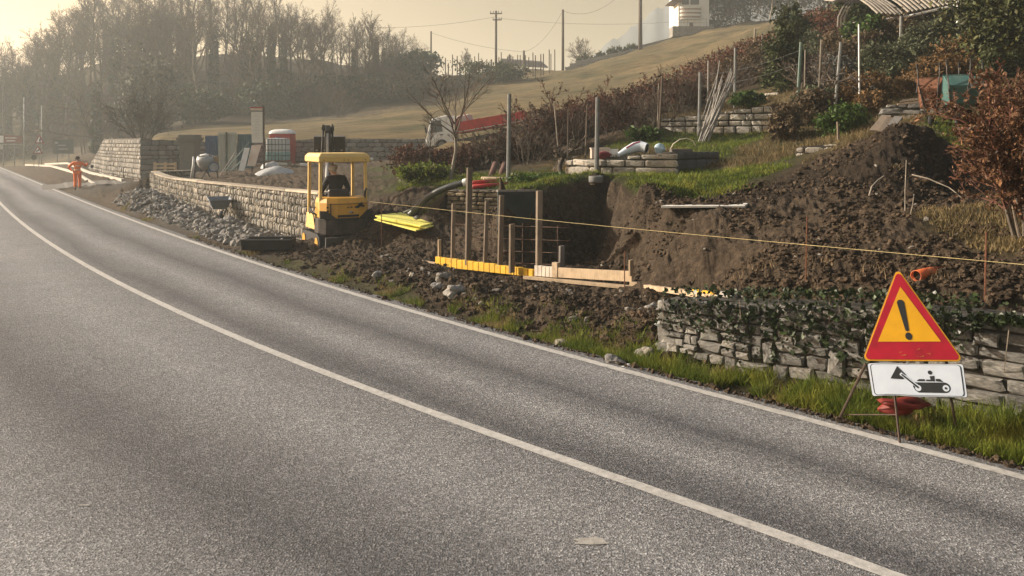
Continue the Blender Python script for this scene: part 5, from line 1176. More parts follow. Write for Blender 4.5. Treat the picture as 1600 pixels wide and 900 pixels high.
    for s in (-1, 1): b.prism([(s * .10, 1.62, 2.75), (s * .10, 1.9, 2.82), (s * .10, 1.9, 3.0), (s * .10, 1.66, 3.03)], (.04 * s, 0, 0))
    b.cyl((-.16, 1.76, 2.93), (.16, 1.76, 2.93), .06, n=10).build('knuckle', DKMET, root)
    MB().tube([(.12, 1.2, 1.3), (.14, 1.5, 2.2), (.12, 1.65, 2.85), (.1, 1.9, 3.04), (.06, 2.2, 2.8)], .022, 6).tube([(-.12, 1.2, 1.3), (-.15, 1.5, 2.2), (-.12, 1.65, 2.88), (-.1, 1.95, 3.02), (-.06, 2.25, 2.75)], .022, 6).build('hydraulic_hoses', BLACK, root, True)
    bk = [(2.55, 2.36), (2.95, 2.40), (3.12, 2.20), (3.05, 1.98), (2.82, 1.92), (2.6, 2.02)]
    MB().prism([(-.42, y, z + .36) for y, z in bk], (.84, 0, 0)).build('bucket', DKMET, root, bevel=.015)
    for k in range(4): MB().box((-.33 + .22 * k, 2.53, 2.35), (.06, .12, .03)).build('bucket_tooth', STEEL, root)
    Ms = Matrix.Translation((0, .92, 0)) @ Matrix.Rotation(R(-19), 4, 'Z') @ Matrix.Translation((0, -.92, 0))
    for o in set(bpy.data.objects) - before: o.data.transform(Ms)
    op = thing('person', 'grey-haired operator in black jacket sitting in the digger, seen from behind', 'person', base + Vector((0, 0, .06)), yaw)
    person(op, dict(pelvis=(-.03, .02, 1.24), waist=(-.03, .02, 1.38), chest=(-.03, .02, 1.56), neckb=(-.04, .05, 1.70), neck=(-.06, .06, 1.75), head0=(-.08, .09, 1.79), head1=(-.09, .09, 1.86), head2=(-.09, .08, 1.92),
        shL=(-.23, .02, 1.63), elL=(-.33, .10, 1.36), wrL=(-.34, .28, 1.26), handL=(-.34, .36, 1.25), shR=(.17, .02, 1.63), elR=(.30, .08, 1.36), wrR=(.33, .27, 1.26), handR=(.34, .36, 1.25),
        hipL=(-.13, .06, 1.22), knL=(-.15, .46, 1.20), anL=(-.15, .52, .78), toeL=(-.15, .64, .70), hipR=(.07, .06, 1.22), knR=(.12, .46, 1.20), anR=(.12, .52, .78), toeR=(.12, .64, .70)), (JACKET, JACKET, BLACK, HAIRG, (-.2, 1, 0)))
digger()

# ------------------------------------------------------------------ formwork
FA, FB = Vector((-2.09, 15.65, .10)), Vector((3.15, 10.8, .30))
def fw_at(px):
    k = (px - CX) / F; t = (k * FA.y - FA.x) / ((FB.x - FA.x) - k * (FB.y - FA.y)); return FA.lerp(FB, t)
fdir = (FB - FA).normalized(); fn = Vector((-fdir.y, fdir.x, 0)).normalized()
if fn.y < 0: fn = -fn
def fpt(px, py, back=0): p = fw_at(px) + fn * back; return Vector((p.x, p.y, pz(py, p.y)))
fo = Vector(fw_at(760)); form = thing('formwork', 'unfinished wall formwork of yellow blocks and timber boards with upright posts in the trench', 'formwork', fo)
N_ = 18
for k in range(N_):
    px0 = 680 + (833 - 680) * k / N_; px1 = 680 + (833 - 680) * (k + 1) / N_ - .9; q = lambda p: (p - 680) / 153
    top = 401 + 20 * q(px0); top1 = 401 + 20 * q(px1); b0 = 416 + 17 * q(px0); b1 = 416 + 17 * q(px1); j = rng.uniform(-.6, .6)
    MB().prism([fpt(px0, b0) - fo, fpt(px1, b1) - fo, fpt(px1, top1 + j) - fo, fpt(px0, top + j) - fo], fn * .07).build('form_block', FORMY, form, bevel=.004)
for k in range(6):
    px0 = 835 + 5.9 * k; px1 = px0 + 5.2; j = rng.uniform(-.8, .8); q = k / 6
    MB().prism([fpt(px0, 431 + 3 * q) - fo, fpt(px1, 431.5 + 3 * q) - fo, fpt(px1, 415 + 3 * q + j) - fo, fpt(px0, 414.5 + 3 * q + j) - fo], fn * .07).build('pale_block', M('pale_block', (.52, .47, .40), .8, .15, 8, .3, isl=.15) if k == 0 else bpy.data.materials['pale_block'], form, bevel=.004)
def plank(name, pa, pb, ha, hb, back, th, m=PINE): MB().prism([fpt(pa[0], pa[1] + ha, back) - fo, fpt(pb[0], pb[1] + hb, back) - fo, fpt(*pb, back) - fo, fpt(*pa, back) - fo], fn * th).build(name, m, form, bevel=.004)
plank('side_board', (870, 418), (987, 424), 15.5, 16.5, .0, .03)
plank('bottom_board', (820, 431), (990, 448), 5, 5, -.05, .12); plank('bottom_board', (640, 404), (681, 411), 4, 4, -.03, .09); plank('bottom_board', (985, 440), (1018, 446), 6, 6, -.03, .1); BA, BB = hit(1010, 447), hit(1139, 468)
MB().bar(BA - fo + Vector((0, -.04, -.005)), BB - fo + Vector((0, -.04, .015)), .11, .07).build('bottom_board', PINE, form, bevel=.004)
MB().bar(BA.lerp(BB, .62) - fo + Vector((0, -.06, .055)), BB.lerp(BA, .05) - fo + Vector((0, -.06, .065)), .07, .03).build('yellow_strip', FORMY, form, bevel=.004)
MB().prism([fpt(863, 433, -.01) - fo, fpt(871, 434, -.01) - fo, fpt(871, 411, -.01) - fo, fpt(863, 410, -.01) - fo], fn * .08).build('end_block', PINE, form)
for px, tp, bt_, w_, back, m in ((682, 374, 414, 5, .08, PINE), (703, 318, 404, 6, .10, OLDW), (729, 262, 408, 9, .08, OLDW), (755, 314, 412, 6.5, .10, OLDW), (779, 305, 414, 8, .08, OLDW), (806, 350, 420, 9, -.10, OLDW), (838, 298, 424, 10, .08, OLDW), (869, 384, 414, 9, .15, GREYW), (987, 406, 425, 8, -.02, PINE)):
    p = fw_at(px) + fn * back; a = Vector((p.x, p.y, pz(tp, p.y))); bb = Vector((p.x, p.y, pz(bt_ + 6, p.y))); s = w_ * p.y / F
    bb.x -= (a.z - bb.z) * rng.uniform(-.005, .03)
    MB().bar(bb - fo, a - fo, s * 1.15, s * .42, fdir).build('post', m, form, bevel=.004)
RB = M('rebar', (.10, .055, .035), .8, .3, 8, .2)
for k, py in enumerate((356, 374, 391, 407)):
    p0, p1 = fpt(690, py - 6 + 2 * k, .30), fpt(872, py - (6 - k * 2.5) + 6, .30); MB().tube([p0 - fo, p1 - fo], .006, 4).build('rebar', RB, form)
for px in (748, 797, 852):
    MB().tube([fpt(px, 345 + (px - 692) * .04, .33) - fo, fpt(px, 430, .33) - fo], .006, 4).build('rebar', RB, form)
for px in (810,): MB().tube([fpt(px, 395, -.12) - fo, fpt(px, 440, -.12) - fo], .009, 4).build('rebar', RB, form)
# shuttering sheet against the cut
r0, r1 = W(777, 299, 14.95), W(836, 298.5, 15.55); ro = Vector(r0)
rear = thing('shutter_panel', 'weathered dark shuttering sheet standing against the shaded cut behind the form posts', 'panel', ro)
DKG = M('dark_sheet', (.03, .042, .04), .8, .3, 3, .2, dirt=(.05, .045, .035))
MB().prism([Vector((0, 0, -1.25)), r1 - ro + Vector((0, 0, -1.25)), r1 - ro, Vector((0, 0, 0))], (.02, -.02, 0)).build('sheet', DKG, rear); MB().bar((0, -.03, .01), r1 - ro + Vector((0, -.03, .01)), .05, .04).build('top_rail', GREYW, rear)

# string line and its stakes
s0, s1 = W(577, 315, 17.6), W(1750, 427, 6.3); P = []
for k in range(25):
    t = k / 24; p = s0.lerp(s1, t); p.z -= .03 * math.sin(math.pi * t); P.append(p - s0)
MB().tube(P, .0032, 4).build('x', M('yellow_string', (.42, .34, .16), .8), None, loc=s0); o = bpy.data.objects['x']; o.name = 'string_line'; tag(o, 'taut yellow builders string running from the digger to the right edge', 'string')
for px, tp, bt_, d, lab in ((1258, 338, 472, 8.86, 'thin rusty rod holding the string, left of the triangular warning sign'), (1538, 362, 492, 7.55, 'thin rusty rod holding the string, under the beech bush'), (976, 393, 446, 11.9, 'short thin rod at the end of the timber board'), (596, 322, 400, 17.2, 'thin upright rod right of the digger')):
    a, b_ = W(px, bt_, d), W(px + (3 if px > 1200 else 0), tp, d); o = MB().tube([Vector((0, 0, -.1)), b_ - a], .009, 5).build('marking_rod', RUST, None, loc=a); tag(o, lab, 'rod')

# ------------------------------------------------------------------ things lying on the site
def slab(name, lab, cat, corners, th, m, bev=.006):
    c = Vector(corners[0]); o = MB().prism([Vector(p) - c for p in corners], (0, 0, -th)).build(name, m, None, loc=c, bevel=bev); return tag(o, lab, cat)
A_, B_, C_, D_ = W(586, 336.5, 17.5), W(626, 331.5, 18.5), W(691, 344.5, 17.7), W(657, 353, 16.7)
up = Vector((0, 0, .045))
slab('foam_board', 'topmost yellow insulation board of the stack beside the digger', 'board', [A_, D_, C_, B_], .03, FOAM)
def shift(l, dx, dy, dz, rot):
    c = sum(l, Vector()) / 4; q = Quaternion((0, 0, 1), rot); return [q @ (p - c) + c + Vector((dx, dy, dz)) for p in l]
slab('foam_board', 'middle yellow insulation board of the stack, slightly turned', 'board', shift([A_, D_, C_, B_], .04, -.03, -.040, .09), .03, FOAM)
slab('foam_board', 'lowest yellow insulation board of the stack, sticking out at the front', 'board', shift([A_, D_, C_, B_], -.02, -.04, -.082, -.08), .03, FOAM)
slab('plank', 'dark plank propping the right end of the yellow boards', 'plank', [W(655, 345, 17.4), W(700, 350, 17.2), W(704, 346, 17.8), W(660, 341, 18.0)], .06, GREYW)
o = MB().lump((0, 0, .03), (.07, .06, .045), random.Random(3), 1, .3).build('stone', ROCK, None, loc=W(651, 342.5, 17.3)); tag(o, 'small stone weighting down the top yellow insulation board', 'stone')
slab('white_board', 'long white board lying level on rubble in front of the grassy cut', 'board', [W(1033, 321.5, 12.2), W(1164, 321, 12.0), W(1169, 317.2, 12.5), W(1055, 318.2, 12.8)], .035, M('white_board', (.74, .72, .66), .5, .05, 4, .05, dirt=(.5, .46, .4), dirt_amt=.3))
# corrugated pipe
cp = [W(640, 336, 18.0), W(655, 322, 17.9), W(668, 309, 17.8), (W(684, 299, 17.7)), W(704, 291, 17.6), W(727, 285, 17.5)]
P = []; rad = []
for i in range(len(cp) - 1):
    for k in range(12): P.append(cp[i].lerp(cp[i + 1], k / 12))
for _ in range(6): P = [P[0]] + [(P[i - 1] + P[i] * 2 + P[i + 1]) / 4 for i in range(1, len(P) - 1)] + [P[-1]]
r = thing('drain_pipe', 'black corrugated drain pipe curving over the earth behind the yellow boards', 'pipe', P[0])
MB().tube([p - P[0] for p in P], [.082 if i % 2 else .068 for i in range(len(P))], 10).build('hose', M('black_plastic', (.03, .034, .034), .45, .2, 6, .1), r, True)
d = (P[-1] - P[-2]).normalized(); MB().ring(P[-1] - P[0] + d * .03, d, .088, .066, .09).build('end_collar', WHITE, r)
r = thing('drain_pipe', 'thin grey conduit looping up from the earth left of the corrugated pipe', 'pipe', W(634, 330, 18)); O = Vector(r.location)
MB().tube([W(*p) - O for p in ((630, 332, 17.9), (642, 327, 17.9), (652, 318, 17.9), (657, 311, 17.9))], .018, 6).build('hose', CONCP, r, True)
for k, (a, b_, rr, m, nm, lab) in enumerate((((738, 292, 17.9), (792, 288, 18.3), .055, RED, 'red_pipe', 'front red plastic pipe of the small pile on the ochre wall'), ((738, 286, 18.1), (775, 283, 18.6), .055, RED, 'red_pipe', 'upper dull red pipe lying on the pile above the ochre wall'), ((755, 280, 19), (846, 279, 19.4), .05, PINE, 'timber_pole', 'long pale pole lying across behind the red pipes'), ((753, 279, 19.5), (778, 278, 19.8), .05, PINE, 'timber_pole', 'short pale round pole left of the grey post'), ((800, 272, 20.5), (842, 281, 20), .03, GREYW, 'timber_pole', 'grey lath lying slanted behind the grey post'), ((810, 281, 20.4), (832, 266, 21), .03, GREYW, 'timber_pole', 'grey lath leaning up on the brush behind the grey post'))):
    a, b_ = W(*a), W(*b_); o = MB().cyl(Vector((0, 0, 0)), b_ - a, rr, n=10).build(nm, m, None, True, a); tag(o, lab, 'pipe' if 'pipe' in nm else 'pole')
for px, lab in ((767, 'left reddish brown roof tile roll leaning under the brown hedge'), (782, 'right reddish brown roof tile roll leaning under the brown hedge')):
    a = W(px, 277, 20.5); o = MB().cyl((0, 0, 0), W(px + 7, 256, 21.2) - a, .085, n=10).build('clay_pipe', M('clay', (.10, .05, .038), .8, .3, 6, .3), None, True, a); tag(o, lab, 'pipe')
# orange pipe stump
a, b_ = W(1431, 431, 8.15), W(1484, 419, 8.6); dd = (b_ - a).normalized(); r = thing('orange_pipe', 'orange plastic sewer pipe sticking out of the earth bank above the sign', 'pipe', a)
b = MB(); b.ring(Vector((0, 0, 0)) + (b_ - a) / 2, dd, .060, .052, (b_ - a).length, 18); b.build('tube', ORANGE, r, True); MB().cyl(dd * .05, dd * .06, .053, n=16).build('dark_bore', BLACK, r)
# sack, boxes, hoop, pot on the terrace
sk = W(968, 243, 17.5); r = thing('cement_sack', 'crumpled blue and white sack lying open on the low block wall', 'sack', sk)
BAG = M('blue_white_bag', (.55, .62, .70), .5, .2, 3, .3, c2=(.30, .42, .58), dirt=(.75, .75, .75), dirt_amt=.8)
b = MB(); P = [W(966, 242, 17.5), W(978, 236, 17.55), W(990, 231, 17.6), W(1000, 229, 17.6), W(1011, 231.5, 17.5)]; b.tube([p - sk for p in P], [.05, .09, .125, .13, .115], 12, cap=False); b.build('bag', BAG, r, True)
MB().cyl(P[3] - sk, P[4] - sk + Vector((-.01, 0, 0)), .10, n=12).build('opening', BLACK, r); MB().tube([P[1] - sk + Vector((0, -.06, .07)), P[2] - sk + Vector((0, -.07, .10)), P[3] - sk + Vector((0, -.06, .11))], .02, 5).build('red_print', RED, r)
def crate(name, lab, cat, px0, px1, pt, pb, d, dep, m, lid=None):
    a = W((px0 + px1) / 2, pb, d); wd = (px1 - px0) / F * d; hh = (pb - pt) / F * d; r = thing(name, lab, cat, a)
    MB().box((0, dep / 2, hh * .45), (wd, dep, hh * .9)).build('body', m, r, bevel=.01); MB().box((0, dep / 2, hh * .95), (wd + .02, dep + .02, hh * .1)).build('lid', lid or m, r, bevel=.005)
crate('storage_box', 'pale cardboard box behind the low block wall beside the red bag', 'box', 924, 953, 231, 249, 17.9, .3, M('pale_box', (.60, .52, .44), .8, .1, 4, .1)); crate('storage_box', 'white bucket-like box left of the sack', 'box', 953, 966, 233, 246, 17.9, .2, WHITE)
o = MB().lump((0, 0, .06), (.19, .1, .09), random.Random(5), 2, .2).build('red_bag', M('dark_red_bag', (.16, .02, .03), .6), None, True, W(943, 247, 17.6)); tag(o, 'dark red bag in front of the pale cardboard box', 'bag')
crate('paver_stack', 'flat grey concrete slab stack at the corner of the low block wall', 'slabs', 1050, 1082, 233, 239, 17.6, .3, M('slab_grey', (.11, .105, .10), .9))
o = MB().lump((0, 0, .05), (.13, .1, .13), random.Random(9), 2, .12).build('blue_bag', M('pale_blue_bag', (.42, .55, .62), .5), None, True, W(1031, 236, 17.6)); tag(o, 'pale blue bag behind the thin post, right of the sack', 'bag')
O = W(1047, 234, 18.2); o = MB().tube([W(*p) - O for p in ((1047, 234, 18.2), (1052, 225, 18.2), (1062, 218, 18.2), (1073, 216, 18.2), (1083, 220, 18.2), (1088, 230, 18.2))], .013, 6).build('hoop', M('pale_hoop', (.6, .55, .42), .6), None, True, O); tag(o, 'thin pale hoop arching out of the grass behind the low block wall', 'hoop')
r = thing('plant_pot', 'round grey-green planter pot at the foot of the grey post', 'pot', W(931, 285, 16.6)); b = MB(); b.ring((0, 0, .07), (0, 0, 1), .155, .135, .14, 20); b.build('rim', CONCP, r, True); MB().cyl((0, 0, -.05), (0, 0, .11), .125, .145, 18).build('soil_fill', CLOD, r)
o = MB().bar((0, 0, 0), W(1130, 465, 9.6) - W(1155, 468, 9.3), .09, .06).build('block', CONC, None, loc=hit(1146, 468) + Vector((0, -.05, .06)), bevel=.006); tag(o, 'small grey concrete block at the right end of the base boards', 'block')

# bundle of leaning stakes
rs = random.Random(44)
for k in range(15):
    xb = 1090 + rs.uniform(0, 24); xt = 1128 + rs.uniform(0, 24) if k > 3 else 1118 + rs.uniform(0, 20); yt = rs.uniform(104, 130) if k != 2 else 95
    a, b_ = W(xb, 215, 22.6 + rs.uniform(-.4, .5)), W(xt, yt, 23.2 + rs.uniform(-.3, .6)); a.z = hz(a.x, a.y) - .02
    o = MB().tube([Vector(), (b_ - a) * .5 + Vector((rs.gauss(0, .03), 0, rs.gauss(0, .02))), b_ - a], [.028, .024, .018], 5).build('stake', GREYW, None, loc=a); tag(o, 'grey wooden stake of the bundle leaning to the right over the three-course wall', 'stake', 'stakes of the leaning bundle')

# garden posts: top column, top row, foot column, foot row, depth, radius
for pxt, tp, pxb, bt_, d, r_, m, lab in (
    (796, 147, 794, 292, 18.6, .052, CONCP, 'tall grey concrete post in front of the red tipper bed'), (934, 152, 932, 280, 17.4, .055, CONCP, 'square grey post standing behind the planter pot'),
    (1035, 120, 1029, 218, 22.8, .035, POLEW, 'dark double stake above the hoop'), (1094, 113, 1092, 210, 23.2, .050, CONCP, 'grey post left of the bundle of stakes'), (1149, 75, 1148, 165, 25, .048, CONCP, 'grey post directly behind the bundle of stakes'), (1107, 95, 1106, 175, 27, .034, GREYW, 'slim grey stake on the upper edge left of the bundle'),
    (1236, 18, 1235, 80, 33, .085, GREENP, 'green metal pole in front of the dark slim evergreen'), (1252, 66, 1245, 183, 20.8, .055, GREENP, 'leaning grey-green post right of the dark green shrub'), (1258, 78, 1256, 182, 20.6, .022, BARK_L, 'thin pale stick right beside the leaning grey-green post'),
    (1283, 62, 1277, 180, 20.5, .024, BARK_L, 'thin pale stick left of the pruned grey tree'), (1314, 66, 1305, 165, 21.4, .050, CONCP, 'grey post right of the pruned grey tree'), (1342, 38, 1343, 168, 20.8, .024, WHITE, 'thin white pole rising above the round green bush'), (1497, -25, 1496, 78, 26, .055, WHITE, 'white pergola post at the upper edge'),
    (1408, 25, 1406, 100, 27.5, .055, CONCP, 'grey pergola post in the shade'), (1180, 45, 1174, 112, 34, .045, BARK_L, 'pale stake in the red hedge below the house'), (1191, 55, 1189, 110, 34, .035, BARK_L, 'second pale stake in the red hedge below the house'), (1029, 130, 1027, 205, 23.8, .02, BARK_L, 'thin bare cane beside the double stake'), (866, 160, 872, 225, 22, .022, BARK_L, 'thin bare cane in front of the dark beech hedge'), (917, 165, 914, 262, 19.2, .022, BARK, 'thin brown cane left of the square grey post'), (888, 170, 886, 276, 18.4, .018, BARK, 'thin brown cane beside the crooked pruned tree'), (1430, 40, 1436, 110, 27, .04, POLEW, 'dark stake under the middle of the pergola'), (1440, 40, 1441, 105, 27.5, .04, RUST, 'rusty stake under the middle of the pergola'), (1309, 190, 1310, 214, 16.2, .03, OLDW, 'short old stake in front of the round green bush')):
    a, b_ = W(pxb, bt_ + 4, d), W(pxt, tp, d); o = MB().tube([Vector(), b_ - a], [r_, r_ * .9], 8 if r_ > .03 else 5).build('garden_post', m, None, loc=a); tag(o, lab, 'post')
# wires between posts
for k, (a, b_, lab) in enumerate((((1094, 118, 23.2), (1252, 78, 20.8), 'upper trellis wire from the bundle of stakes to the leaning post'), ((1094, 135, 23.2), (1252, 98, 20.8), 'lower trellis wire from the bundle of stakes to the leaning post'), ((1252, 75, 20.8), (1314, 78, 21.4), 'trellis wire between the leaning post and the pruned tree'))):
    a, b_ = W(*a), W(*b_); P = [a.lerp(b_, t / 8) - a - Vector((0, 0, .12 * math.sin(math.pi * t / 8))) for t in range(9)]; o = MB().tube(P, .006, 3).build('trellis_wire', CONCP, None, loc=a); tag(o, lab, 'wire')

# pergola
pr = thing('pergola', 'garden pergola with a row of curved pale roof slats along the upper edge', 'pergola', W(1440, 60, 28)); O = Vector(pr.location)
SLAT = M('slat', (.25, .225, .19), .7, .25, 6, .2, isl=.2)
MB().tube([W(1412, 27, 28.4) - O, W(1545, -4, 27.4) - O], .05, 8).build('front_beam', WHITE, pr); MB().tube([W(1318, 38, 31) - O, W(1412, 26, 28.5) - O], .045, 8).build('side_beam', GREYW, pr)
MB().tube([W(1380, -40, 31.5) - O, W(1560, -62, 31) - O], .05, 8).build('rear_beam', GREYW, pr)
for k in range(26):
    t = k / 25; f = W(1372 + 172 * t, 27 - 33 * t if t > .25 else 20 + 4 * t / .25 - 5 * t, 28.6 - 1.2 * t); b = f + Vector((-.75, 3.0, 1.05)); P = []
    for j in range(7):
        s = j / 6; p = f.lerp(b, s); p.z += .42 * math.sin(math.pi * min(1, s * 1.15)) - .02; P.append(p - O)
    MB().tube(P, .042, 5).build('slat', SLAT, pr)
for px in (1309, 1314, 1319): MB().tube([W(px, 42, 30.5) - O, W(px + 1, 26, 30.5) - O, W(px + 8, 12, 30.7) - O, W(px + 14, 4, 31.5) - O], .035, 6).build('slat', SLAT, pr)
MB().tube([W(1317, 50, 30.6) - O, W(1313, 112, 30.6) - O], .05, 6).build('post', GREYW, pr)

# wheelbarrows
def wheelbarrow(name, lab, M4, mt, mf, tyre=BLACK):
    r = thing(name, lab, 'wheelbarrow'); r.matrix_world = M4
    b = MB(); B0 = [(-.22, -.28, .36), (.22, -.28, .36), (.20, .22, .34), (-.20, .22, .34)]; T0 = [(-.34, -.48, .62), (.34, -.48, .62), (.32, .48, .66), (-.32, .48, .66)]; I0 = [(-.20, -.26, .38), (.20, -.26, .38), (.18, .20, .36), (-.18, .20, .36)]; TI = [(-.32, -.46, .62), (.32, -.46, .62), (.30, .46, .66), (-.30, .46, .66)]
    b.quadverts(B0 + T0 + TI + I0, [(3, 2, 1, 0)] + [(i, (i + 1) % 4, 4 + (i + 1) % 4, 4 + i) for i in range(4)] + [(4 + i, 4 + (i + 1) % 4, 8 + (i + 1) % 4, 8 + i) for i in range(4)] + [(8 + i, 8 + (i + 1) % 4, 12 + (i + 1) % 4, 12 + i) for i in range(4)] + [(12, 13, 14, 15)])
    b.build('tray', mt, r, bevel=.012)
    MB().tube([Vector(p) for p in T0] + [Vector(T0[0])], .014, 6).build('rim', mt, r)
    for s in (-1, 1):
        MB().tube([(s * .06, .66, .18), (s * .16, .30, .32), (s * .24, -.35, .36), (s * .27, -.62, .50), (s * .28, -.92, .60)], .017, 7).build('handle', mf, r, True); MB().cyl((s * .28, -.80, .565), (s * .28, -.94, .61), .023, n=8).build('grip', BLACK, r)
        MB().tube([(s * .22, -.15, .34), (s * .26, -.32, .02), (s * .25, -.48, .38)], .014, 6).build('leg', mf, r)
    w_ = MB(); w_.ring((0, .66, .18), (1, 0, 0), .18, .12, .09, 20); t = w_.build('wheel', tyre, r, True); MB().cyl((-.03, .66, .18), (.03, .66, .18), .125, n=14).build('rim', mf, t)
    return r
p = W(344, 346, 23.3); wheelbarrow('wheelbarrow', 'dark wheelbarrow seen end-on on the grey rubble in front of the cobble wall', Matrix.Translation((p.x, p.y, pz(346, 23.3))) @ Matrix.Rotation(R(205), 4, 'Z') @ Matrix.Rotation(R(-5), 4, 'X') @ Matrix.Translation((0, -.3, .02)) @ Matrix.Scale(1.0, 4), M('slate_tray', (.15, .175, .20), .4, .2, 5, .1), DKMET)
p = W(1494, 187, 16.6); wheelbarrow('wheelbarrow', 'teal plastic wheelbarrow stood up on its nose with handles in the air', Matrix.Translation(p) @ Matrix.Rotation(R(-22), 4, 'Z') @ Matrix.Rotation(R(-66), 4, 'X') @ Matrix.Scale(.8, 4) @ Matrix.Translation((0, -.70, -.34)), TEAL, DKMET)
p = W(1456, 188, 17.3); wheelbarrow('wheelbarrow', 'rusty brown wheelbarrow upended against the planks left of the teal one', Matrix.Translation(p) @ Matrix.Rotation(R(-38), 4, 'Z') @ Matrix.Rotation(R(-62), 4, 'X') @ Matrix.Scale(.8, 4) @ Matrix.Translation((0, -.70, -.34)), RUST, DKMET)
p = W(1516, 186, 17.2); wheelbarrow('wheelbarrow', 'second teal wheelbarrow upended behind the first one', Matrix.Translation(p) @ Matrix.Rotation(R(-30), 4, 'Z') @ Matrix.Rotation(R(-60), 4, 'X') @ Matrix.Scale(.8, 4) @ Matrix.Translation((0, -.70, -.34)), TEAL, DKMET)
for k, (a, b_, lab) in enumerate((((1402, 163, 18.4), (1480, 155, 18.0), 'front long plank lying on the dry-stone wall by the upended wheelbarrows'), ((1406, 159, 18.8), (1482, 151, 18.3), 'middle long plank lying on the dry-stone wall by the upended wheelbarrows'), ((1410, 157, 19.1), (1486, 148, 18.6), 'rear topmost plank on the dry-stone wall by the upended wheelbarrows'))):
    a, b_ = W(*a), W(*b_); o = MB().bar(Vector(), b_ - a, .17, .035).build('plank', OLDW, None, loc=a, bevel=.004); tag(o, lab, 'plank')
for k, (q, lab, m) in enumerate((([(1358, 203, 15.9), (1378, 204, 15.8), (1393, 180, 16.6), (1378, 179, 16.7)], 'left brown plank sheet leaning on the bank behind the soil heap', OLDW), ([(1384, 198, 15.7), (1398, 199, 15.6), (1411, 182, 16.3), (1398, 181, 16.4)], 'right pale plank sheet leaning on the bank behind the soil heap', GREYW), ([(1372, 204, 15.75), (1384, 205, 15.65), (1398, 184, 16.4), (1386, 182, 16.5)], 'middle weathered plank sheet leaning on the bank behind the soil heap', OLDW))):
    P = [W(*p) for p in q]; n = (P[1] - P[0]).cross(P[3] - P[0]).normalized(); o = MB().prism([p - P[0] for p in P], -n * .035).build('plank_sheet', m, None, loc=P[0], bevel=.004); tag(o, lab, 'plank')

# tray beside the digger
r = thing('mortar_trough', 'black open mortar trough on the ground left of the digger', 'trough', W(420, 389, 17.7)); b = MB(); b.box((0, 0, .02), (1.02, .5, .03)); b.box((0, -.25, .12), (1.1, .03, .24), Euler((.2, 0, 0)).to_matrix()); b.box((0, .25, .12), (1.1, .03, .24), Euler((-.2, 0, 0)).to_matrix()); b.box((-.53, 0, .12), (.03, .5, .22)); b.box((.53, 0, .12), (.03, .5, .22)); b.build('tub', BLACK, r, bevel=.008); b = MB(); b.bar((-.57, -.285, .245), (.57, -.285, .245), .04, .025); b.bar((-.57, .285, .245), (.57, .285, .245), .04, .025); b.build('rim', M('worn_black', (.05, .05, .052), .5), r)
# ------------------------------------------------------------------ builders yard behind the cobble wall
def corr(b, x0, x1, z0, z1, y, n, amp=.02):
    V = []; 
    for k in range(n * 2 + 1):
        x = x0 + (x1 - x0) * k / (n * 2); yy = y + (amp if k % 2 else -amp)
        V += [(x, yy, z0), (x, yy, z1)]
    m = len(V); V += [(p[0], p[1] + .05, p[2]) for p in V]
    Fc = [(2 * k, 2 * k + 2, 2 * k + 3, 2 * k + 1) for k in range(n * 2)] + [(m + 2 * k + 2, m + 2 * k, m + 2 * k + 1, m + 2 * k + 3) for k in range(n * 2)] + [(2 * k + 1, 2 * k + 3, m + 2 * k + 3, m + 2 * k + 1) for k in range(n * 2)]
    b.quadverts(V, Fc); return b
d = 41.0; s = F / d
O = W(344, 275, d); r = thing('site_fence', 'site fence of blue and pale corrugated metal sheets with braces behind the cobble wall', 'fence', O)
PALE = M('pale_sheet', (.46, .47, .42), .5, .12, 3, .1, dirt=(.22, .26, .24), dirt_amt=.5)
def zz(py): return (275 - py) / s
for (a, b_, t, m, y, n, nm) in ((319, 344, 212, BLUEP, .15, 9, 'blue_sheet'), (341, 355, 208, PALE, 0, 6, 'pale_sheet'), (355, 370, 208.5, PALE, -.03, 6, 'pale_sheet'), (370, 396, 209.5, M('teal_sheet', (.06, .13, .16), .55, .2, 3, .1), .12, 9, 'blue_sheet')):
    corr(MB(), (a - 344) / s, (b_ - 344) / s, -.2, zz(t), y, n).build(nm, m, r)
MB().box(((355 - 344) / s, -.12, zz(240)), (.07, .06, zz(207))).build('post', M('dark_green_post', (.03, .05, .045), .6), r); MB().box(((356 - 344) / s, -.05, zz(208.5)), (1.0, .10, .12)).build('top_cap', PALE, r)
for x0, y0, x1, y1 in ((392, 222, 357, 272), (392, 240, 362, 274)): MB().bar(((x0 - 344) / s, -.25, zz(y0)), ((x1 - 344) / s, -.9, zz(y1)), .05, .05).build('brace', M('brace_green', (.20, .27, .25), .6), r)
# notice board
d = 38.5; s = F / d; O = W(402, 278, d); r = thing('notice_board', 'tall white site notice board with lower panels on a dark post', 'notice board', O); z = lambda py: (278 - py) / s; X = lambda px: (px - 402) / s
PAPER = M('notice_paper', (.66, .64, .58), .6, .05, 2, .05)
MB().bar((X(413), 0, 0), (X(411.5), 0, z(166)), .07, .07, (0, 1, 0)).build('post', POLEW, r); MB().bar((X(393.5), .05, 0), (X(393.5), .05, z(175)), .05, .05, (0, 1, 0)).build('post', POLEW, r)
p = MB().prism([(X(394), -.06, z(223)), (X(411), -.06, z(223)), (X(410.5), -.06, z(175)), (X(393), -.06, z(175))], (0, .03, 0)).build('board', PAPER, r)
b = MB()
for k in range(16): b.box((X(402), -.063, z(180 + k * 2.4)), (.42 * (.7 + .3 * math.sin(k * 2.1)), .003, .012))
b.build('print_lines', M('grey_print', (.35, .34, .32), .7), p, kind='stuff')
MB().box((X(401), -.04, z(171)), (.62, .10, .10)).build('cap', M('pale_cap', (.55, .45, .36), .7), r); MB().box((X(401), -.04, z(168.3)), (.62, .09, .05)).build('cap_trim', RED, r)
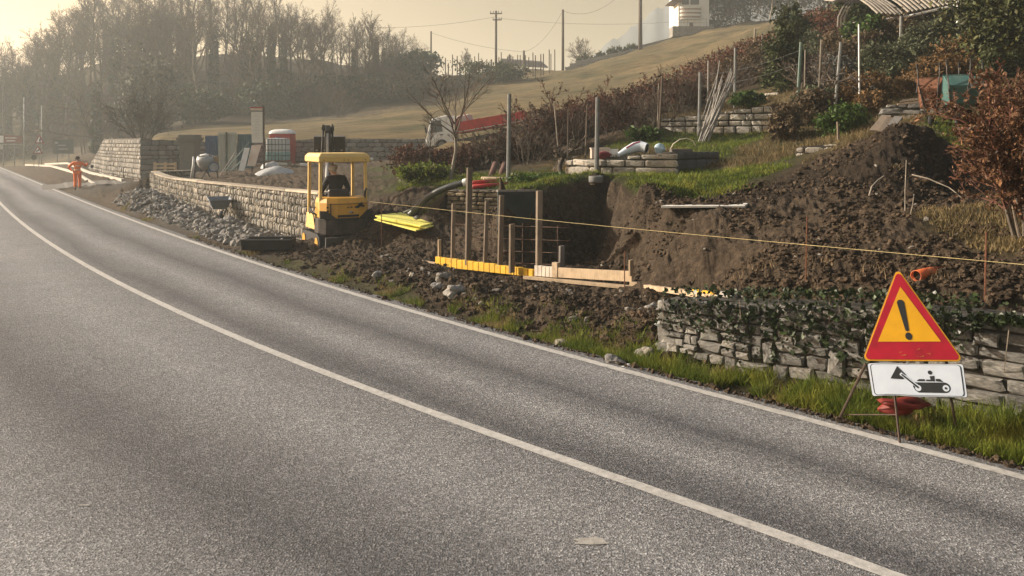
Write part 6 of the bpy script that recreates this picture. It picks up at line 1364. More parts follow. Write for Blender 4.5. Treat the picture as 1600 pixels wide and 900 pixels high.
MB().prism([(X(389.5), -.35, z(259)), (X(402), -.35, z(259.5)), (X(409), -.08, z(226)), (X(394), -.08, z(227))], (0, .03, .0)).build('map_panel', M('map_print', (.62, .52, .42), .5, .1, 4, 0, c2=(.75, .66, .58), dirt=(.45, .25, .16), dirt_amt=.5, dscale=2), r)
MB().prism([(X(378), -.5, z(266)), (X(387), -.5, z(266.5)), (X(392), -.2, z(231)), (X(384), -.2, z(231))], (0, .03, 0)).build('white_panel', WHITE, r)
# tank in a cage
d = 43.5; s = F / d; O = W(430, 264, d); r = thing('water_tank', 'white cube water tank in a dark wire cage in front of the red toilet', 'tank', O); z = lambda py: (264 - py) / s
MB().box((-.0, .55, z(252) / 2), (1.2, 1.1, z(252))).build('stand', OLDW, r)
MB().box((0, .55, (z(216) + z(251)) / 2), (1.10, 1.0, z(216) - z(251))).build('container', M('tank_white', (.66, .70, .70), .4, .06, 3, .03), r, bevel=.06)
MB().box((0, .55, z(250) + .22), (1.12, 1.02, .5)).build('liquid', M('tank_teal', (.30, .52, .52), .4), r, bevel=.05)
for k in range(7): MB().tube([(-.58 + 1.16 * k / 6, -.0, z(252)), (-.58 + 1.16 * k / 6, -.0, z(217))], .018, 5).build('cage_bar', DKMET, r)
for k in range(5): MB().tube([(-.6, -.02, z(252) + (z(217) - z(252)) * k / 4), (.6, -.02, z(252) + (z(217) - z(252)) * k / 4), (.6, 1.1, z(252) + (z(217) - z(252)) * k / 4)], .018, 5).build('cage_bar', DKMET, r)
MB().cyl((0, .5, z(217)), (0, .5, z(214.5)), .16, n=14).build('lid', BLUEP, r)
# portable toilet
d = 46; s = F / d; O = W(437, 262, d); r = thing('portable_toilet', 'red portable toilet cabin with a white domed roof', 'toilet', O)
MB().box((0, .6, 1.02), (1.26, 1.15, 2.04)).build('cabin', RED, r, bevel=.03)
for k in range(4): MB().box((-.45 + .3 * k, .015, 1.0), (.05, .03, 1.8)).build('rib', RED, r)
b = MB(); V = []; Fc = []
for j in range(6):
    a = j / 5 * math.pi / 2
    for k in range(16):
        q = 6.283 * k / 16; cx = math.copysign(abs(math.cos(q)) ** .5, math.cos(q)); cy = math.copysign(abs(math.sin(q)) ** .5, math.sin(q)); V.append((cx * .74 * math.cos(a) ** .6 if j < 5 else 0, .6 + (cy * .68 * math.cos(a) ** .6 if j < 5 else 0), 2.04 + .28 * math.sin(a)))
for j in range(5):
    for k in range(16): Fc.append((j * 16 + k, j * 16 + (k + 1) % 16, (j + 1) * 16 + (k + 1) % 16, (j + 1) * 16 + k))
b.quadverts(V, Fc); b.build('roof', WHITE, r, True); MB().box((.1, .0, 1.0), (.8, .03, 1.8)).build('door', M('dark_red', (.30, .02, .02), .5), r)
# plastic sheets
def sheet(lab, px, py, d, wx, wy, hgt, seed):
    n = 14; V = []; O = W(px, py, d)
    for i in range(n):
        for j in range(n):
            u, v = i / (n - 1) * 2 - 1, j / (n - 1) * 2 - 1; q = max(0, 1 - u * u * .9 - v * v * .9); zz_ = hgt * q ** .6 + .06 * math.sin(5 * u + seed) * math.cos(4 * v + seed); V.append((u * wx, v * wy, zz_))
    o = mesh_np('plastic_sheet', V, [(i * n + j, (i + 1) * n + j, (i + 1) * n + j + 1, i * n + j + 1) for i in range(n - 1) for j in range(n - 1)], PLASTIC, smooth=True); o.location = O; m = o.modifiers.new('thick', 'SOLIDIFY'); m.thickness = .01; tag(o, lab, 'sheet')
sheet('whitish plastic sheet draped over the soil heap in the yard', 431, 276, 36, .95, .5, .46, 1); sheet('grey plastic sheet behind the larger draped one, under the tank', 423, 264, 40, .5, .4, .36, 3)
for k, (px, py, d, wx, m, lab) in enumerate(((475, 257, 42, .42, WHITE, 'white block lying at the foot of the far grey wall'), (472, 276, 37, .3, CONC, 'pale concrete block half buried right of the plastic sheet'), (440, 256, 42, .6, PALE, 'flat white panel lying below the water tank'))):
    o = MB().box((0, 0, .06), (wx, .3, .12), Euler((0, .08, .2)).to_matrix()).build('loose_block', m, None, loc=W(px, py + 2, d), bevel=.01); tag(o, lab, 'block')
# concrete mixer
d = 36; s = F / d; O = W(322, 278, d); r = thing('cement_mixer', 'grey cement mixer with tilted drum in front of the blue sheet fence', 'mixer', O)
DRUM = M('drum_grey', (.36, .37, .38), .5, .15, 4, .1, dirt=(.2, .19, .18))
b = MB(); b.tube([(-.30, -.15, .98), (-.30, -.12, .86), (-.02, 0, .66), (.05, .02, .60)] if False else [(.0, -.10, 1.02), (.0, -.07, .86), (0, -.02, .62), (0, 0, .40)], [.36, .41, .36, .20], 16); b.build('drum', DRUM, r, True); MB().cyl((0, -.105, 1.03), (0, -.10, 1.01), .31, n=14).build('mouth', BLACK, r)
MB().tube([(-.55, 0, 0), (-.5, 0, .75), (.45, 0, .75), (.55, 0, 0)], .035, 6).build('frame', DKMET, r); MB().tube([(0, -.5, 0), (0, 0, .35), (0, .5, 0)], .03, 6).build('foot', DKMET, r)
b = MB(); b.ring((.46, -.25, .52), (.3, -1, 0), .24, .19, .05, 18); w_ = b.build('hand_wheel', BLUEP, r, True); MB().cyl((.46, -.25, .52), (.465, -.27, .52), .2, n=14).build('disc', DRUM, w_)
MB().box((.34, .1, .82), (.3, .4, .4)).build('motor_box', M('tan_box', (.28, .20, .12), .7), r, bevel=.03)
o = MB().tube([(0, 0, 1.0), (.02, -.02, .6), (-.06, 0, 0)], [.03, .07, .10], 7).lump((.55, 0, 1.05), (.22, .12, .08), random.Random(4), 1, .2).build('white_cloth', WHITE, None, True, W(302, 278, 36)); tag(o, 'whitish cloth hung over the left frame of the cement mixer', 'cloth')
o = MB().bar((0, 0, 0), (.75, .3, 1.3), .25, .03).build('plank', GREYW, None, loc=W(340, 280, 37)); tag(o, 'grey board leaning right of the cement mixer', 'plank')
# pallet standing on edge
O = W(257, 277, 37.5); r = thing('pallet', 'wooden pallet standing on edge behind the left end of the cobble wall', 'pallet', O)
for k in range(4): MB().box((0, 0, .10 + .18 * k), (1.08, .03, .10)).build('slat', PINE, r)
for x in (-.5, 0, .5): MB().box((x, .07, .38), (.1, .1, .72)).build('bearer', PINE, r)
# pale kerb lines beyond the driveway
KERB = M('new_kerb', (.46, .42, .355), .8, .12, 5, .2, isl=.08)
for lab, pts in (('near line of new pale kerbs beyond the driveway, running behind the orange worker', [(147, 285.5, 43.2), (118, 275.5, 52), (80, 265.5, 64), (40, 258.5, 80)]), ('far line of new pale kerbs running up to the tall cobble wall', [(192, 283.5, 44.2), (140, 272.5, 54), (105, 264.5, 65), (71, 258, 80)])):
    P = [W(*p) for p in pts]
    for p in P: p.z = hz(p.x, p.y) + .10
    r = thing('kerb_line', lab, 'kerb', P[0])
    q = np.concatenate([[0], np.cumsum([(P[i + 1] - P[i]).length for i in range(len(P) - 1)])]); L = q[-1]; n = 22
    def at(a): return Vector([np.interp(a, q, [p[i] for p in P]) for i in range(3)])
    for k in range(n): a, b_ = at(L * k / n), at(L * (k + 1) / n - .03); MB().bar(a - P[0], b_ - P[0], .16, .16).build('kerb_stone', KERB, r, bevel=.01)
# driveway
V = []; n = 30
for i in range(n + 1):
    t = i / n; px = 66 + (226 - 66) * t
    for j, (pa, pb_) in enumerate(((287.5, 282.0), (295.0, 285.5))):
        py = pa + (pb_ - pa) * t; d_ = 2.45 * F / (py - HY) if t < .3 else (2.45 - .25 * (t - .3) / .7) * F / (py - HY); p = W(px, py, d_); V.append((p.x, p.y, max(.006, hz(p.x, p.y) + .02)))
mesh_np('driveway', V, [(2 * i, 2 * i + 1, 2 * i + 3, 2 * i + 2) for i in range(n)], M('driveway', (.095, .088, .078), .85, .25, 6, .4), kind='structure')

# ------------------------------------------------------------------ signs at the far left
SKB = bpy.data.materials['sign_black']
def place(px, pyfoot, d): return W(px, pyfoot, d)
d = 84; s = F / d; O = W(12, 256, d); r = thing('tourist_sign', 'brown direction sign with white lettering on two posts at the left edge', 'road sign', O); z = lambda py: (256 - py) / s; X = lambda px: (px - 12) / s
BR = M('sign_brown', (.16, .045, .03), .6, .1, 3, .05)
p = MB().box((X(15), 0, z(217.5)), (X(31) - X(-8), .05, z(211.5) - z(223.5))).build('panel', BR, r); MB().box((X(0), -.03, z(217.5)), (X(4.5) - X(-7), .02, z(212) - z(223))).build('pictogram_field', WHITE, p)
MB().box((X(15), 0, z(225.5)), (X(31) - X(-8), .04, .08)).build('lower_rail', M('sign_grey', (.3, .29, .27), .6), r); MB().box((X(1), 0, z(230)), (.5, .04, .45)).build('lower_plate', M('sign_grey2', (.32, .31, .29), .6), r)
rs = random.Random(6); b = MB()
for row, (y, x0, x1) in enumerate(((215.5, 9.5, 26), (220, 11, 24))):
    x = x0
    while x < x1: b.box((X(x), -.03, z(y)), (rs.uniform(.06, .10), .01, .13)); x += 1.75
b.build('lettering', WHITE, p, kind='stuff')
for px in (5, 22): MB().cyl((X(px), .05, -.3), (X(px), .05, z(213)), .05, n=8).build('post', CONCP, r)
d = 70; s = F / d; O = W(60, 259, d); r = thing('warning_triangles', 'two white warning triangles with red borders, one above the other on a thin pole', 'road sign', O); z = lambda py: (259 - py) / s; X = lambda px: (px - 60) / s
TR = M('tri_red', (.20, .02, .02), .6, .1, 3, .05)
for cx, t, bo in ((61.5, 210, 224), (59, 227, 240)):
    p = MB().prism([(X(cx - 8), 0, z(bo)), (X(cx + 8), 0, z(bo)), (X(cx), 0, z(t))], (0, .04, 0)).build('triangle', TR, r, bevel=.01); MB().prism([(X(cx - 5), -.02, z(bo - 1.7)), (X(cx + 5), -.02, z(bo - 1.7)), (X(cx), -.02, z(t + 3.6))], (0, .03, 0)).build('white_field', WHITE, p)
    if t < 220: MB().prism([(X(cx + 1.2) + .07 * math.cos(a), -.03, z(bo - 5) + .19 * math.sin(a)) for a in np.linspace(0, 6.28, 11)[:-1]], (0, .01, 0)).build('symbol', SKB, p)
    else: MB().bar((X(cx - 2.6), -.03, z(bo - 3.4)), (X(cx + .2), -.03, z(bo - 4.6)), .02, .10).bar((X(cx), -.03, z(bo - 4.4)), (X(cx + 2.4), -.03, z(bo - 6.4)), .02, .10).build('symbol', SKB, p)
MB().cyl((0, .06, -.4), (.02, .06, z(211)), .035, n=8).build('pole', CONCP, r)
O = W(53, 268, 62); r = thing('round_sign', 'small round sign seen from behind on a short thin pole, below the triangles', 'road sign', O); MB().cyl((0, 0, -.3), (0, 0, 1.25), .025, n=6).build('pole', CONCP, r); MB().cyl((0, -.02, 1.15), (0, .02, 1.15), .21, n=20).build('disc', DKMET, r)
d = 82; s = F / d; O = W(99, 252, d); r = thing('direction_board', 'large dark green road board seen in shade on two posts before the wood', 'road sign', O); z = lambda py: (252 - py) / s; X = lambda px: (px - 99) / s
p = MB().box((0, 0, z(229)), (X(115) - X(83), .06, z(218) - z(240))).build('panel', M('board_green', (.03, .05, .045), .6), r); MB().box((X(88.5), -.035, z(223)), (.35, .01, .2)).box((X(97), -.035, z(227)), (.8, .01, .1)).box((X(99), -.035, z(233)), (1.0, .01, .1)).build('lettering', M('dim_white', (.30, .32, .3), .6), p, kind='stuff')
for px in (89, 107): MB().cyl((X(px), .06, -.3), (X(px), .06, z(220)), .05, n=8).build('post', CONCP, r)
for px, t, b_, d, lab in ((65, 165, 256, 88, 'thin pale pole rising behind the warning triangles'), (37.5, 152, 254, 90, 'tall thin lamp pole right of the brown sign')):
    a = W(px, b_, d); o = MB().tube([(0, 0, -.3), (0, 0, (b_ - t) / F * d)], [.07, .05], 8).build('lamp_pole', M('pole_grey', (.30, .31, .30), .6), None, True, a); tag(o, lab, 'pole')

# ------------------------------------------------------------------ tipper truck
def truck():
    d = 44.5; s = F / d; O = W(750, 226, d); root = thing('tipper_truck', 'small truck with white cab and red tipper bed parked behind the hedge', 'truck', O, 0)
    root.rotation_euler = (0, R(-9.5), R(-6))
    def z(v): return v
    P = [(-2.86, .35), (-2.92, .75), (-2.80, 1.05), (-2.48, 1.80), (-2.30, 1.92), (-1.42, 1.96), (-1.30, 1.85), (-1.28, .35)]
    MB().prism([(x, -.92, zz_) for x, zz_ in P], (0, 1.84, 0)).build('cab', WHITE, root, bevel=.05)
    MB().prism([(-2.80, -.80, 1.06), (-2.80, .80, 1.06), (-2.50, .74, 1.76), (-2.50, -.74, 1.76)], (-.03, 0, .01)).build('windscreen', GLASS, root)
    MB().prism([(-2.62, -.935, 1.08), (-1.86, -.935, 1.08), (-1.86, -.935, 1.74), (-2.36, -.935, 1.74)], (0, .02, 0)).build('side_window', GLASS, root)
    MB().prism([(-2.72, -.93, .48), (-1.78, -.93, .48), (-1.78, -.93, 1.04), (-2.70, -.93, 1.04)], (0, .015, 0)).build('door', WHITE, root, bevel=.01); MB().box((-1.95, -.945, .90), (.18, .02, .06)).build('door_handle', BLACK, root)
    MB().box((-2.80, -.98, 1.30), (.10, .12, .34)).build('mirror', BLACK, root, bevel=.02); MB().box((-2.93, 0, .42), (.12, 1.86, .28)).build('bumper', CONCP, root, bevel=.03)
    for y in (-.66, .66): MB().box((-2.93, y, .68), (.06, .3, .16)).build('headlight', M('lens', (.6, .62, .62), .2) if 'lens' not in bpy.data.materials else bpy.data.materials['lens'], root, bevel=.02)
    MB().box((.2, 0, .42), (5.2, .8, .18)).build('chassis', DKMET, root)
    MB().box((.95, 0, .86), (3.95, 1.95, .08)).build('bed_floor', RED, root)
    for y, nm in ((-.97, 'side_board'), (.97, 'side_board')): MB().box((.95, y, 1.17), (3.95, .05, .56)).build(nm, RED, root, bevel=.008)
    MB().box((.95, -1.0, .90), (3.9, .02, .05)).build('pale_rail', PALE, root)
    for x in (-1.0, 0.3, 1.6, 2.9): MB().box((x, -1.005, 1.17), (.07, .04, .6)).build('stanchion', RED, root)
    MB().box((2.94, 0, 1.17), (.05, 1.95, .56)).build('tailboard', RED, root); MB().box((-1.05, 0, 1.30), (.06, 1.9, .85)).build('headboard', RED, root)
    MB().tube([(-.95, -.9, 1.45), (-.35, -.9, 2.25)], .04, 6).tube([(-.55, -.9, 2.15), (-.30, -.9, 1.45)], .03, 6).build('frame', RED, root)
    MB().box((-.62, 0, 1.55), (.75, 1.3, .55)).build('tool_box', M('pale_tarp', (.50, .46, .44), .7, .2, 4, .3), root, bevel=.06)
    for x in (-2.05, 1.7):
        for y in (-.82, .82):
            b = MB(); b.ring((x, y, .30), (0, 1, 0), .37, .2, .24, 20); t = b.build('wheel', BLACK, root, True); MB().cyl((x, y - .1, .30), (x, y + .1, .30), .21, n=14).build('rim', CONCP, t)
truck()

# ------------------------------------------------------------------ skyline: poles, cables, stakes, houses
def pole(lab, px, t, b_, d, r_, m=POLEW, arms=0):
    a = W(px, b_ + 4, d); hh = (b_ + 4 - t) / F * d; r = thing('utility_pole', lab, 'pole', a); MB().tube([(0, 0, -.3), (0, 0, hh)], [r_ * 1.25, r_], 8).build('shaft', m, r, True)
    for k in range(arms):
        zz_ = hh - .45 - k * 1.0; w_ = 1.9 - .5 * k; MB().box((.2 * k, -.2, zz_), (w_, .12, .16)).build('crossarm', POLEW, r)
        for q in (-1, -.45, .45, 1): MB().cyl((.2 * k + q * w_ * .47, -.2, zz_ + .08), (.2 * k + q * w_ * .47, -.2, zz_ + .42), .07, .05, 8).build('insulator', CONCP, r)
    return r
pole('tall wooden pole with two crossarms above the far farmhouse', 775, 17, 122, 121, .17, arms=2)
pole('plain wooden pole on the skyline right of the far farmhouse', 879.5, 15, 105, 113, .17); pole('thick dark wooden pole on the skyline left of the white house', 1000.5, -12, 77, 112, .25); pole('thin wooden pole left of the crossarm pole, at the wood edge', 673.5, 49, 108, 121, .12); pole('short thick post behind the vine stakes', 818.5, 79, 112, 118, .16)
CAB = M('cable', (.05, .045, .04), .7)
for a, b_, sag, lab in (((879.5, 17, 113), (818.5, 81, 118), 1.2, 'cable sagging from the plain pole down to the short post'), ((879.5, 17, 113), (1003, -48, 112), 2.6, 'cable sagging from the plain pole up to the thick dark pole'), ((673.5, 51, 121), (818.5, 81, 118), .5, 'slack cable from the thin pole behind the crossarm pole'), ((775, 28, 121), (1100, 30, 125), .9, 'faint overhead cable running right from the crossarm pole'), ((775, 26, 121), (520, 40, 125), .9, 'faint overhead cable running left from the crossarm pole')):
    a, b_ = W(*a), W(*b_); P = [a.lerp(b_, t / 16) - a - Vector((0, 0, sag * 4 * (t / 16) * (1 - t / 16))) for t in range(17)]; o = MB().tube(P, .022, 3).build('overhead_cable', CAB, None, loc=a); tag(o, lab, 'cable')
rs = random.Random(12); ms = None
for k in range(30):
    px = 694 + 178 * (k + rs.random() * .7) / 30; d = rs.uniform(100, 116); x = (px - CX) / F * d; hh = rs.uniform(2.2, 3.2); zb = pz(np.interp(px, [690, 760, 880], [118, 119, 112]) + (116 - d) * .35, d)
    o = MB().tube([(0, 0, -.4), (0, 0, hh)], .075, 5).build('vine_stake', POLEW, None, loc=(x, d, min(zb, hz(x, d) + .2))) if ms is None else bpy.data.objects.new('vine_stake', ms)
    if ms is None: ms = o.data
    else: col.objects.link(o); o.location = (x, d, min(zb, hz(x, d) + .2)); o.scale = (1, 1, hh / 2.6)
    tag(o, 'slim wooden vine stake in the rows on the skyline before the far farmhouse', 'stake', 'vine stakes on the skyline')
rs = random.Random(13); vs = None
for k in range(15):
    px = 905 + 95 * (k + rs.random() * .6) / 15; d = 116; x = (px - CX) / F * d; zb = pz(np.interp(px, [900, 1005], [97, 75]), d)
    o = leafy('vine_plant', 'low dark vine plant above the pale skyline wall', (x, d, zb - .3), (.45, .4, .55), 220, .14, EVERG, 700, 8, 'plant', 'vine plants on the skyline wall', stems=2) if vs is None else dup(vs, (x, d, zb - .3), rs.uniform(0, 6), rs.uniform(.7, 1.3))
    vs = vs or o
def house():
    d = 121; s = F / d; O = W(1060, 50, d); r = thing('house', 'white house with rounded banded balcony on the hill crest', 'house', O); z = lambda py: (50 - py) / s; X = lambda px: (px - 1060) / s
    WALLM = M('house_wall', (.66, .64, .60), .8, .06, 2, .1, dirt=(.45, .43, .40), dirt_amt=.3)
    MB().box((X(1084), 3.5, (z(-32) + z(48)) / 2), (X(1108) - X(1060), 7, z(-32) - z(48))).build('wall', WALLM, r)
    for yy in (5.5, 0.0): pass
    MB().prism([(X(1046), -1.0, z(-27)), (X(1122), -1.0, z(-27)), (X(1122), -1.0, z(-33)), (X(1046), -1.0, z(-33))], (0, 9, 0)).prism([(X(1046), -1.0, z(-33)), (X(1122), -1.0, z(-33)), (X(1084), -1.0, z(-52))], (0, 9, 0)).build('roof', M('roof_tile', (.14, .085, .06), .9, .3, 3, .4), r)
    MB().prism([(X(1046), -1.2, z(3)), (X(1064), -1.2, z(4)), (X(1064), -1.2, z(-9)), (X(1056), -1.2, z(-6))], (0, 5, 0)).build('side_roof', M('roof_tile2', (.13, .085, .065), .9, .3, 3, .4), r)
    cx = X(1079); rad = X(1096) - cx
    for k, py in enumerate((12, 18, 24, 29)):
        P = [(cx + rad * math.cos(a), -rad * .38 * math.sin(a), z(py) - .16) for a in np.linspace(0, math.pi, 14)]; MB().prism(P, (0, 0, .34 if k < 3 else .2)).build('balcony_band' if k < 3 else 'balcony_slab', WALLM, r)
    P = [(cx + rad * .93 * math.cos(a), -rad * .34 * math.sin(a), z(28)) for a in np.linspace(0, math.pi, 14)]; MB().prism(P, (0, 0, z(12) - z(28))).build('balcony_screen', M('balcony_shade', (.30, .22, .17), .8), r)
    for a0, a1, b0, b1 in ((1079, 1092, 7, -8), (1066, 1076, 7, -8)): f = MB().box((X((a0 + a1) / 2), -.02, (z(b0) + z(b1)) / 2), (X(a1) - X(a0), .1, z(b1) - z(b0))).build('window', POLEW, r); MB().box((X((a0 + a1) / 2), -.08, (z(b0) + z(b1)) / 2), ((X(a1) - X(a0)) * .86, .03, (z(b1) - z(b0)) * .88)).build('pane', GLASS, f)
    MB().box((X(1080), -.03, z(39.5)), (.55, .1, .85)).build('door', POLEW, r)
    MB().box((X(1075), -1.6, z(53)), (X(1106) - X(1046), 2.6, z(46.5) - z(62))).build('stone_base', ST_FAR, r)
    for k in range(6): MB().cyl((X(1049 + k * 9.5), -2.8, z(46.5)), (X(1049 + k * 9.5), -2.8, z(34)), .035, n=5).build('rail_post', CONCP, r)
    for py in (34, 40): MB().tube([(X(1048), -2.8, z(py)), (X(1098), -2.8, z(py))], .03, 4).build('rail', CONCP, r)
house()
o = MB().box((0, 0, 0), (5.4, .5, 1.3), Euler((0, R(-14), 0)).to_matrix()).build('garden_wall', ST_FAR, None, loc=W(1030, 70.5, 119)); tag(o, 'low stone garden wall stepping down left of the white house', 'wall')
def farm():
    d = 138; s = F / d; O = W(810, 118, d); r = thing('farmhouse', 'distant low farmhouse with a grey roof and chimney behind the vine stakes', 'house', O); z = lambda py: (118 - py) / s; X = lambda px: (px - 810) / s
    MB().prism([(X(772), 0, -2), (X(792), 0, -2), (X(792), 0, z(101)), (X(783), 0, z(94)), (X(772), 0, z(106))], (0, 6, 0)).build('gable_wall', M('farm_wall', (.5, .47, .42), .8), r); MB().box((X(820), 3, z(112) / 2 - .8), (X(848) - X(792), 5.6, z(103) + 1.6)).build('wall', bpy.data.materials['farm_wall'], r)
    MB().prism([(X(782), -.6, z(93.5)), (X(792), -.9, z(104)), (X(856), -.9, z(107)), (X(846), -.6, z(98))], (0, .3, .25)).prism([(X(770), -.5, z(107.5)), (X(783), -.5, z(93)), (X(783), -.5, z(95)), (X(771), -.5, z(109))], (0, 6.5, 0)).build('roof', M('farm_roof', (.17, .155, .145), .9, .2, 2, .3), r)
    MB().box((X(796.5), 1, z(92)), (.65, .6, 1.5)).build('chimney', bpy.data.materials['farm_wall'], r); MB().box((X(800), -.03, z(110)), (.8, .1, 1.1)).build('window', GLASS, r)
farm()
# far mountain
V = []; n = 60
for i in range(n + 1):
    px = 860 + 420 * i / n
    top = np.interp(px, [860, 905, 940, 985, 1020, 1060, 1120, 1280], [130, 108, 74, 46, 18, -4, -10, -12]) + 3 * math.sin(i * 1.3) + 2 * math.sin(i * 3.1)
    for k in range(6):
        dd = 300 + 18 * k; V.append(tuple(W(px, 135 + (top - 135) * (k / 5) ** .9, dd)))
mesh_np('mountain', V, [(i * 6 + k, (i + 1) * 6 + k, (i + 1) * 6 + k + 1, i * 6 + k + 1) for i in range(n) for k in range(5)], M('mountain', (.085, .095, .10), .95, .3, .02, 0), kind='structure', smooth=True)

# ------------------------------------------------------------------ stones and clods
def stones(label, group, n, box, size, mat, seed, name='stone', filt=None, cat='stone', sub=1):
    rs = random.Random(seed); ml = []
    for k in range(5):
        b = MB(); b.lump((0, 0, 0), (1, rs.uniform(.7, .95), rs.uniform(.55, .8)), rs, sub, .26); me = bpy.data.meshes.new(name); me.from_pydata(b.v, [], b.f); me.materials.append(mat); ml.append(me)
    c = 0; tries = 0
    while c < n and tries < n * 30:
        tries += 1; px = rs.uniform(box[0], box[1]); d = math.exp(rs.uniform(math.log(box[2]), math.log(box[3]))); x = (px - CX) / F * d
        if filt and not filt(px, d, x): continue
        s_ = size * rs.uniform(.55, 1.5); o = bpy.data.objects.new(name, ml[c % 5]); col.objects.link(o); o.location = (x, d, hz(x, d) + s_ * .22); o.rotation_euler = (rs.uniform(-.5, .5), rs.uniform(-.5, .5), rs.uniform(0, 6)); o.scale = (s_, s_ * rs.uniform(.7, 1.1), s_ * rs.uniform(.8, 1.1)); tag(o, label, cat, group); c += 1
def tval(x, d): return float(st(np.array([x]), np.array([d]))[1][0])
stones('broken grey stone of the long heap in front of the cobble wall', 'grey stones heaped before the cobble wall', 130, (285, 470, 17.9, 24), .105, ROCK, 1, 'heap_stone', lambda px, d, x: .75 < tval(x, d) < 1.75 and not (318 < px < 372 and d > 22.2))
stones('flat grey stone strewn along the verge left of the wheelbarrow', 'grey stones strewn left of the wheelbarrow', 38, (185, 330, 22, 31), .095, ROCK, 2, 'heap_stone', lambda px, d, x: .8 < tval(x, d) < 2.2)
stones('pale stone lying in the dug soil between the road and the formwork', 'pale stones in the dug soil', 55, (470, 1040, 9.2, 17), .042, ROCKP, 3, 'soil_stone', lambda px, d, x: .75 < tval(x, d) < 2.3 and px > 585)
stones('small pale stone stuck in the bare earth bank', 'small stones in the earth bank', 60, (900, 1500, 8.6, 13.6), .03, ROCKP, 4, 'bank_stone', lambda px, d, x: tval(x, d) > 1.6)
for px, py, d, s_, m, lab in ((710, 466, 12.0, .15, ROCK, 'large grey rock at the edge of the grass below the formwork'), (683, 460, 12.4, .11, ROCK, 'rounded brown-grey rock left of the large grey rock'), (693, 455, 12.8, .13, ROCKP, 'pale broken rock behind the large grey rock'), (1008, 531, 8.95, .11, ROCKP, 'pale ochre-veined rock at the left end of the ivy wall'), (960, 543, 8.75, .13, ROCK, 'dark grey boulder at the verge left of the ivy wall'), (875, 517, 9.6, .09, ROCKP, 'pointed pale rock in the verge grass'), (1017, 477, 10.0, .085, ROCK, 'round brown-grey rock on the soil above the ivy wall end'), (1040, 523, 9.0, .10, ROCK, 'grey rock against the end of the ivy wall'), (590, 437, 13.9, .09, ROCK, 'brown-grey rock on the soil heap near the grass'), (978, 548, 8.6, .07, WHITE, 'flat whitish stone at the verge beside the dark boulder')):
    b = MB(); b.lump((0, 0, 0), (s_, s_ * .85, s_ * .72), random.Random(px), 2, .24); x = (px - CX) / F * d; o = b.build('rock', m, None, loc=(x, d, hz(x, d) + s_ * .35)); tag(o, lab, 'rock')
o = MB().lump((0, 0, 0), (.045, .03, .03), random.Random(8), 1, .2).build('plastic_scrap', M('pale_blue_scrap', (.45, .62, .66), .5), None, loc=GX(*W(915, 0, 9.15)[:2], .03)); tag(o, 'crumpled pale blue plastic scrap in the verge', 'litter')
def clods(n, seed, sub_, near):
    ns = np.random.default_rng(seed); px = ns.uniform(430, 1640, n); d = np.exp(ns.uniform(math.log(7.4), math.log(19), n)); x = (px - CX) / F * d; z, wt, t = terrain(x, d)
    lx = (x - FA.x) * fn.x + (d - FA.y) * fn.y; ok = ((wt[:, 0] > .55) | ((t > 3.2) & (t < 5) & (z < 1.45))) & (t > .55) & ~((np.abs(lx + .1) < .3) & (x > FA.x) & (x < 3.4))
    ok &= ((t < 2.5) & (fbm(x * .8, d * .8, 3) > -.4)) if near else ((t >= 2.3) & (fbm(x * .8, d * .8, 3) > -.2))
    x, d, z, t = x[ok], d[ok], z[ok], t[ok]; m = len(x)
    V0, F0 = ICO[sub_]; V0 = np.array(V0); F0 = np.array(F0); s_ = np.exp(ns.normal(size=m) * .6) * (.026 if near else .016); s_ = np.minimum(s_, np.where(np.abs(lx[ok] + .5) < .7, .035, .065))
    k = 1 + .3 * ns.normal(size=(m, len(V0))); sc3 = ns.uniform(.7, 1.2, (m, 1, 3)) * np.array([1, 1, .75]); V = V0[None] * k[..., None] * sc3 * s_[:, None, None] + np.stack([x, d, z + s_ * .2], 1)[:, None]
    Fq = (F0[None] + (np.arange(m) * len(V0))[:, None, None]).reshape(-1, 3); mesh_np('soil_clods', V.reshape(-1, 3), Fq, CLOD, None, 'stuff')
clods(20000, 8, 1, True); clods(52000, 18, 0, False)
def gravel(n, seed):
    ns = np.random.default_rng(seed); s_ = -np.exp(ns.uniform(math.log(18.6), math.log(34), n)); t = ns.uniform(.6, 2.0, n); x, y = rd(s_, t); z = terrain(x, y)[0]; ok = fbm(x * .9, y * .9, 3) + sstep(-s_, 15, 19) * .5 > .1; x, y, z = x[ok], y[ok], z[ok]; m = len(x)
    V0, F0 = ICO[0]; V0 = np.array(V0); F0 = np.array(F0); q = np.exp(ns.normal(size=m) * .5) * .034; k = 1 + .3 * ns.normal(size=(m, len(V0))); V = V0[None] * k[..., None] * ns.uniform(.6, 1.2, (m, 1, 3)) * q[:, None, None] + np.stack([x, y, z + q * .2], 1)[:, None]
    mesh_np('rubble', V.reshape(-1, 3), (F0[None] + (np.arange(m) * len(V0))[:, None, None]).reshape(-1, 3), ROCK, None, 'stuff')
gravel(4200, 9)
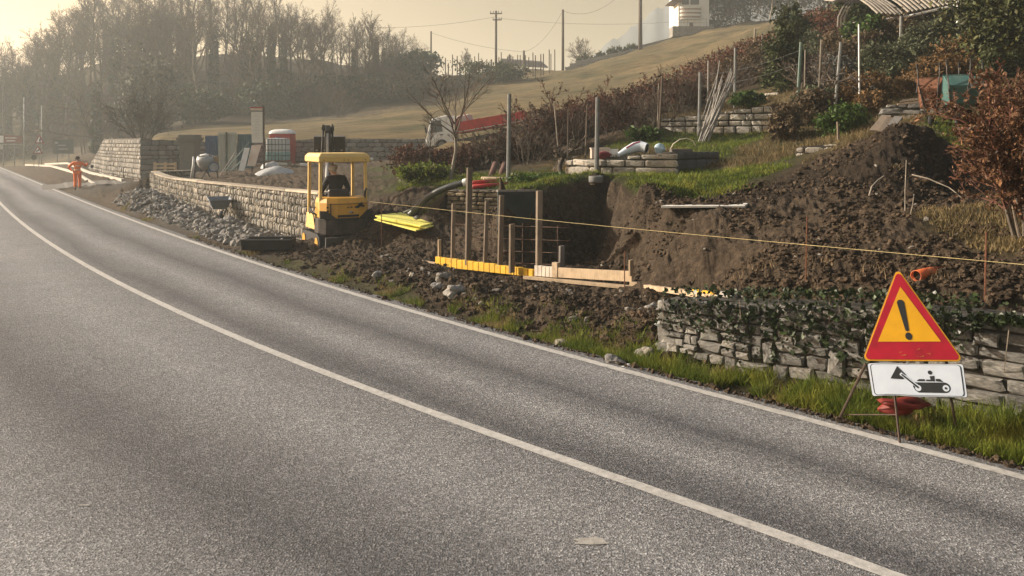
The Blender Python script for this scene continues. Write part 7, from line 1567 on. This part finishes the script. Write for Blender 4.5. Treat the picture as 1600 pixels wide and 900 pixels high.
def grit(n, seed):
    "crumbs of soil along the asphalt edge"
    ns = np.random.default_rng(seed); s_ = -np.exp(ns.uniform(math.log(1.2), math.log(22), n)) + .6; t = .14 + np.abs(ns.normal(size=n)) * .16; x, y = rd(s_, t); z = np.where(t < .23, .002, terrain(x, y)[0]); m = n
    V0, F0 = ICO[0]; V0 = np.array(V0); F0 = np.array(F0); q = np.exp(ns.normal(size=m) * .5) * .009; V = V0[None] * (1 + .3 * ns.normal(size=(m, len(V0))))[..., None] * q[:, None, None] + np.stack([x, y, z + q * .3], 1)[:, None]
    mesh_np('verge_crumbs', V.reshape(-1, 3), (F0[None] + (np.arange(m) * len(V0))[:, None, None]).reshape(-1, 3), CLOD, None, 'stuff')
grit(5000, 10)
for k, (P, r_, lab) in enumerate((([(1358, 306, 11.9), (1362, 292, 12), (1372, 281, 12.1), (1381, 275, 12.1)], .014, 'curved grey branch sticking out of the soil heap'), ([(1425, 273, 11.6), (1450, 279, 11.4), (1483, 293, 11.2), (1506, 311, 11)], .012, 'long thin pruned branch bending from the soil heap to the beech bush'), ([(1414, 338, 10.6), (1414, 300, 10.7), (1416, 250, 10.8)], .009, 'thin upright shoot growing on the bank before the soil heap'), ([(1420, 345, 10.5), (1426, 320, 10.5), (1428, 303, 10.5)], .008, 'short young shoot beside the thin upright one'), ([(1290, 350, 10.7), (1305, 352, 10.6), (1316, 357, 10.5)], .009, 'stripped twig lying on the earth bank'), ([(1190, 435, 9.9), (1200, 445, 9.8), (1206, 452, 9.7)], .01, 'short root hanging from the earth bank'))):
    O = W(*P[0]); o = MB().tube([W(*p) - O for p in P], [r_, r_ * .9] + [r_ * .6] * (len(P) - 2), 5).build('branch', BARK_L, None, loc=O); tag(o, lab, 'branch')
# ------------------------------------------------------------------ haze
def haze():
    m = bpy.data.materials.new('haze'); m.use_nodes = True; t = m.node_tree; t.nodes.clear()
    out = t.nodes.new('ShaderNodeOutputMaterial'); v = t.nodes.new('ShaderNodeVolumePrincipled')
    v.inputs['Color'].default_value = (.88, .95, .93, 1); v.inputs['Density'].default_value = HAZE; v.inputs['Anisotropy'].default_value = .35
    t.links.new(v.outputs[0], out.inputs['Volume'])
    b = MB(); b.box((0, 0, 0), (1640, 1640, 70)); o = b.build('haze', m, None, kind='stuff', loc=(0, 0, 32)); o.display_type = 'WIRE'
HAZE = .0013
haze()
